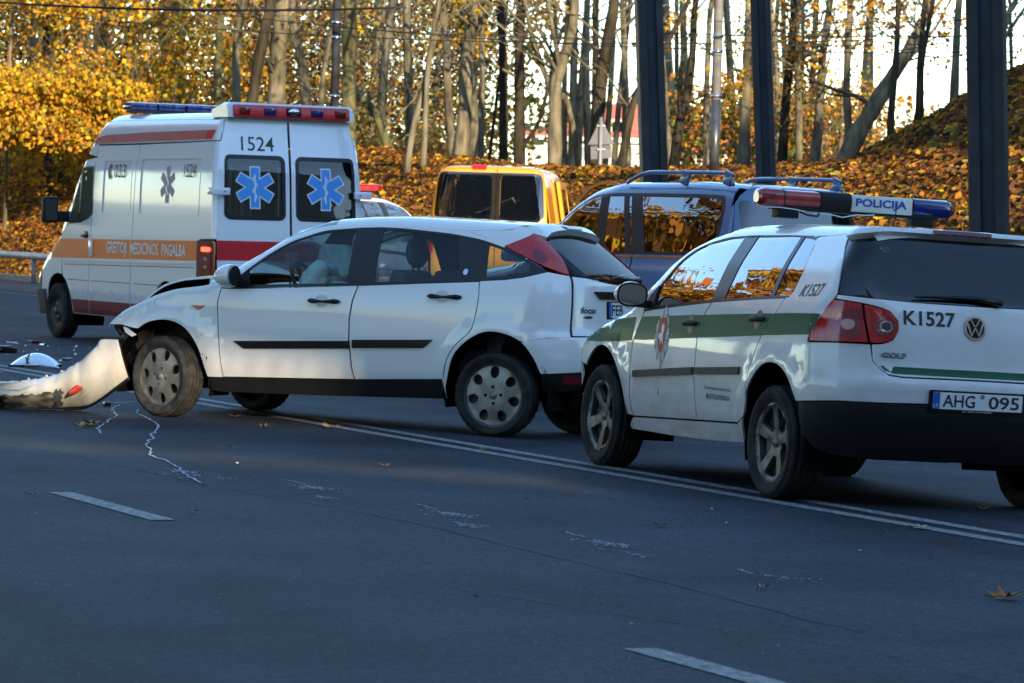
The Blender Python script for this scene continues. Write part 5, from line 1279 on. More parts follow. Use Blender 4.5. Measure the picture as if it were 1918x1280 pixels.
# ---------------------------------------------------------------- off-roader, yellow van, second police car
def build_suv():
    B = SUV; pm = M['suv']; root = pose('off_road_car', 'suv')
    tag(root, 'dark blue off-road car with roof rails parked behind the police hatchback', 'car')
    s0 = B.s0
    top_panels(root, B, pm, 2.36, 1.50, -.58, rear_top=1.8)
    hip = lambda a, b, n=30: hips(B, a, b, n)[0]
    dtop = spl([(1.98, 1.30), (1.75, 1.52), (1.52, 1.70), (1.36, 1.79), (1.20, 1.835), (1.0, 1.85), (.4, 1.855), (-.38, 1.850), (-.50, 1.82), (-.54, 1.72), (-.56, 1.40), (-.55, 1.335)], 4)
    fa = arc(2.73, .38, .50, 190, -10, 18); ra = arc(0, .38, .50, 190, -10, 18)
    for s in (1, -1):
        up = hip(-.58, 2.06, 60)
        surf('roof_frame', root, B, up[::1] + [(2.02, 1.28)] + dtop, pm, gap=0, side=s)
        surf('rear_quarter', root, B, [(-.55, 1.332), (-.56, 1.40), (-.54, 1.72), (-.50, 1.82), (-.50, up[2][1])] + [p for p in hip(-.73, -.5, 12)][::-1] + [(-.745, 1.7), (-.745, 1.2), (-.745, .62), (-.47, .58)] + [p for p in ra[::-1] if p[1] > .55 and p[0] < .35] + [(.30, .75), (.45, 1.0), (.50, 1.325)], pm, gap=.003, side=s)
        surf('rear_door', root, B, [(.515, 1.325), (.465, 1.0), (.32, .76), (.42, .66), (.50, .45), (1.10, .45), (1.13, 1.305)], pm, gap=.003, side=s)
        surf('front_door', root, B, [(1.14, 1.305), (1.11, .45), (2.14, .45), (2.10, 1.27)], pm, gap=.003, side=s)
        surf('front_fender', root, B, [(2.12, 1.27), (2.16, .45)] + [p for p in fa if p[1] > .44] + [(3.25, .5), (3.3, 1.0)] + hip(2.14, 3.3, 14)[::-1], pm, gap=.003, side=s)
        surf('sill_board', root, B, [(2.20, .44), (.52, .44), (.52, .34), (2.20, .34)], M['plastic'], off=.03, rim=.05, gap=0, side=s)
        wf = [p for p in dtop if p[0] > 1.18] + [(1.165, 1.838), (1.03, 1.318), (1.90, 1.295)]
        wr = [(1.07, 1.835), (.845, 1.838), (.60, 1.325), (.93, 1.318)]
        wv = [(.80, 1.838), (.74, 1.838), (.50, 1.327), (.555, 1.326)]
        wq = [(.62, 1.838), (-.40, 1.834), (-.485, 1.80), (-.515, 1.70), (-.53, 1.36), (.36, 1.333)]
        hs = []
        for w in (wf, wr, wv, wq):
            w = np.array(w); w = w if area2(w) > 0 else w[::-1]; hs.append(inset(w, .012)); surf('side_window', root, B, inset(w, .012), M['glasspriv'], off=-.004, gap=0, rim=0, side=s)
        surf('window_frame', root, B, dtop + [(.5, 1.322), (1.14, 1.30), (2.0, 1.275)], M['frame'], holes=hs, off=-.001, rim=.004, gap=0, side=s)
        surf('belt_moulding', root, B, [(2.0, 1.285), (-.56, 1.328), (-.56, 1.312), (2.0, 1.268)], M['chrome'], off=.006, rim=.008, gap=0, side=s)
        surf('rub_strip', root, B, [(2.1, .85), (.5, .85), (.5, .80), (2.1, .80)], M['plastic'], off=.02, rim=.03, gap=0, side=s)
        P = B.pos('wrap', [(.66, 1.16), (.58, 1.165), (.50, 1.165)]); tubeobj('door_handle', P * [1, s, 1] + np.array([0, .03 * s, 0]), .014, M['trim'], root, 8)
        # roof rail with three feet
        rl = empty('roof_rail', parent=root)
        hy = float(B.pos('top', [(.6, .5)])[0][2])
        yy = .60 * s
        tubeobj('rail_bar', spl([(.90, yy, 1.945), (.76, yy, 2.0), (.60, yy, 2.035), (.3, yy, 2.04), (-.42, yy, 2.035), (-.52, yy, 2.01), (-.56, yy, 1.93)], 4), .017, pm, rl, 8)
        for x in (.09, -.49): boxobj('rail_foot', (x, yy, 1.99), (.10, .035, .12), pm, rl, Matrix.Rotation(-.35, 3, 'Y'), .012)
        f = (lambda P: P) if s > 0 else (lambda P: [(2 * s0 - p[0], p[1]) for p in P])
        surf('tail_lamp', root, B, f(rrect(-.86, 1.0, -.76, 1.30, .02)), M['darkred'], off=.01, gap=0)
        mr = boxobj('door_mirror', (1.95, 1.03 * s, 1.30), (.12, .22, .17), pm, root, None, .04)
        for x in (2.73, 0): housing(root, x, .38, .50, .5 * s, .85 * s)
    surf('tailgate', root, B, [(-.752, 1.30), (-.752, .62), (2 * s0 + .752, .62), (2 * s0 + .752, 1.30)], pm, gap=.003)
    hh = hips(B, s0 + .01, -.752, 16)[0]
    surf('rear_header', root, B, [(-.752, 1.30), (-.752, 1.80), (s0, 1.83), (2 * s0 + .752, 1.80), (2 * s0 + .752, 1.30)] + [(2 * s0 - p[0], p[1]) for p in hh[::-1]] if False else hh[::-1] + [(2 * s0 - p[0], p[1]) for p in hh] + [(2 * s0 + .752, 1.31), (-.752, 1.31)], pm, holes=[rrect(2 * s0 + .83, 1.35, -.83, 1.80, .06)], gap=.001)
    surf('rear_window', root, B, rrect(2 * s0 + .83, 1.35, -.83, 1.80, .06), M['glassdark'], off=-.004, gap=0, rim=0)
    surf('rear_bumper', root, B, [(-.50, .60), (-.50, .42), (2 * s0 + .50, .42), (2 * s0 + .50, .60)], M['plastic'], off=.04, rim=.05, gap=0)
    surf('high_brake_light', root, B, rrect(s0 - .30, 1.825, s0 + .50, 1.855, .01), M['redlens'], off=.02, rim=.02, gap=0)
    liner(root, B, .40, 1.18, 0, ((2.73, .5), (0, .5)))
    for (x, y) in ((1.1, .38), (1.1, -.38)): seat(root, x, y, .75, M['seat'])
    for (x, y) in ((2.73, .74), (2.73, -.74), (0, .74), (0, -.74)): wheel(root, x, y, .38, .38, .26, 'offroad', 0, .2)
    return root

def build_van():
    B = VAN; pm = M['van']; root = pose('delivery_van', 'van')
    tag(root, 'yellow delivery van seen from the rear with its right front door swung open', 'van')
    s0 = B.s0
    top_panels(root, B, pm, 2.95, 2.20, -.58, rear_top=1.9)
    hip = lambda a, b, n=30: hips(B, a, b, n)[0]
    fa = arc(2.95, .33, .42, 190, -10, 14); ra = arc(0, .33, .42, 190, -10, 14)
    for s in (1, -1):
        up = hip(-.70, 2.20, 40)
        if s < 0:
            surf('cargo_side', root, B, [(.62, .32), (.62, up[-1][1])] + [p for p in up[::-1] if p[0] < .62] + [(-.70, 1.2), (-.70, .32), (-.42, .30)] + ra[::-1] + [(.42, .32)], pm, gap=.004, side=s)
            surf('sliding_door', root, B, [(.60, 1.78), (.60, .34), (1.85, .34), (1.85, 1.78)], pm, off=.07, rim=.05, gap=0, side=s, holes=[rrect(.75, 1.15, 1.70, 1.68, .06)])
            surf('side_window', root, B, rrect(.75, 1.15, 1.70, 1.68, .06), M['glasspriv'], off=.065, rim=0, gap=0, side=s)
            surf('door_track', root, B, [(.60, 1.12), (.60, 1.07), (-.55, 1.07), (-.55, 1.12)], M['trim'], off=.01, rim=.02, gap=0, side=s)
            surf('side_opening', root, B, [(.64, .34), (1.95, .34), (1.95, 1.80), (.64, 1.80)], M['well'], off=-.03, rim=0, gap=0, side=s)
            surf('roof_frame', root, B, [p for p in up if p[0] > .62] + [(2.15, 1.80), (.64, 1.80)], pm, gap=0, side=s)
        else:
            surf('cargo_side', root, B, [(1.95, .32), (1.95, up[-5][1])] + [p for p in up[::-1] if p[0] < 1.95] + [(-.70, 1.2), (-.70, .32), (-.42, .30)] + ra[::-1] + [(.42, .32)], pm, gap=.004, side=s)
            surf('front_door', root, B, [(1.97, .32), (1.97, 1.10), (2.85, 1.10), (2.85, .8), (2.52, .5), (2.52, .32)], pm, gap=.004, side=s)
            surf('side_window', root, B, [(1.99, 1.12), (1.99, 1.78), (2.25, 1.76), (2.80, 1.15)], M['glass'], gap=.004, side=s)
        surf('front_fender', root, B, [(2.87, 1.08), (2.87, .8)] + fa[4:] + [(3.4, .4), (3.4, .8)] + hip(2.98, 3.4, 10)[::-1], pm, gap=.003, side=s)
        f = (lambda P: P) if s > 0 else (lambda P: [(2 * s0 - p[0], p[1]) for p in P])
        surf('tail_lamp', root, B, f(rrect(-.80, .75, -.71, 1.15, .02)), M['redlens'], off=.01, gap=0)
        for x in (2.95, 0): housing(root, x, .33, .42, .5 * s, .86 * s)
        boxobj('door_mirror' , (2.62, 1.03 * s if s > 0 else 1.0 * s, 1.30), (.10, .20, .24), M['plastic'], root, None, .04) if s > 0 else None
    hh = hips(B, s0 + .01, -.70, 16)[0]
    hol = [(Y_ + s0, z) for Y_, z in rrect(-.70, 1.20, .70, 1.86, .10)]
    split = s0 - .09
    surf('rear_frame', root, B, hh[::-1] + [(2 * s0 - p[0], p[1]) for p in hh] + [(2 * s0 + .70, 1.92), (split, 1.955), (-.70, 1.92)], pm, gap=.001)
    surf('rear_door', root, B, [(split + .004, 1.945), (-.72, 1.915), (-.76, 1.2), (-.78, .42), (split + .004, .42)], pm, gap=.002, holes=[rrect(split + .06, 1.22, s0 + .72, 1.85, .08)])
    surf('rear_door', root, B, [(split - .004, 1.945), (2 * s0 + .72, 1.915), (2 * s0 + .76, 1.2), (2 * s0 + .78, .42), (split - .004, .42)], pm, gap=.002, holes=[rrect(s0 - .72, 1.22, split - .06, 1.85, .08)])
    surf('rear_window', root, B, rrect(s0 - .755, 1.19, s0 + .755, 1.885, .13), M['glassdark'], off=.004, gap=0, rim=.01, holes=[rrect(split + .07, 1.24, s0 + .70, 1.84, .08), rrect(s0 - .69, 1.24, split - .05, 1.84, .08)])
    surf('window_pane', root, B, rrect(split + .06, 1.23, s0 + .71, 1.85, .08), M['glassrear'], off=.003, gap=0, rim=0); surf('window_pane', root, B, rrect(s0 - .70, 1.23, split - .04, 1.85, .08), M['glassrear'], off=.003, gap=0, rim=0)
    surf('window_post', root, B, [(split - .07, 1.2), (split - .07, 1.88), (split + .07, 1.88), (split + .07, 1.2)], M['well'], off=-.03, gap=0, rim=0)
    surf('high_brake_light', root, B, rrect(s0 + .06, 1.92, s0 + .26, 1.965, .012), M['redlens'], off=.03, rim=.03, gap=0)
    surf('rear_bumper', root, B, [(-.66, .40), (-.66, .25), (2 * s0 + .66, .25), (2 * s0 + .66, .40)], M['plastic'], off=.04, rim=.05, gap=0)
    liner(root, B, .26, 1.08, 0, ((2.95, .42), (0, .42)))
    boxobj('bulkhead', (1.98, 0, 1.1), (.03, 1.5, 1.4), mat('bulkhead_grey', (.12, .12, .12), .7), root)
    for y in (.4, -.4): seat(root, 2.2, y, .5, M['seat'])
    # open front door, hinged at its front edge
    d = empty('open_door', (2.86, -.81, 0), (0, 0, math.radians(60)), root)
    W = 1.02
    V = []; 
    def slab(name, o, hol, m, th=.05):
        V2, T = cdt(o, hol, .12); P = [( -x, 0., z) for x, z in V2] + [(-x, -th, z) for x, z in V2]; n_ = len(V2); F = [tuple(t) for t in T] + [tuple(i + n_ for i in t[::-1]) for t in T]
        c = set((t[i], t[(i + 1) % 3]) for t in T for i in range(3))
        F += [(b, a, a + n_, b + n_) for a, b in c if (b, a) not in c]
        return mesh(name, P, F, m, d)
    ow = [(.0, .34), (W, .34), (W, 1.25), (W - .02, 1.60), (W - .09, 1.80), (W - .22, 1.86), (.60, 1.85), (.38, 1.76), (.20, 1.58), (.03, 1.28), (0, 1.12)]
    hole = [(.08, 1.18), (W - .05, 1.18), (W - .05, 1.30), (W - .065, 1.60), (W - .13, 1.76), (W - .24, 1.81), (.61, 1.80), (.41, 1.72), (.235, 1.55)]
    slab('door_panel', ow, [hole], M['suvframe'])
    V2, T = cdt(hole, (), .3); mesh('door_window', [(-x, -.025, z) for x, z in V2], T, M['glass'], d)
    slab('door_card', [(.06, .42), (W - .06, .42), (W - .06, 1.12), (.06, 1.10)], (), M['dash'], .07)
    boxobj('door_mirror', (-.20, -.16, 1.30), (.17, .16, .25), M['plastic'], d, None, .04)
    for (x, y) in ((2.95, .74), (2.95, -.74), (0, .76), (0, -.76)): wheel(root, x, y, .33, .33, .2, 'steel', 0, .2)
    return root

def build_police2(g):
    """second patrol car behind the ambulance: same kind of car, its own light bar"""
    skip = {'light_bar', 'lettering', 'roof_aerial', 'crest'}
    c = g.copy(); link(c)
    for ch in list(g.children):
        if ch.name.split('.')[0] in skip: continue
        copy_tree(ch, c)
    for k in ('label', 'category', 'group'):
        if k in c: del c[k]
    c.name = 'parked_patrol_car'
    x, y, yaw = -3.05, 57.6, math.radians(66)
    c.matrix_world = Matrix.Translation((x, y, float(gz(x, y)) + .10)) @ Matrix.Rotation(yaw, 4, 'Z')
    tag(c, 'small white patrol car with a red light bar peeping out behind the ambulance', 'car')
    lb = empty('light_bar', (.95, 0, 1.62), parent=c)
    boxobj('red_lens', (0, -.40, .01), (.16, .40, .11), M['redbeacon'], lb, None, .03); boxobj('blue_lens', (0, .40, .01), (.16, .40, .11), M['bluelens'], lb, None, .03)
    boxobj('siren_box', (0, 0, .01), (.15, .40, .10), M['plastic'], lb, None, .02); boxobj('bar_base', (0, 0, -.06), (.10, 1.1, .03), M['plastic'], lb)
    tubeobj('bar_strap', [(0, -.55, -.05), (0, -.62, -.13)], .015, M['trim'], lb, 6)
    return c
# ---------------------------------------------------------------- ground, road, markings
RD = np.array([.3935, -.919]); RN = np.array([.919, .3935])
def on_road(t, n, dz=0.):
    p = np.outer(np.atleast_1d(t), RD) + np.outer(np.atleast_1d(n), RN)
    return np.c_[p, gz(p[:, 0], p[:, 1]) + dz]

def asphalt():
    def build(nt, b, tc):
        n, L = nt.nodes, nt.links
        f1 = n.new('ShaderNodeTexNoise'); f1.inputs['Scale'].default_value = 62; f1.inputs['Detail'].default_value = 3
        f2 = n.new('ShaderNodeTexNoise'); f2.inputs['Scale'].default_value = .5; f2.inputs['Detail'].default_value = 8; f2.inputs['Roughness'].default_value = .6
        mp = n.new('ShaderNodeMapping'); mp.inputs['Rotation'].default_value = (0, 0, math.radians(66.8 - 90)); mp.inputs['Scale'].default_value = (1, 1, 1)
        ms = n.new('ShaderNodeMapping'); ms.inputs['Scale'].default_value = (1.3, .10, 1)
        L.new(tc.outputs['Object'], mp.inputs[0]); L.new(mp.outputs[0], ms.inputs[0]); L.new(ms.outputs[0], f2.inputs['Vector'])
        L.new(tc.outputs['Object'], f1.inputs['Vector'])
        f3 = n.new('ShaderNodeTexNoise'); f3.inputs['Scale'].default_value = .8; f3.inputs['Detail'].default_value = 6; L.new(tc.outputs['Object'], f3.inputs['Vector'])
        r1 = n.new('ShaderNodeMapRange'); r1.inputs[1].default_value = .36; r1.inputs[2].default_value = .66; r1.inputs[3].default_value = .50; r1.inputs[4].default_value = 1.65; L.new(f1.outputs['Fac'], r1.inputs[0])
        r2 = n.new('ShaderNodeMapRange'); r2.inputs[1].default_value = .3; r2.inputs[2].default_value = .7; r2.inputs[3].default_value = .62; r2.inputs[4].default_value = 1.42; L.new(f2.outputs['Fac'], r2.inputs[0])
        r3 = n.new('ShaderNodeMapRange'); r3.inputs[1].default_value = .3; r3.inputs[2].default_value = .7; r3.inputs[3].default_value = .66; r3.inputs[4].default_value = 1.34; L.new(f3.outputs['Fac'], r3.inputs[0])
        f4 = n.new('ShaderNodeTexNoise'); f4.inputs['Scale'].default_value = 17; f4.inputs['Detail'].default_value = 4; L.new(tc.outputs['Object'], f4.inputs['Vector'])
        r4 = n.new('ShaderNodeMapRange'); r4.inputs[1].default_value = .35; r4.inputs[2].default_value = .65; r4.inputs[3].default_value = .74; r4.inputs[4].default_value = 1.28; L.new(f4.outputs['Fac'], r4.inputs[0])
        m0 = n.new('ShaderNodeMath'); m0.operation = 'MULTIPLY'; L.new(r1.outputs[0], m0.inputs[0]); L.new(r4.outputs[0], m0.inputs[1])
        m1 = n.new('ShaderNodeMath'); m1.operation = 'MULTIPLY'; L.new(m0.outputs[0], m1.inputs[0]); L.new(r2.outputs[0], m1.inputs[1])
        m2 = n.new('ShaderNodeMath'); m2.operation = 'MULTIPLY'; L.new(m1.outputs[0], m2.inputs[0]); L.new(r3.outputs[0], m2.inputs[1])
        vm = n.new('ShaderNodeVectorMath'); vm.operation = 'SCALE'; vm.inputs[0].default_value = (.025, .031, .0405); L.new(m2.outputs[0], vm.inputs['Scale'])
        # pale grit
        v = n.new('ShaderNodeTexVoronoi'); v.inputs['Scale'].default_value = 26; L.new(tc.outputs['Object'], v.inputs['Vector'])
        lt = n.new('ShaderNodeMath'); lt.operation = 'LESS_THAN'; lt.inputs[1].default_value = .13; L.new(v.outputs['Distance'], lt.inputs[0])
        sp = n.new('ShaderNodeSeparateColor'); L.new(v.outputs['Color'], sp.inputs[0]); g2 = n.new('ShaderNodeMath'); g2.operation = 'GREATER_THAN'; g2.inputs[1].default_value = .90; L.new(sp.outputs[0], g2.inputs[0])
        mm = n.new('ShaderNodeMath'); mm.operation = 'MULTIPLY'; L.new(lt.outputs[0], mm.inputs[0]); L.new(g2.outputs[0], mm.inputs[1])
        mx = n.new('ShaderNodeMix'); mx.data_type = 'RGBA'; L.new(mm.outputs[0], mx.inputs[0]); L.new(vm.outputs[0], mx.inputs[6]); mx.inputs[7].default_value = (.22, .22, .21, 1)
        L.new(mx.outputs[2], b.inputs['Base Color'])
        bp = n.new('ShaderNodeBump'); bp.inputs['Strength'].default_value = .6; bp.inputs['Distance'].default_value = .006; L.new(f1.outputs['Fac'], bp.inputs['Height']); L.new(bp.outputs[0], b.inputs['Normal'])
    return mat('asphalt', (.05, .05, .05), .8, spec=.12, build=build)

def build_road():
    M['asphalt'] = asphalt()
    ts = np.concatenate([[-140, -120, -100, -90], np.arange(-80, 12, 1.5), [20, 40]]); ns = np.concatenate([[-60, -30, -15, -5, 0, 3, 6], np.arange(8, 24.1, .5)])
    ns = np.unique(np.r_[ns, 9.5, 12.8, 16.8, 21.0])
    T_, N_ = np.meshgrid(ts, ns, indexing='ij'); P = on_road(0, 0); P = np.c_[T_.ravel()[:, None] * RD + N_.ravel()[:, None] * RN]
    V = np.c_[P, gz(P[:, 0], P[:, 1])]; n = len(ns)
    F = [(i * n + j, (i + 1) * n + j, (i + 1) * n + j + 1, i * n + j + 1) for i in range(len(ts) - 1) for j in range(n - 1)]
    o = mesh('road', V, F, M['asphalt']); tag(o, kind='structure')
    g = mesh('ground', [(-900, -400, -.6), (900, -400, -.6), (900, 1500, -.6), (-900, 1500, -.6)], [(0, 1, 2, 3)], mat('far_ground', (.12, .09, .04), .9, noise=(.05, .8, (.08, .08, .03)))); tag(g, kind='structure')
    pm = mat('road_paint', (.30, .30, .29), .75, spec=.2, noise=(28, 1.0, (.12, .125, .13)), bump=(150, .2))
    def strip(name, t0, t1, n0, w, step=.7):
        t = np.arange(t0, t1 + step, step); t[-1] = t1; a = on_road(t, np.full(len(t), n0 - w / 2), .004); b = on_road(t, np.full(len(t), n0 + w / 2), .004)
        k = len(t); o = mesh(name, np.r_[a, b], [(i, i + 1, k + i + 1, k + i) for i in range(k - 1)], pm); tag(o, kind='structure')
    strip('lane_line', -75, 12, 9.13, .105); strip('lane_line', -75, 12, 9.36, .105)
    for k in range(-7, 4): strip('dashed_line', -18.47 + 6.99 * k, -16.76 + 6.99 * k, 5.42, .125)
    strip('lane_line', -75, 12, 19.6, .12)
    # tar seams that wander along the lane
    cm = mat('tar_seam', (.014, .015, .017), .8)
    def line(name, pts, w, m, dz=.0045, jag=.03, seed=1, step=.12):
        rg = np.random.default_rng(seed); P = np.array(pts, float); L_ = np.r_[0, np.cumsum(np.hypot(*np.diff(P, axis=0).T))]; s = np.arange(0, L_[-1], step)
        X = np.interp(s, L_, P[:, 0]); Y = np.interp(s, L_, P[:, 1]); wob = np.cumsum(rg.normal(size=len(s))) * jag * .3; wob -= np.linspace(wob[0], wob[-1], len(s))
        X = X + wob * RN[0] + rg.normal(size=len(s)) * jag * .12; Y = Y + wob * RN[1]
        ww = w * (.5 + rg.random(len(s))); Z = gz(X, Y) + dz; dx, dy = np.gradient(X), np.gradient(Y); q = np.maximum(np.hypot(dx, dy), 1e-9); nx, ny = -dy / q, dx / q
        V = np.r_[np.c_[X + nx * ww, Y + ny * ww, Z], np.c_[X - nx * ww, Y - ny * ww, Z]]; k = len(s)
        o = mesh(name, V, [(i, i + 1, k + i + 1, k + i) for i in range(k - 1)], m); tag(o, kind='structure'); return o
    line('road_crack', [(-3.5, 24.3), (-1.772, 20.277), (-.377, 17.671), (.30, 16.0), (1.3, 13.4)], .0045, cm, seed=3)
    line('road_crack', [(-.6, 15.2), (.3, 13.9), (1.2, 12.9), (2.0, 11.0)], .003, cm, seed=5)
    # chalk traces left on the road after the crash
    ch = mat('chalk_powder', (.42, .45, .50), .95, spec=.1)
    line('chalk_line', [(-2.95, 28.2), (-2.935, 27.324), (-2.803, 26.248), (-2.746, 25.219), (-2.67, 24.406)], .006, ch, .006, .04, 7, .10)
    line('chalk_line', [(-2.743, 27.6), (-2.375, 25.415), (-2.235, 23.586), (-2.047, 22.29), (-1.855, 21.376), (-1.638, 19.994)], .006, ch, .006, .028, 8, .10)
    line('chalk_line', [(-3.0, 28.4), (-2.75, 28.9), (-2.3, 28.6)], .010, ch, .006, .1, 10, .1)
    for k, (a, b) in enumerate((((-1.244, 20.498), (-1.08, 20.15)), ((-.467, 18.97), (-.35, 18.66)), ((.273, 17.492), (.37, 17.2)), ((.977, 15.792), (1.042, 15.568)))):
        line('chalk_line', [a, b], .003, ch, .006, .02, 20 + k, .03)
    rg = np.random.default_rng(2)
    def speckle(cx, cy, lx, n, ang=0., seed=0, sz=.007):
        rg = np.random.default_rng(seed); t = rg.normal(size=n) * lx * .5; w = rg.normal(size=n) * lx * .22 * (1 + .6 * np.sin(t * 30))
        d = RD * math.cos(ang) + RN * math.sin(ang); e = np.array([-d[1], d[0]]); V = []; F = []
        for i in range(n):
            c = np.array([cx, cy]) + d * t[i] * 1.3 + e * w[i]; r = sz * (.3 + rg.random() ** 2 * 1.3); z = float(gz(*c)) + .006; a0 = rg.random() * 3; k = len(V)
            V += [(c[0] + r * math.cos(a0 + q * 1.57), c[1] + 1.4 * r * math.sin(a0 + q * 1.57), z) for q in range(4)]; F.append((k, k + 1, k + 2, k + 3))
        o = mesh('chalk_powder_patch', V, F, ch); tag(o, kind='structure')
    speckle(-1.815, 20.925, .16, 160, 0, 1); speckle(-1.70, 20.6, .3, 90, .5, 11); speckle(-1.044, 19.946, .15, 190, 0, 2); speckle(-.95, 19.25, .10, 60, 0, 12); speckle(-.275, 18.368, .17, 210, 0, 3); speckle(-.19, 17.74, .13, 60, 0, 13)
    speckle(.446, 16.898, .14, 180, 0, 4); speckle(.555, 16.38, .14, 40, 0, 14); speckle(1.166, 15.439, .16, 70, .3, 5, .005)
    # dusty film bands across the carriageway
    # kerb along the verge
    kb = mat('kerb_concrete', (.30, .29, .27), .85, noise=(5, .6, (.20, .19, .17)), bump=(40, .3))
    for i in range(60):
        t = -118 + 1.6 * i; 
        a = np.array([-.367, .93]) * (-t) + np.array([.93, .367]) * 21.05; b = np.array([-.367, .93]) * (-t - 1.57) + np.array([.93, .367]) * 21.05
        if a[0] < -22 or a[0] > 9: continue
        e = np.array([.93, .367]) * .16; zt_ = float(gz(*((a + b) / 2))) + .13
        V = [(*a, zt_), (*b, zt_), (*(b + e), zt_), (*(a + e), zt_), (*a, zt_ - .3), (*b, zt_ - .3), (*(b + e), zt_ - .3), (*(a + e), zt_ - .3)]
        if i == 0 or 'kroot' not in KERB: KERB['kroot'] = empty('kerb', (0, 0, 0)); tag(KERB['kroot'], kind='structure')
        mesh('kerb_stone', V, [(0, 1, 2, 3), (0, 4, 5, 1), (1, 5, 6, 2), (2, 6, 7, 3), (3, 7, 4, 0)], kb, KERB['kroot'])
KERB = {}

def bank(x, y):
    """leaf-covered embankment beyond the verge"""
    x = np.asarray(x, float); y = np.asarray(y, float); s = .93 * x + .367 * y
    wob = .35 * np.sin(x * .35 + .2 * y) + .25 * np.sin(.5 * y + 1.7) + .12 * np.sin(1.9 * x + .7 * y) * np.cos(.9 * y)
    d = s - 21.5 - .25 * wob
    cr = np.interp(x, [-60, -14, -8, -3, 0, 4, 5.4, 8.5, 14, 40], [4.2, 4.0, 3.6, 3.0, 2.45, 2.3, 2.42, 4.3, 7.5, 11])
    a = .5 * d + .08 * wob; b = np.maximum(cr + .15 * wob - .30 * np.clip(s - 23.5 - 2 * cr, 0, 60), 1.6 + 0 * cr); k = .35
    h = np.clip(.5 + .5 * (b - a) / k, 0, 1); z = a * h + b * (1 - h) - k * h * (1 - h)
    return z + .05 * np.sin(3.1 * x + 1.3 * y) * np.sin(2.3 * y - x) + gz(x, y) * np.clip(1 - (s - 21) / 8, 0, 1)

LEAFC = {'yellow': (.60, .37, .025), 'gold': (.50, .24, .03), 'orange': (.36, .135, .028), 'brown': (.17, .085, .038), 'olive': (.26, .22, .045), 'pale': (.55, .42, .16), 'green': (.10, .13, .03), 'darkbrown': (.06, .034, .020)}
def leaf_mat(k):
    nm = 'leaf_' + k
    if nm in bpy.data.materials: return bpy.data.materials[nm]
    m = bpy.data.materials.new(nm); m.use_nodes = True; n = m.node_tree.nodes; L = m.node_tree.links; n.clear()
    o = n.new('ShaderNodeOutputMaterial'); d = n.new('ShaderNodeBsdfDiffuse'); t = n.new('ShaderNodeBsdfTranslucent'); mx = n.new('ShaderNodeMixShader'); mx.inputs[0].default_value = .30
    g = n.new('ShaderNodeNewGeometry'); hs = n.new('ShaderNodeHueSaturation'); hs.inputs['Color'].default_value = (*LEAFC[k], 1)
    r = n.new('ShaderNodeMapRange'); r.inputs[3].default_value = .485; r.inputs[4].default_value = .515; L.new(g.outputs['Random Per Island'], r.inputs[0]); L.new(r.outputs[0], hs.inputs['Hue'])
    w = n.new('ShaderNodeMath'); w.operation = 'FRACT'; w2 = n.new('ShaderNodeMath'); w2.operation = 'MULTIPLY'; w2.inputs[1].default_value = 17.3; L.new(g.outputs['Random Per Island'], w2.inputs[0]); L.new(w2.outputs[0], w.inputs[0])
    v = n.new('ShaderNodeMapRange'); v.inputs[3].default_value = .55; v.inputs[4].default_value = 1.25; L.new(w.outputs[0], v.inputs[0]); L.new(v.outputs[0], hs.inputs['Value'])
    L.new(hs.outputs[0], d.inputs[0]); L.new(hs.outputs[0], t.inputs[0]); L.new(d.outputs[0], mx.inputs[1]); L.new(t.outputs[0], mx.inputs[2]); L.new(mx.outputs[0], o.inputs[0])
    return m

def leaf_mesh(name, C, size, palette, probs, rg, parent=None, flat=None, me_only=False):
    """many small folded leaves at the points C; flat = normals to lie along"""
    n = len(C); size = np.broadcast_to(size, (n,)) * (.6 + .8 * rg.random(n))
    N = rg.normal(size=(n, 3)); N[:, 2] = np.abs(N[:, 2]) * .8
    if flat is not None: N = flat + rg.normal(size=(n, 3)) * .38
    N /= np.linalg.norm(N, axis=1)[:, None]; A = rg.normal(size=(n, 3)); A -= N * (A * N).sum(1)[:, None]; A /= np.linalg.norm(A, axis=1)[:, None]; B_ = np.cross(N, A)
    s = size[:, None]; w = (.35 + .25 * rg.random((n, 1)))
    P = np.stack([C - A * s * .5, C + B_ * s * w - A * s * .12 + N * s * .12, C + A * s * .5, C - B_ * s * w - A * s * .10 + N * s * .12, C + A * s * .02], 1)
    # five points: tip, side, tip, side round a creased middle
    V = P.reshape(-1, 3); i = np.arange(n) * 5
    F = np.stack([np.c_[i, i + 1, i + 4], np.c_[i + 1, i + 2, i + 4], np.c_[i + 2, i + 3, i + 4], np.c_[i + 3, i, i + 4]], 1).reshape(-1, 3)
    me = bpy.data.meshes.new(name); me.vertices.add(len(V)); me.vertices.foreach_set('co', V.ravel()); me.loops.add(len(F) * 3); me.loops.foreach_set('vertex_index', F.ravel().astype(np.int32))
    me.polygons.add(len(F)); me.polygons.foreach_set('loop_start', np.arange(len(F), dtype=np.int32) * 3); me.polygons.foreach_set('loop_total', np.full(len(F), 3, np.int32))
    for k in palette: me.materials.append(leaf_mat(k))
    mi = rg.choice(len(palette), size=n, p=np.array(probs) / sum(probs)); me.polygons.foreach_set('material_index', np.repeat(mi, 4).astype(np.int32)); me.update()
    if me_only: return me
    o = bpy.data.objects.new(name, me); link(o, parent); return o

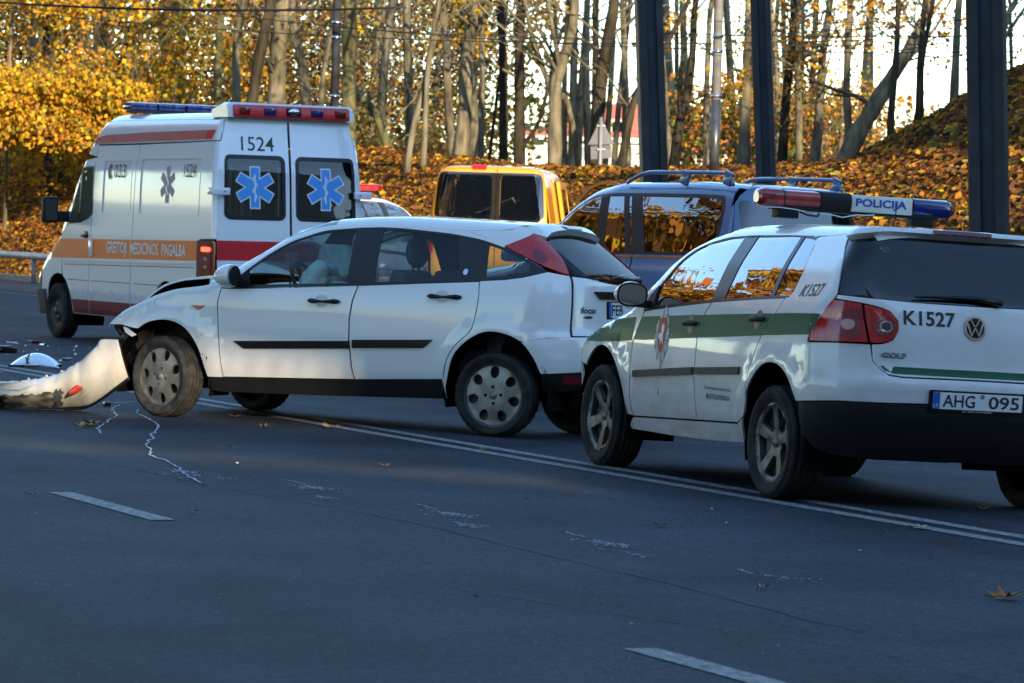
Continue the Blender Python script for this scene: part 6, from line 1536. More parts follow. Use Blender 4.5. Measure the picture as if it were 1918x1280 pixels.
def build_bank():
    xs = np.arange(-70, 41, .8); ys = np.concatenate([np.arange(24, 130, .8), np.arange(130, 420, 6)])
    xs = np.unique(np.r_[np.arange(-70, -16, 1.6), np.arange(-16, 14, .45), np.arange(14, 60, 1.5)])
    X, Y = np.meshgrid(xs, ys); Z = bank(X, Y); S_ = .93 * X + .367 * Y; Z = np.where(S_ < 21.25, -.5, Z); n = len(xs)
    V = np.stack([X.ravel(), Y.ravel(), Z.ravel()], 1); keep = S_ > 20.2
    F = [(j * n + i, j * n + i + 1, (j + 1) * n + i + 1, (j + 1) * n + i) for j in range(len(ys) - 1) for i in range(n - 1) if keep[j, i] or keep[j + 1, i + 1]]
    def litter(nt, b, tc):
        n, L = nt.nodes, nt.links; v = n.new('ShaderNodeTexVoronoi'); v.inputs['Scale'].default_value = 8; L.new(tc.outputs['Object'], v.inputs['Vector'])
        w = n.new('ShaderNodeTexNoise'); w.inputs['Scale'].default_value = .7; w.inputs['Detail'].default_value = 5; L.new(tc.outputs['Object'], w.inputs['Vector'])
        sp = n.new('ShaderNodeSeparateColor'); L.new(v.outputs['Color'], sp.inputs[0]); r = n.new('ShaderNodeValToRGB'); r.color_ramp.interpolation = 'CONSTANT'; e = r.color_ramp.elements
        e[0].position = 0; e[0].color = (.06, .034, .02, 1); e[1].position = .28; e[1].color = (.17, .085, .038, 1)
        for p, c in ((.55, (.34, .13, .03, 1)), (.74, (.46, .22, .03, 1)), (.88, (.10, .06, .03, 1)), (.95, (.55, .36, .05, 1))): q = e.new(p); q.color = c
        L.new(sp.outputs[0], r.inputs[0]); r2 = n.new('ShaderNodeMapRange'); r2.inputs[1].default_value = .35; r2.inputs[2].default_value = .65; r2.inputs[3].default_value = .55; r2.inputs[4].default_value = 1.15; L.new(w.outputs['Fac'], r2.inputs[0])
        vm = n.new('ShaderNodeVectorMath'); vm.operation = 'SCALE'; L.new(r.outputs[0], vm.inputs[0]); L.new(r2.outputs[0], vm.inputs['Scale']); L.new(vm.outputs[0], b.inputs['Base Color'])
        bp = n.new('ShaderNodeBump'); bp.inputs['Strength'].default_value = .9; bp.inputs['Distance'].default_value = .06; L.new(v.outputs['Distance'], bp.inputs['Height']); L.new(bp.outputs[0], b.inputs['Normal'])
    m = mat('leaf_litter_ground', (.20, .10, .03), .95, spec=.1, build=litter); o = mesh('embankment', V, F, m, smooth=True); tag(o, kind='structure')
    rg = np.random.default_rng(5)
    def scatter(nm, x0, x1, y0, y1, dens, size, pal, pr, smin=21.3, smax=99):
        A = (x1 - x0) * (y1 - y0); n = int(A * dens); x = x0 + (x1 - x0) * rg.random(n); y = y0 + (y1 - y0) * rg.random(n); s = .93 * x + .367 * y
        px = 959 + x / y * 7009; k = (s > smin) & (s < smax) & (px > -150) & (px < 2080); x, y = x[k], y[k]; e = .05
        z = bank(x, y); nx = -(bank(x + e, y) - z) / e; ny = -(bank(x, y + e) - z) / e; N = np.stack([nx, ny, np.ones(len(x))], 1); N /= np.linalg.norm(N, axis=1)[:, None]
        C = np.stack([x, y, z + .02 + .05 * rg.random(len(x)) ** 2], 1)
        o = leaf_mesh(nm, C, size, pal, pr, rg, flat=N); tag(o, kind='stuff'); return o
    scatter('fallen_leaves', -16, -2, 78, 118, 190, .115, ['gold', 'orange', 'brown', 'yellow', 'darkbrown'], [2.4, 2.6, 4.4, .8, 3.0], smax=34)
    scatter('fallen_leaves', -6, 6, 55, 100, 210, .11, ['gold', 'orange', 'brown', 'yellow', 'darkbrown'], [3, 3, 4.4, .8, 2.2], smax=33)
    scatter('fallen_leaves', 2, 14, 40, 82, 230, .125, ['gold', 'orange', 'brown', 'olive', 'green', 'darkbrown', 'yellow'], [2.2, 3.2, 5.0, .8, .6, 3.2, .4], smax=36)
    scatter('verge_leaves', -14, 4, 60, 100, 12, .14, ['gold', 'brown', 'yellow'], [3, 2, 2], smin=20.4, smax=22)

# ---------------------------------------------------------------- trees
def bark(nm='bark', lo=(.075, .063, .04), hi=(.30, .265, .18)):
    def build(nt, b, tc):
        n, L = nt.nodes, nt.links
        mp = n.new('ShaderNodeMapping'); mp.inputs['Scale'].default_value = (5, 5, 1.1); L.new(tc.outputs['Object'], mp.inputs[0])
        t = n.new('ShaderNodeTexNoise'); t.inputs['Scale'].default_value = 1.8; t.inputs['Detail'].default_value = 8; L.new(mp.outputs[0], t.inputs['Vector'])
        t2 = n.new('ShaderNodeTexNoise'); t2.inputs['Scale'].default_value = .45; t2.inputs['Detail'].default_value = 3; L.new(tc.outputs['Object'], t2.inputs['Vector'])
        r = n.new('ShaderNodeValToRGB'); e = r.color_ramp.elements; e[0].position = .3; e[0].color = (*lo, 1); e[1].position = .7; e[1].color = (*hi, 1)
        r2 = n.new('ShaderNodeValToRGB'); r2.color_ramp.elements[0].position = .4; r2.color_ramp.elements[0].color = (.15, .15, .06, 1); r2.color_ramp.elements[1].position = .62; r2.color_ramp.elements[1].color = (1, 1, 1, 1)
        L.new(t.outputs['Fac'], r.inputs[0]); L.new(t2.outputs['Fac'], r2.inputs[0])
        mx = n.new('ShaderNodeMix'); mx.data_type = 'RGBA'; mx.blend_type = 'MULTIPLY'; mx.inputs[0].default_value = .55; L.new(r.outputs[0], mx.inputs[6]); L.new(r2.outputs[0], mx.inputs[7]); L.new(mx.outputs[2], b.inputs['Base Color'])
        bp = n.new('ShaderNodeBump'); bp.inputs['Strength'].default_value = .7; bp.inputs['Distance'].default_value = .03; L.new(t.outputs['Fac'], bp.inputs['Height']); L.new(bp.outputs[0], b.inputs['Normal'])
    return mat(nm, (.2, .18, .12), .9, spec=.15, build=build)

def join_tubes(name, tubes, m, parent):
    Vs = []; Fs = []; k = 0
    for pts, r, seg in tubes:
        V, F = tube(pts, r, seg, cap=False); Vs.append(V); Fs += [tuple(i + k for i in f) for f in F]; k += len(V)
    return mesh(name, np.concatenate(Vs), Fs, m, parent, True)

def grow(p0, d0, length, r0, rg, out, depth, maxd, up=.25, tips=None):
    n = 5; pts = [np.array(p0)]; d = np.array(d0); 
    for i in range(n):
        d = d + rg.normal(size=3) * .16 + np.array([0, 0, up * .16]); d /= np.linalg.norm(d); pts.append(pts[-1] + d * length / n)
    rr = np.linspace(r0, max(r0 * .35, .004), n + 1); out.append((pts, rr, 6 if depth == 0 else (4 if depth < maxd else 3)))
    if tips is not None and depth >= maxd - 1: tips += pts[2:]
    if depth < maxd:
        for k in range(3 if depth else 4):
            i = 1 + int(rg.random() * n * .98); i = min(i, n); a = rg.normal(size=3); a -= d * (a @ d); a /= np.linalg.norm(a); q = d * .6 + a * .75; q[2] += .15
            grow(pts[i], q / np.linalg.norm(q), length * (.45 + .25 * rg.random()), rr[i] * .6, rg, out, depth + 1, maxd, up, tips)

def img(px, py, Y):
    """point of the place that lies in that direction at depth Y"""
    dx, dy = px - 959, py - 640; c, s = math.cos(-ROLL), math.sin(-ROLL); x = dx * c - dy * s; y = dx * s + dy * c
    cp, sp = math.cos(PITCH), math.sin(PITCH); d = np.array([x / 7009, cp + (-y / 7009) * sp, -sp + (-y / 7009) * cp]); t = Y / d[1]
    return np.array([d[0] * t, Y, 1.4185 + d[2] * t])

TREES = [  # trunk line, widths (bottom, top), depth, label, leaves (palette, amount, z range) or None
 ([(442, 300), (442, 195), (443, 75), (456, 0)], (18, 14), 92, 'straight brown trunk rising behind the front half of the rear beacon bar', None),
 ([(462, 300), (471, 195), (489, 85), (507, 0)], (24, 20), 84, 'dark shaded trunk leaning right just left of the thick pale trunk', None),
 ([(512, 330), (518, 195), (522, 110), (530, 0)], (38, 27), 86, 'thick pale sunlit trunk above the beacon bar of the ambulance', None),
 ([(585, 330), (575, 195), (564, 110), (548, 38), (546, 0)], (22, 16), 90, 'dark curved trunk bending left between the pale trunk and the round dark pole', None),
 ([(594, 300), (600, 195), (607, 120), (618, 60), (626, 0)], (13, 7), 97, 'thin shaded trunk directly left of the round dark pole', None),
 ([(652, 340), (653, 195), (654, 75), (655, 0)], (29, 24), 84, 'stout mottled trunk standing just right of the round dark pole', ('y', 60)),
 ([(738, 320), (730, 283), (703, 213), (670, 177), (655, 150)], (19, 12), 88, 'crooked mossy trunk bowing left above the leaf bank', None),
 ([(768, 330), (768, 287), (766, 167), (763, 50), (762, 0)], (18, 16), 90, 'straight pale trunk behind the pair of thin forked trunks', ('y', 40)),
 ([(757, 385), (762, 327), (772, 250), (793, 167), (807, 100), (827, 33), (838, 0)], (14, 8), 77, 'thin trunk curving right, left one of the slim pair on the leaf bank', ('y', 30)),
 ([(788, 385), (792, 327), (797, 217), (803, 117), (815, 40), (822, 0)], (13, 8), 77, 'thin trunk, right one of the slim pair on the leaf bank', None),
 ([(850, 310), (848, 287), (840, 200), (837, 100), (833, 43), (832, 0)], (18, 14), 95, 'grey trunk leaning slightly left behind the big bent trunk over the yellow van', ('y', 50)),
 ([(852, 330), (858, 310), (870, 217), (873, 133), (880, 83), (888, 33), (895, 0)], (30, 20), 80, 'big smooth trunk rising over the left end of the yellow van roof', ('y', 30)),
 ([(885, 320), (883, 290), (886, 230), (879, 140), (873, 67), (870, 0)], (24, 20), 87, 'black shaded trunk right behind the big smooth trunk over the van', None),
 ([(898, 330), (900, 310), (902, 200), (903, 100), (902, 40), (901, 0)], (13, 10), 80, 'slim upright trunk over the middle of the yellow van roof', None),
 ([(912, 320), (917, 293), (930, 187), (937, 143), (945, 60), (951, 0)], (7, 4), 82, 'very thin dark stem leaning right over the yellow van roof', None),
 ([(944, 330), (943, 300), (943, 167), (940, 67), (937, 0)], (19, 15), 84, 'dark brown trunk over the right half of the yellow van roof', None),
 ([(973, 340), (973, 293), (973, 167), (973, 83), (977, 0)], (24, 17), 83, 'black trunk with a pale limb curving out to the right', ('y', 30)),
 ([(1036, 390), (1038, 327), (1040, 200), (1040, 157), (1048, 133), (1068, 67), (1077, 0)], (30, 17), 76, 'large pale forked trunk at the right end of the yellow van', None),
 ([(1108, 360), (1115, 320), (1124, 167), (1140, 67), (1150, 0)], (30, 20), 76, 'black trunk behind the back of the triangular sign', None),
 ([(1114, 330), (1115, 150), (1116, 70), (1117, 0)], (15, 12), 90, 'narrow lit trunk immediately left of the black trunk behind the sign', None),
 ([(1176, 330), (1174, 217), (1170, 100), (1167, 0)], (14, 11), 92, 'pale trunk just left of the first steel column', ('g', 25)),
 ([(1150, 350), (1160, 327), (1174, 250), (1190, 183), (1230, 120), (1260, 60), (1290, 0)], (18, 7), 74, 'black trunk slanting right behind the first steel column', None),
 ([(1256, 330), (1252, 243), (1245, 150), (1232, 0)], (10, 9), 92, 'scraggly trunk right of the first steel column', ('g', 25)),
 ([(1254, 350), (1260, 326), (1275, 225), (1284, 200), (1297, 112), (1301, 37), (1305, 0)], (24, 11), 76, 'black trunk forking into two stems beside the first steel column', None),
 ([(1322, 340), (1322, 322), (1324, 187), (1329, 56), (1335, 0)], (14, 10), 88, 'thin pale trunk touching the round grey pole', None),
 ([(1386, 350), (1391, 337), (1397, 187), (1402, 0)], (30, 12), 78, 'trunk pale above and black below just left of the second steel column', None),
 ([(1460, 350), (1462, 333), (1470, 187), (1481, 75), (1483, 0)], (22, 13), 80, 'dark ragged trunk just right of the second steel column', ('o', 60)),
 ([(1459, 330), (1458, 243), (1455, 112), (1443, 0)], (12, 9), 93, 'thin trunk close behind the ragged trunk by the second steel column', None),
 ([(1496, 350), (1496, 333), (1496, 225), (1492, 75), (1497, 0)], (15, 10), 83, 'slender brown trunk among orange leaves', ('o', 110)),
 ([(1515, 350), (1520, 333), (1533, 243), (1541, 112), (1556, 0)], (22, 13), 79, 'pale upper trunk with black foot among orange leaves', ('o', 130)),
 ([(1539, 350), (1539, 333), (1539, 243), (1545, 150)], (10, 5), 82, 'short black stem at the foot of the pale leaning trunk', None),
 ([(1562, 360), (1574, 333), (1597, 270), (1631, 210), (1660, 161), (1698, 101), (1724, 49), (1739, 0)], (42, 16), 74, 'heavy trunk leaning far to the right over the leafy slope', ('o', 150)),
 ([(1586, 300), (1589, 243), (1586, 168), (1589, 75), (1593, 0)], (17, 12), 75, 'upright stem crossing the heavy leaning trunk', ('o', 190)),
 ([(1574, 340), (1574, 311), (1577, 225), (1580, 150)], (9, 6), 88, 'thin grey stem left of the heavy leaning trunk', ('o', 60)),
 ([(1668, 320), (1670, 288), (1672, 213), (1683, 94), (1687, 0)], (15, 10), 72, 'dark trunk on the slope right of the heavy leaning trunk', ('o', 130)),
 ([(1712, 280), (1715, 258), (1719, 187), (1722, 110), (1730, 0)], (13, 9), 68, 'left trunk of the dark pair high on the slope', ('o', 40)),
 ([(1727, 280), (1728, 243), (1728, 131), (1743, 37), (1750, 0)], (11, 8), 67, 'right trunk of the dark pair high on the slope', ('o', 25)),
 ([(1783, 230), (1784, 202), (1788, 94), (1793, 0)], (17, 12), 66, 'lone straight trunk on the slope left of the third steel column', None),
 ([(1862, 150), (1874, 82), (1893, 22), (1905, 0)], (15, 10), 64, 'trunk leaning out from behind the third steel column', None),
 ([(1898, 170), (1898, 142), (1896, 0)], (8, 6), 70, 'thin straight stem at the right edge of the picture', None),
 ([(91, 290), (91, 160), (88, 73), (88, 0)], (15, 12), 101, 'dark trunk among yellow leaves at the far left', ('Y', 150)),
 ([(112, 290), (109, 146), (104, 73), (93, 18), (90, 0)], (9, 7), 102, 'thin dark stem crossing behind the dark trunk at the far left', ('Y', 60)),
 ([(222, 290), (219, 182), (212, 135), (200, 95), (196, 40), (198, 0)], (28, 16), 97, 'black forked trunk amid bright yellow maple leaves', ('Y', 220)),
 ([(338, 290), (338, 130), (338, 60), (340, 0)], (21, 18), 99, 'greenish trunk seen through yellow leaves over the ambulance', ('Y', 180)),
 ([(405, 290), (405, 157), (407, 60), (410, 0)], (17, 14), 97, 'mossy trunk at the right end of the yellow foliage', ('Y', 120)),
 ([(179, 290), (179, 170), (179, 110), (184, 40)], (6, 4), 96, 'thin stem left of the black forked trunk', ('Y', 80)),
 ([(12, 290), (15, 164), (24, 18), (26, 0)], (7, 5), 98, 'thin stem at the left edge of the picture', ('Y', 110)),
]
LIMBS = {17: [[(1036, 175), (1023, 143), (1000, 83), (983, 0)], [(1048, 140), (1045, 110), (1030, 27), (1023, 0)], [(1046, 180), (1060, 187), (1074, 240), (1084, 310)]],
         16: [[(975, 285), (985, 267), (1010, 227), (1027, 160), (1040, 100), (1053, 60), (1077, 20)]], 23: [[(1275, 225), (1273, 187), (1280, 94), (1284, 22)]],
         42: [[(212, 140), (225, 120), (236, 90), (242, 40)]], 2: [[(516, 150), (510, 110), (508, 60)]], 38: [[(1872, 90), (1890, 60), (1911, 30), (1925, 10)]], 25: [[(1398, 140), (1380, 130), (1355, 142)], [(1396, 200), (1375, 110), (1360, 75)]]}
LW = {17: (13, 10, 16), 16: (9,), 23: (11,), 42: (14,), 2: (12,), 38: (9,), 25: (6, 4)}

def build_trees():
    M['bark'] = bark(); M['bark2'] = bark('shaded_bark', (.020, .017, .012), (.085, .07, .045)); M['bark3'] = bark('mossy_bark', (.06, .06, .025), (.22, .21, .10)); rg = np.random.default_rng(21)  # dark copy of the bark carries the shade on unlit trunks in its colour
    PAL = {'Y': (['yellow', 'gold', 'orange', 'olive', 'green'], [5, 3.4, 1.0, 1.6, .4]), 'y': (['yellow', 'gold', 'olive'], [4, 2, 1]), 'o': (['gold', 'orange', 'pale', 'yellow', 'olive'], [4, 2.6, 2, 2, .6]), 'g': (['yellow', 'gold', 'pale'], [3, 2, 2])}
    for ti, (line, (w0, w1), Y, lab, lv) in enumerate(TREES):
        pts = [img(px, py, Y) for px, py in line]; s = 7009 / Y
        b = pts[0].copy(); b[2] = float(bank(b[0], Y)) - .15
        pts = ([b] if b[2] < pts[0][2] - .05 else []) + pts
        short = line[-1][1] > 30
        if not short:
            d = pts[-1] - pts[-2]; d /= np.linalg.norm(d); d = d * .7 + np.array([0, rg.normal() * .05, .5]); d /= np.linalg.norm(d)
            for k in range(5): d = d + np.array([rg.normal() * .07, rg.normal() * .07, .05]); d /= np.linalg.norm(d); pts.append(pts[-1] + d * 1.5)
        P = np.array(spl(pts, 5)); P[:, 1] += np.interp(P[:, 2], [0, 12], [0, rg.normal() * .5])
        zz = P[:, 2]; ztop = img(line[-1][0], line[-1][1], Y)[2]
        rad = np.interp(zz, [zz[0], zz[0] + .5, ztop, max(ztop + .5, 15)], [w0 / s * .66, w0 / s * .5, w1 / s * .5, w1 / s * .12])
        rad = rad * (1 + .05 * np.sin(zz * 5 + ti) + .04 * rg.normal(size=len(zz)))
        root = empty('tree', tuple(P[0])); tag(root, lab, 'tree', 'autumn trees on the leafy bank')
        off = P[0]; ro = P - off
        tubes = [(ro, rad, 12)]
        for li, lw in zip(LIMBS.get(ti, []), LW.get(ti, [])):
            q = [img(px, py, Y) - off for px, py in li]; q = np.array(spl(q, 5)); q[:, 1] += np.linspace(0, rg.normal() * .6, len(q)); tubes.append((q, np.linspace(lw / s * .5, lw / s * .3, len(q)), 9))
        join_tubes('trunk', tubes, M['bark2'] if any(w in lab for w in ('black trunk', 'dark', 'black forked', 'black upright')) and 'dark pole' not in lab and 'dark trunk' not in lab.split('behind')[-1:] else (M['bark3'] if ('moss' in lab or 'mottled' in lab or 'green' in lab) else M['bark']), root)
        br = []; tips = []
        nb = 5 if w0 < 12 else 9
        for k in range(nb + (5 if lv and lv[0] in 'oY' else 0)):
            i = int(len(P) * (.30 + .68 * rg.random())); i = min(i, len(P) - 2); a = rg.random() * 2 * math.pi
            d = np.array([math.cos(a), .6 * math.sin(a), .35 + .5 * rg.random()]); d /= np.linalg.norm(d)
            grow(ro[i], d, (1.0 + 1.6 * rg.random()) * (.7 if w0 < 12 else 1), max(rad[i] * .32, .014), rg, br, 0, 2, .3, tips)
        tag(join_tubes('branches', br, M['bark'], root), kind='stuff')
        if lv:
            pal, pr = PAL[lv[0]]; C = []
            T = np.array(tips); 
            n = lv[1] * (19 if lv[0] in 'Y' else 18)
            if lv[0] == 'Y':
                lo, hi = (1.9, 9); cen = np.array([img(line[len(line) // 2][0], 120, Y)[0] - off[0], 0, 0])
                nc = max(8, lv[1] // 5); cl = np.c_[cen[0] + rg.normal(size=nc) * 1.15, rg.normal(size=nc) * 1.2 - .5, lo + rg.random(nc) ** .8 * (hi - lo) - off[2]]
                idx = rg.integers(0, nc, n); C = cl[idx] + rg.normal(size=(n, 3)) * np.array([.34, .34, .20]); sz = .12
            elif lv[0] == 'o':
                T = T[(T[:, 2] + off[2] > 2.6)]; 
                idx = rg.integers(0, len(T), n); cl = rg.integers(0, len(T), max(4, len(T) // 5)); idx = cl[rg.integers(0, len(cl), n)]
                C = T[idx] + rg.normal(size=(n, 3)) * .24; sz = .09
            else:
                cl = rg.integers(0, len(T), max(3, len(T) // 9)); idx = cl[rg.integers(0, len(cl), n)]; C = T[idx] + rg.normal(size=(n, 3)) * .14; sz = .12
            tag(leaf_mesh('leaves', C, sz, pal, pr, rg, root), kind='stuff')

def build_understory():
    rg = np.random.default_rng(31)
    # bright maple thicket over the ambulance nose, left
    root = empty('maple_bush', (-10.5, 95, 3.0)); tag(root, 'bright yellow maple thicket overhanging the leaf bank at the left', 'bush')
    n = 18000; nc = 130; px = rg.random(nc) * 330 - 40; py = 150 + rg.random(nc) * 115 - .15 * np.abs(px - 120) * .3
    cl = np.array([img(a, b, 92 + 5 * rg.random()) for a, b in zip(px, py)]); C = cl[rg.integers(0, nc, n)] + rg.normal(size=(n, 3)) * np.array([.30, .30, .16]) - np.array([-10.5, 95, 3.0])
    tag(leaf_mesh('leaves', C, .12, ['yellow', 'gold', 'olive', 'orange', 'green'], [5, 3, 1.6, .6, .35], rg, root), kind='stuff')
    br = []
    for k in range(14): 
        q = img(rg.random() * 300, 270, 94) - np.array([-10.5, 95, 3.0]); grow(q, np.array([rg.normal() * .4, 0, 1.]), 2.2, .03, rg, br, 0, 2)
    tag(join_tubes('branches', br, M['bark'], root), kind='stuff')
    # background woods: brown and gold mass, sky showing through
    def mass(name, x0, x1, y0, y1, z0, z1, nc, n, size, pal, pr, sx=.8, lab=None):
        c = np.c_[x0 + (x1 - x0) * rg.random(nc), y0 + (y1 - y0) * rg.random(nc), z0 + (z1 - z0) * rg.random(nc)]
        C = c[rg.integers(0, nc, n)] + rg.normal(size=(n, 3)) * np.array([sx, sx, sx * .6]); o = leaf_mesh(name, C, size, pal, pr, rg); tag(o, kind='stuff'); return o
    mass('far_woods', -24, -8, 112, 150, 3, 12, 520, 62000, .15, ['brown', 'orange', 'gold', 'olive', 'darkbrown', 'yellow'], [4, 1.6, 1.4, 2.0, 2.4, .6], .8)
    mass('far_woods', -9.5, -1.0, 110, 150, 3, 12, 420, 46000, .13, ['brown', 'olive', 'gold', 'orange', 'pale', 'darkbrown'], [4, 3.4, .8, .9, 1.2, 2.2], .7)
    mass('far_woods', -2.5, 2.0, 118, 150, 4.0, 13, 70, 3600, .20, ['gold', 'olive', 'pale'], [2, 2, 2])
    mass('far_shrubs', 4.5, 8.5, 92, 112, 2.4, 5.2, 60, 9000, .15, ['olive', 'brown', 'orange', 'green', 'gold'], [3, 2.4, 2, 1.4, 1.4], .5)
    mass('far_shrubs', 8.5, 15, 96, 130, 3.0, 4.6, 60, 5000, .17, ['pale', 'orange', 'gold'], [3, 2, 2], .6)
    mass('far_shrubs', -6.5, -1.5, 98, 108, 2.8, 3.6, 40, 3600, .15, ['brown', 'olive', 'green'], [3, 2, 1], .5)
    mass('far_shrubs', -20, -8, 104, 110, 3.4, 4.4, 60, 6000, .17, ['brown', 'olive', 'orange'], [3, 2, 1], .6)
    # deeper trunks without names of their own
    g = None
    src = None
    xs = rg.random(46) * 30 - 19
    for i, x in enumerate(xs):
        Y = 104 + 26 * rg.random(); z0 = float(bank(x, Y)) - .2; h = 12 + 3 * rg.random(); lean = rg.normal() * .5; r0 = .10 + .08 * rg.random()
        P = np.array([(x + lean * (t ** 1.4) + .12 * math.sin(5 * t + i), Y, z0 + h * t) for t in np.linspace(0, 1, 12)]); off = P[0]
        root = empty('tree', tuple(off)); tag(root, 'thin grey trunk deep in the autumn wood beyond the bank', 'tree', 'far trunks deep in the wood')
        mesh('trunk', *tube(P - off, np.linspace(r0, r0 * .4, 12), 7, False), M['bark'], root, True)
        br = []
        for k in range(6): 
            j = 3 + int(8 * rg.random()); a = rg.random() * 6.28; grow(P[j] - off, np.array([math.cos(a), .5 * math.sin(a), .7]) / 1.2, 1.4 + rg.random(), .03, rg, br, 0, 2, .3)
        tag(join_tubes('branches', br, M['bark'], root), kind='stuff')
    # trees along the left of the street, seen only as reflections in glass and paint
    T = None
    spots = [(-27, 30), (-33, 41), (-30, 52), (-38, 60), (-33, 70), (-42, 82), (-36, 92), (-50, 50), (-52, 70), (-24, 16), (-48, 34), (-30, 100), (-60, 60), (-44, 44), (-58, 78), (-62, 40)]
    for i, (x, y) in enumerate(spots):
        if T is None:
            T = empty('street_tree', (x, y, 0)); tag(T, 'tall golden street tree on the left side outside the picture', 'tree', 'golden trees along the left of the street')
            P = np.array([(0, 0, -.3), (.1, 0, 3), (0, .1, 7), (.2, 0, 11)]); mesh('trunk', *tube(spl(P, 4), np.linspace(.28, .08, 13), 10, False), M['bark'], T, True)
            br = []; tips = []
            for k in range(12): a = rg.random() * 6.28; grow((0, 0, 4 + 6 * rg.random()), np.array([math.cos(a), math.sin(a), .7]) / 1.2, 4.5, .10, rg, br, 0, 2, .3, tips)
            tag(join_tubes('branches', br, M['bark'], T), kind='stuff'); Tp = np.array(tips); C = Tp[rg.integers(0, len(Tp), 9000)] + rg.normal(size=(9000, 3)) * .55; tag(leaf_mesh('leaves', C, .40, ['gold', 'orange', 'yellow', 'brown'], [4, 3, 2, 2], rg, T), kind='stuff')
        else:
            c = copy_tree(T); c.location = (x, y, 0); c.rotation_euler = (0, 0, i * 1.1); c.scale = (1.4, 1.4, 1.12 + .4 * ((i * 7) % 5) / 5)
    for i, (x, y) in enumerate(((24, 68), (29, 62), (26, 76), (33, 70))):
        c = copy_tree(T); c.location = (x, y, float(bank(x, y)) - .2); c.rotation_euler = (0, 0, i * 2.1); c.scale = (.9, .9, 1.4); tag(c, 'tall golden tree on the right bank outside the picture', 'tree', 'golden trees on the right bank')
    lb = mesh('left_verge', [(-24, -20, .02), (-24, 100, .02), (-70, 100, 3), (-70, -20, 3)], [(0, 1, 2, 3)], mat('verge_leaves_ground', (.40, .18, .04), .95, noise=(1.2, .8, (.22, .12, .03)))); tag(lb, kind='structure')

# ---------------------------------------------------------------- street furniture, house, added shade blocks behind
WIRES = ['thickest black wire along the top edge over the yellow maple leaves', 'thin wire sloping gently down across the whole width of the trees', 'thin wire falling to the right from above the ambulance', 'faint wire running just under the top edge from the round dark pole', 'faint wire rising to the right in front of the forked pale trunk', 'highest thin wire between the three steel columns', 'thickest wire right of the first steel column']

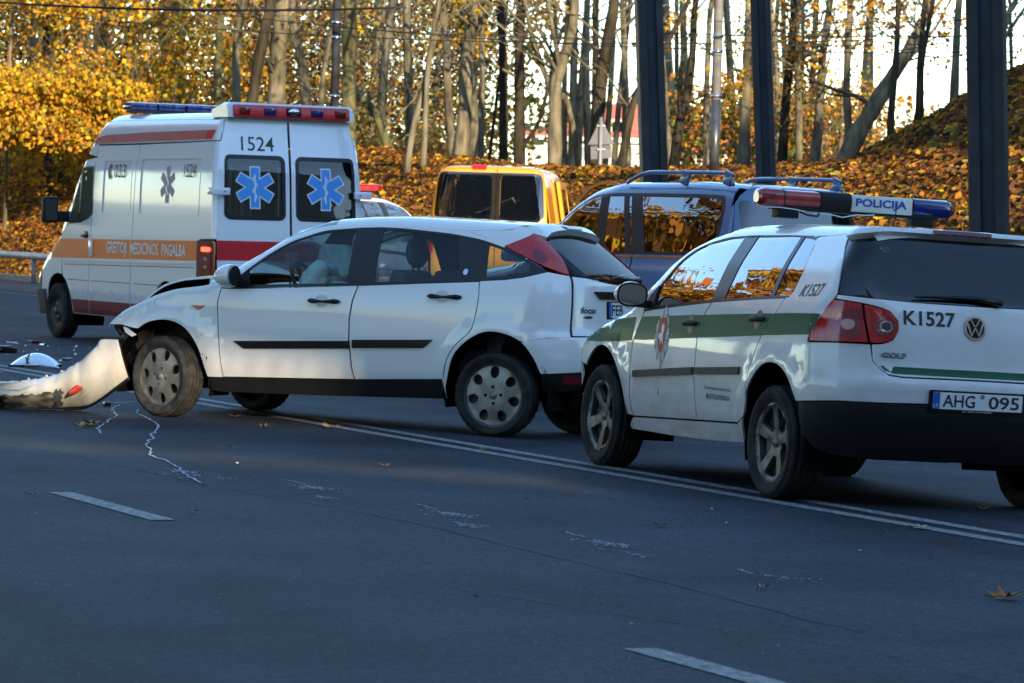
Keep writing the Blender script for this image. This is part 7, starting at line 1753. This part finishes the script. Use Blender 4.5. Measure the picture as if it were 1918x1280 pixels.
def build_furniture():
    st = mat('dark_steel', (.022, .023, .026), .55, .3, noise=(3, .7, (.045, .045, .045)), ); rs = mat('rusty_flange', (.16, .07, .03), .8, noise=(6, .8, (.07, .035, .02)))
    for (pxa, pxb, w, Y, lab, turn) in ((1192, 1205, .285, 44, 'first dark steel column, rising behind the roof rail of the blue off-road car', .15), (1408, 1421, .205, 41, 'second dark steel column, rising behind the rear of the blue off-road car', -.1), (1815, 1821, .30, 32, 'third and nearest dark steel column, right of the police light bar', -.25)):
        base = img(pxb, 420, Y); topp = img(pxa, 0, Y); d = (topp - base) / (topp[2] - base[2]); gx = base - d * (base[2] - float(gz(base[0], Y))); 
        g0 = float(gz(gx[0], Y)) if .93 * gx[0] + .367 * Y < 21.3 else float(bank(gx[0], Y)); gx = base - d * (base[2] - g0 + .2)
        root = empty('steel_column', tuple(gx)); tag(root, lab, 'column', 'dark steel columns along the far side of the road')
        e1 = np.array([math.cos(turn), math.sin(turn), 0]); e2 = np.array([-math.sin(turn), math.cos(turn), 0]); H_ = 8.5
        def prism(name, a0, a1, b0, b1, m):
            V = []; 
            for z in (0, H_):
                for a, b in ((a0, b0), (a1, b0), (a1, b1), (a0, b1)): V.append(tuple(d * z + e1 * a + e2 * b))
            mesh(name, V, [(0, 1, 2, 3), (4, 7, 6, 5), (0, 4, 5, 1), (1, 5, 6, 2), (2, 6, 7, 3), (3, 7, 4, 0)], m, root)
        prism('flange', 0, w * .30, -.14, .14, st); prism('flange', w * .72, w, -.14, .14, st); prism('web', w * .30 + .0005, w * .72 - .0005, -.09, .02, mat('column_face_paint', (.040, .055, .068), .6, spec=.2, noise=(2.5, .6, (.028, .036, .045))))
        prism('flange_edge', -.012, -.0005, -.14, -.11, rs)
        boxobj('base_plate', (float(e1[0] * w / 2), float(e1[1] * w / 2), .22), (w + .2, .5, .03), st, root)
    def pole(px, w, Y, y_split, lab, m1, m2, rings):
        b = img(px, 300, Y); g0 = float(gz(b[0], Y)) if .93 * b[0] + .367 * Y < 21.3 else float(bank(b[0], Y)); r = w / 2 / (7009 / Y); root = empty('lamp_post', (b[0], Y, g0 - .1)); tag(root, lab, 'pole')
        zs = img(px, y_split, Y)[2] - g0; 
        V, F = tube([(0, 0, 0), (0, 0, zs)], r, 16); mesh('lower_shaft', V, F, m2, root, True); V, F = tube([(0, 0, zs + .001), (-.02, 0, 9)], [r * .97, r * .8], 16); mesh('upper_shaft', V, F, m1, root, True)
        for y in rings:
            z = img(px, y, Y)[2] - g0; V, F = tube([(0, 0, z), (0, 0, z + .05)], r * 1.08, 16); mesh('pole_band', V, F, M['chrome'], root, True)
    grey = mat('galvanised_pole', (.34, .34, .33), .5, .3, noise=(6, .6, (.22, .22, .22))); dk = mat('dark_pole_and_shade', (.018, .02, .026), .35, noise=(4, .6, (.05, .055, .065)))
    pole(624, 17, 62, 200, 'round dark pole with thin bright rings left of centre', dk, dk, (34, 62, 172)); pole(1338, 19, 62, 176, 'round grey pole between two steel columns, its shaded lower part painted dark', grey, dk, (172, 88, 60))  # second pole: sunlit top and shaded foot are put into its two colours
    # sign seen from behind
    Y = 71.; root = empty('triangular_road_sign', tuple(img(1127, 370, Y) - np.array([0, 0, 1.2]))); tag(root, 'back of a triangular road sign on a thin post with a small plate below', 'road sign')
    o = img(1127, 370, Y) - np.array([0, 0, 1.2]); bk = mat('sign_back_shaded', (.10, .105, .115), .55, .2, noise=(3, .5, (.07, .075, .085)))  # the shade on the sign back is put into this grey
    a, b, c = [img(*p, Y) - o for p in ((1126, 222), (1101, 272), (1151, 270))]
    V = [tuple(v) for v in (a, b, c)] + [tuple(v + np.array([0, .02, 0])) for v in (a, b, c)]; mesh('triangle_plate', V, [(0, 1, 2), (3, 5, 4), (0, 3, 4, 1), (1, 4, 5, 2), (2, 5, 3, 0)], bk, root)
    q = [img(*p, Y) - o for p in ((1106, 274), (1145, 272), (1145, 296), (1107, 299))]; V = [tuple(v) for v in q] + [tuple(v + np.array([0, .02, 0])) for v in q]
    mesh('lower_plate', V, [(0, 1, 2, 3), (4, 7, 6, 5), (0, 4, 5, 1), (1, 5, 6, 2), (2, 6, 7, 3), (3, 7, 4, 0)], bk, root)
    t1 = img(1126, 220, Y) - o; t1[1] -= .04; tubeobj('post', [(t1[0] + .02, -.04, -.6), tuple(t1)], .033, grey, root, 10)
    for py in (236, 280): p = img(1126, py, Y) - o; boxobj('clamp', (p[0], -.04, p[2]), (.16, .03, .03), grey, root)
    # guard rail
    rm = mat('weathered_rail', (.24, .26, .27), .6, .3, noise=(2, .7, (.34, .33, .30))); root = empty('guard_rail', (0, 0, 0)); tag(root, 'grey tubular guard rail along the verge at the left', 'guard rail')
    pt = lambda y: np.array([(20.75 - .367 * y) / .93, y])
    ys = np.arange(74, 118, 4.2) + 1.4; P = [(*pt(y), .60 + float(gz(*pt(y)))) for y in np.arange(72, 120, 2)]; tubeobj('rail', P, .082, rm, root, 10)
    for y in ys: p = pt(y); V, F = tube([(*p, -.2), (*p, .56)], .055, 8); mesh('rail_post', V, F, rm, root, True)
    # overhead wires
    wm = mat('wire_black', (.01, .01, .01), .6)
    for k, (a, b, Y0, Y1, r, sag) in enumerate((((-40, 2), (760, 14), 66, 60, .022, .1), ((-40, 14), (1960, 60), 70, 62, .010, .4), ((300, 12), (1960, 96), 72, 60, .010, .3), ((600, 38), (1960, 74), 66, 66, .008, .25), ((640, 52), (1960, 20), 64, 60, .008, .3), ((1000, 22), (1960, 28), 60, 60, .007, .15), ((1240, 62), (1960, 66), 72, 70, .012, .05))):
        p, q = img(*a, Y0), img(*b, Y1); t = np.linspace(0, 1, 14); P = [tuple(p + (q - p) * u - np.array([0, 0, sag * 4 * u * (1 - u)])) for u in t]
        o = tubeobj('overhead_wire', P, r, wm, None, 6); tag(o, WIRES[k], 'wire', 'overhead wires across the top')

def build_house():
    Y = 190.; P = lambda px, py, dy=0: img(px, py, Y + dy); wallm = mat('cream_wall', (.62, .56, .42), .85, noise=(.8, .6, (.50, .44, .32))); rf = mat('red_roof_tiles', (.62, .17, .09), .7, noise=(1.2, .6, (.50, .13, .08)), bump=(6, .4)); wt = mat('white_cornice', (.75, .73, .66), .7)
    root = empty('red_roofed_house', tuple(P(1120, 330))); tag(root, 'cream house with a red hipped roof seen between the trunks behind the sign', 'house'); o = P(1120, 330)
    def prism(name, x0, x1, y0, y1, z0, z1, m, par=root): return boxobj(name, ((x0 + x1) / 2, (y0 + y1) / 2, (z0 + z1) / 2), (x1 - x0, y1 - y0, z1 - z0), m, par)
    L = lambda px, py: img(px, py, Y) - o
    xl, ze = L(975, 268)[0], L(1130, 256)[2]; xr = L(1330, 262)[0]; z0 = -2.0
    prism('wall', xl + .4, xr, 0, 9, z0, ze - .3, wallm); prism('cornice', xl, xr + .4, -.4, 9.4, ze - .3, ze, wt)
    rz = L(1200, 178)[2]; rx0, rx1 = L(1190, 200)[0], L(1290, 200)[0]
    V = [(xl - .2, -.6, ze + .01), (xr + .6, -.6, ze + .01), (xr + .6, 9.6, ze + .01), (xl - .2, 9.6, ze + .01), (rx0, 4.5, rz), (rx1, 4.5, rz)]
    mesh('roof', V, [(0, 1, 5, 4), (1, 2, 5), (2, 3, 4, 5), (3, 0, 4), (3, 2, 1, 0)], rf, root)
    d0 = L(1160, 240); boxobj('dormer', (d0[0], 1.0, d0[2]), (1.2, 2.0, .9), wallm, root); boxobj('dormer_window', (d0[0], -.02, d0[2]), (.7, .04, .6), M['glassdark'], root)
    for k in range(4):
        px = 1012 + 84 * k; c = L(px, 288); w = empty('window', (c[0], -.03, c[2]), parent=root); boxobj('frame', (0, 0, 0), (.75, .06, .8), wt, w); boxobj('pane', (0, -.04, 0), (.6, .03, .66), mat('pane_grey', (.25, .27, .28), .3), w)
    o2 = img(1365, 330, 175); r2 = empty('second_red_roofed_house', tuple(o2)); tag(r2, 'second house with a red roof half hidden by shrubs beside the round pole', 'house')
    w2 = img(1290, 300, 175) - o2; w3 = img(1480, 300, 175) - o2; ee = (img(1365, 288, 175) - o2)[2]; tp = (img(1365, 216, 175) - o2)[2]
    boxobj('wall', ((w2[0] + w3[0]) / 2, 4, (ee - 2) / 2), (w3[0] - w2[0], 8, ee + 2), wallm, r2)
    V = [(w2[0] - .3, -.3, ee + .01), (w3[0] + .3, -.3, ee + .01), (w3[0] + .3, 8.3, ee + .01), (w2[0] - .3, 8.3, ee + .01), (w2[0] + 1.2, 4, tp), (w3[0] - 2.2, 4, tp)]; mesh('roof', V, [(0, 1, 5, 4), (1, 2, 5), (2, 3, 4, 5), (3, 0, 4), (3, 2, 1, 0)], rf, r2)

def build_behind():
    """unseen blocks added behind the camera, sized to throw the shade the cars stand in"""
    wl = mat('rendered_facade', (.36, .34, .31), .85, noise=(.4, .5, (.28, .27, .25))); gl = M['glassdark']
    for k, (x0, x1, y0, y1, h, lab) in enumerate(((-24, 5.2, -22, -8, 23.0, 'long unseen block added behind the camera for shade'), (20.6, 23.0, -24, -10, 23.0, 'narrow unseen block added behind the camera for shade'), (23.1, 31.5, -30, -9, 15.5, 'lower unseen block added behind the camera for shade'), (37.5, 74, -24, -6, 24.2, 'tall unseen block added behind the camera to the right for shade'))):
        root = empty('shade_block', ((x0 + x1) / 2, y1, 0)); tag(root, lab, 'shade caster'); cx = (x0 + x1) / 2
        boxobj('wall', (0, (y0 - y1) / 2, h / 2 - .3), (x1 - x0, y1 - y0, h + .6), wl, root)
        src = None; nx = max(1, int((x1 - x0) / 3.2))
        for i in range(nx):
            for j in range(int(h / 3.1)):
                px = x0 - cx + (i + .5) * (x1 - x0) / nx; pz = 1.8 + j * 3.1
                if src is None:
                    src = empty('window', (px, .02, pz), parent=root); boxobj('frame', (0, 0, 0), (1.5, .08, 1.6), M['white'], src); boxobj('pane', (0, .05, 0), (1.3, .03, 1.4), gl, src)
                else:
                    c = copy_tree(src, root); c.location = (px, .02, pz)
    # unseen screen added between the blocks, its slits letting bands of sun through
    root = empty('slit_screen', (9.7, -7.0, 0)); tag(root, 'unseen slit screen added behind the camera to shape the sun bands', 'shade caster')
    ang = math.atan2(-.57, .82); root.rotation_euler = (0, 0, ang)
    def slab(z0, z1, k0=-7.5, k1=13.5, nm='screen_wall'): boxobj(nm, ((k0 + k1) / 2, 0, (z0 + z1) / 2), (k1 - k0, .25, z1 - z0), wl, root)
    slab(-.3, 6.72); slab(7.12, 8.02); slab(8.75, 23)
    slab(6.721, 7.119, -7.5, -5.2); slab(6.721, 7.119, 2.5, 13.5)
    slab(8.021, 8.749, -7.5, -.3, 'slit_fill'); slab(8.021, 8.749, 3.3, 13.5, 'slit_fill')
    for i in range(15): boxobj('slit_bar', (-.2 + i * .245, 0, 8.385), (.045, .06, .727), wl, root)

# ---------------------------------------------------------------- small things on the road
def maple_leaf(x, y, size, yaw, m, lab, curl=.3, seed=0):
    rg = np.random.default_rng(seed); k = 22; pts = []
    lobes = [0, 1.05, -1.05, 2.0, -2.0]
    for i in range(k):
        a = -math.pi + 2 * math.pi * i / k; r = .38 + .62 * max(math.exp(-((a - l) / .22) ** 2) * (1, .92, .92, .62, .62)[q] for q, l in enumerate(lobes)) + .06 * rg.normal() * .6
        pts.append((r * math.cos(a), r * math.sin(a)))
    z0 = float(gz(x, y)); V = [(0, 0, .012)]
    for u, v in pts: V.append((u * size, v * size, .006 + curl * size * (abs(v) ** 1.5 * .8 + .25 * max(0, u)) * (.6 + .8 * rg.random())))
    F = [(0, i + 1, (i + 1) % k + 1) for i in range(k)]
    root = mesh('fallen_leaf', V, F, m); root.location = (x, y, z0 + .002); root.rotation_euler = (0, 0, yaw); tag(root, lab, 'leaf', 'leaves lying on the road')
    tubeobj('leaf_stalk', [(0, 0, .014), (-.5 * size, .02 * size, .012), (-1.0 * size, .10 * size, .02)], .0022, M['rust'], root, 5)
    return root

def build_small():
    lm = {'orange': mat('dry_leaf_orange', (.42, .17, .02), .8, noise=(30, .8, (.30, .11, .015))), 'tan': mat('dry_leaf_tan', (.34, .22, .10), .85, noise=(30, .8, (.22, .13, .05))), 'brown': mat('dry_leaf_brown', (.14, .07, .035), .85), 'pale': mat('dry_leaf_pale', (.42, .36, .24), .85), 'yellow': mat('dry_leaf_yellow', (.40, .30, .04), .8)}
    L_ = [(1.978, 14.80, .085, .6, 'orange', 'large curled orange maple leaf at the right edge of the foreground'), (.742, 17.97, .045, 2.2, 'brown', 'curled brown leaf on the asphalt below the police car front wheel'),
          (-1.236, 25.81, .085, 1.1, 'tan', 'tan maple leaf lying on the double white line'), (-1.678, 25.58, .065, .3, 'tan', 'flat tan leaf left of the one on the double line'), (-2.829, 25.38, .09, 2.9, 'orange', 'crumpled yellow-brown leaf by the torn bumper'),
          (-2.86, 25.1, .075, .9, 'yellow', 'second crumpled leaf touching the one by the torn bumper'), (-1.975, 26.86, .05, 1.9, 'brown', 'small brown leaf behind the start of the double line'), (-1.711, 23.21, .022, .4, 'yellow', 'tiny yellow leaf beside the chalk trace'),
          (-.726, 21.87, .042, 2.0, 'brown', 'reddish brown leaf in the middle of the lane'), (-.163, 23.72, .055, 1.0, 'yellow', 'greenish yellow leaf with raised stalk on the double line'), (-2.395, 18.82, .038, .2, 'yellow', 'narrow olive leaf left of the first lane dash'),
          (-1.518, 18.01, .035, 2.6, 'tan', 'small pinkish leaf at the right end of the first lane dash'), (.704, 21.31, .03, .7, 'pale', 'thin pale leaf under the police car sill'), (1.025, 14.96, .03, 2.9, 'pale', 'slender pale leaf beside the last chalk patch'),
          (2.014, 18.29, .05, .5, 'pale', 'pale crinkled leaf on the double line at the right'), (2.558, 20.07, .045, 1.4, 'tan', 'dull leaf in the shadow behind the police car'), (.118, 19.42, .028, .1, 'tan', 'small dull leaf left of the brown curled leaf'), (-.10, 14.2, .014, .3, 'brown', 'tiny dark leaf fragment in the lower middle')]
    for i, (x, y, s, a, c, lab) in enumerate(L_): maple_leaf(x, y, s * 1.15, a, lm[c], lab, .55, i)
    wb = mat('pebble_white', (.34, .34, .34), .8)
    for i, (x, y, r) in enumerate(((-1.396, 18.13, .008), (-1.583, 21.79, .010), (1.051, 19.21, .009), (1.076, 18.35, .007), (.459, 13.48, .008), (-2.233, 17.72, .008), (-.7, 17.4, .006), (1.6, 16.9, .009), (.95, 12.9, .006))):
        bm = bmesh.new(); bmesh.ops.create_icosphere(bm, subdivisions=1, radius=r); 
        for v in bm.verts: v.co *= 1 + .3 * math.sin(v.co.x * 900 + i); v.co.z *= .6
        o = bmobj('plastic_chip', bm, wb); o.location = (x, y, float(gz(x, y)) + r * .5); tag(o, 'tiny white plastic chip lying on the asphalt', 'chip', 'white chips scattered on the road')
    # broken lamp housing, white-blue, behind the bumper
    root = empty('broken_lamp_cover', (-4.42, 34.7, .0)); tag(root, 'white curved lamp cover broken off, lying beyond the torn bumper', 'debris')
    lw = mat('glossy_white_shell', (.72, .80, .92), .2, 0, .6)
    def shell(name, us, seed, flip=1):
        V = []; F = []; nu, nv = 14, 7
        for i in range(nu):
            u = us[0] + (us[1] - us[0]) * i / (nu - 1)
            h = .125 * math.sin(max(.02, min(.98, (u + .24) / .48)) * math.pi) ** .75
            for j in range(nv): v = j / (nv - 1); V.append((u, -.10 + .26 * v - .02 * math.sin(u * 9), .008 + h * math.sin(v * math.pi * .55 + .12) ** .8))
        for i in range(nu - 1):
            for j in range(nv - 1): F.append((i * nv + j, (i + 1) * nv + j, (i + 1) * nv + j + 1, i * nv + j + 1))
        o = mesh(name, V, F, lw, root, True); md = o.modifiers.new('thickness', 'SOLIDIFY'); md.thickness = .006; return o
    shell('left_shell', (-.24, -.075), 1); shell('right_shell', (-.055, .24), 2)
    tubeobj('seam', [(-.072, -.11, .10), (-.06, -.115, .06), (-.02, -.12, .02)], .006, M['trim'], root, 6); boxobj('bracket', (-.01, -.12, .022), (.12, .05, .03), M['chrome'], root, Matrix.Rotation(.3, 3, 'Z'), .005); boxobj('bracket', (-.16, -.10, .015), (.14, .04, .02), M['rust'], root); boxobj('lower_edge', (.22, -.06, .02), (.08, .03, .025), M['trim'], root, Matrix.Rotation(-.3, 3, 'Y'), .004)
    for nm, x, y, s, m, lab in (('lamp_housing_piece', -5.36, 39.3, (.34, .2, .06), M['trim'], 'flat black housing piece at the left edge of the road'), ('lens_fragment', -5.61, 43.9, (.18, .08, .03), M['darkred'], 'dark red lens fragment lying beyond the lamp cover'), ('trim_fragment', -5.78, 43.3, (.13, .06, .015), M['white'], 'white trim sliver near the left edge of the road'),
                                 ('trim_fragment', -5.41, 43.2, (.08, .06, .02), M['chrome'], 'silver fragment by the ambulance front wheel'), ('trim_fragment', -4.50, 37.8, (.16, .06, .02), M['chrome'], 'silver sliver right of the broken lamp cover'), ('trim_fragment', -3.02, 28.0, (.05, .05, .03), M['darkred'], 'small dark red chip between bumper and wheel'),
                                 ('trim_fragment', -3.78, 27.35, (.30, .12, .05), M['rust'], 'bent dark strip under the far end of the torn bumper')):
        b = 1
        bm = bmesh.new(); box(bm, (0, 0, s[2] / 2), s, Matrix.Rotation(.1, 3, 'Y'), min(s) * .2); box(bm, (s[0] * .2, 0, s[2] * .9), (s[0] * .4, s[1] * .7, s[2] * .5), Matrix.Rotation(.3, 3, 'Z'), min(s) * .1)
        o = bmobj(nm, bm, m); o.location = (x, y, float(gz(x, y))); o.rotation_euler = (0, 0, .3 + x); tag(o, lab, 'debris', 'debris scattered on the road')
    rg = np.random.default_rng(9); n = 140; C = np.c_[-5.6 + 3.4 * rg.random(n), 30 + 14 * rg.random(n)]; z = gz(C[:, 0], C[:, 1]) + .008; V = []; F = []
    for (x, y), zz in zip(C, z):
        r = .008 + .02 * rg.random() ** 3; k = len(V); V += [(x - r, y, zz), (x, y - 1.5 * r, zz), (x + r, y, zz + r * .5), (x, y + 1.5 * r, zz + r)]; F.append((k, k + 1, k + 2, k + 3))
    o = mesh('glass_crumbs', V, F, M['clearlens']); o.data.materials[0] = mat('glass_crumb', (.5, .55, .6), .2); tag(o, kind='stuff')
# ---------------------------------------------------------------- assemble
build_road(); build_bank(); build_behind(); build_house(); build_furniture(); build_trees(); build_understory()
golf_root = build_golf(); build_focus(); build_ambulance(); build_suv(); build_van(); build_police2(golf_root)
build_small()
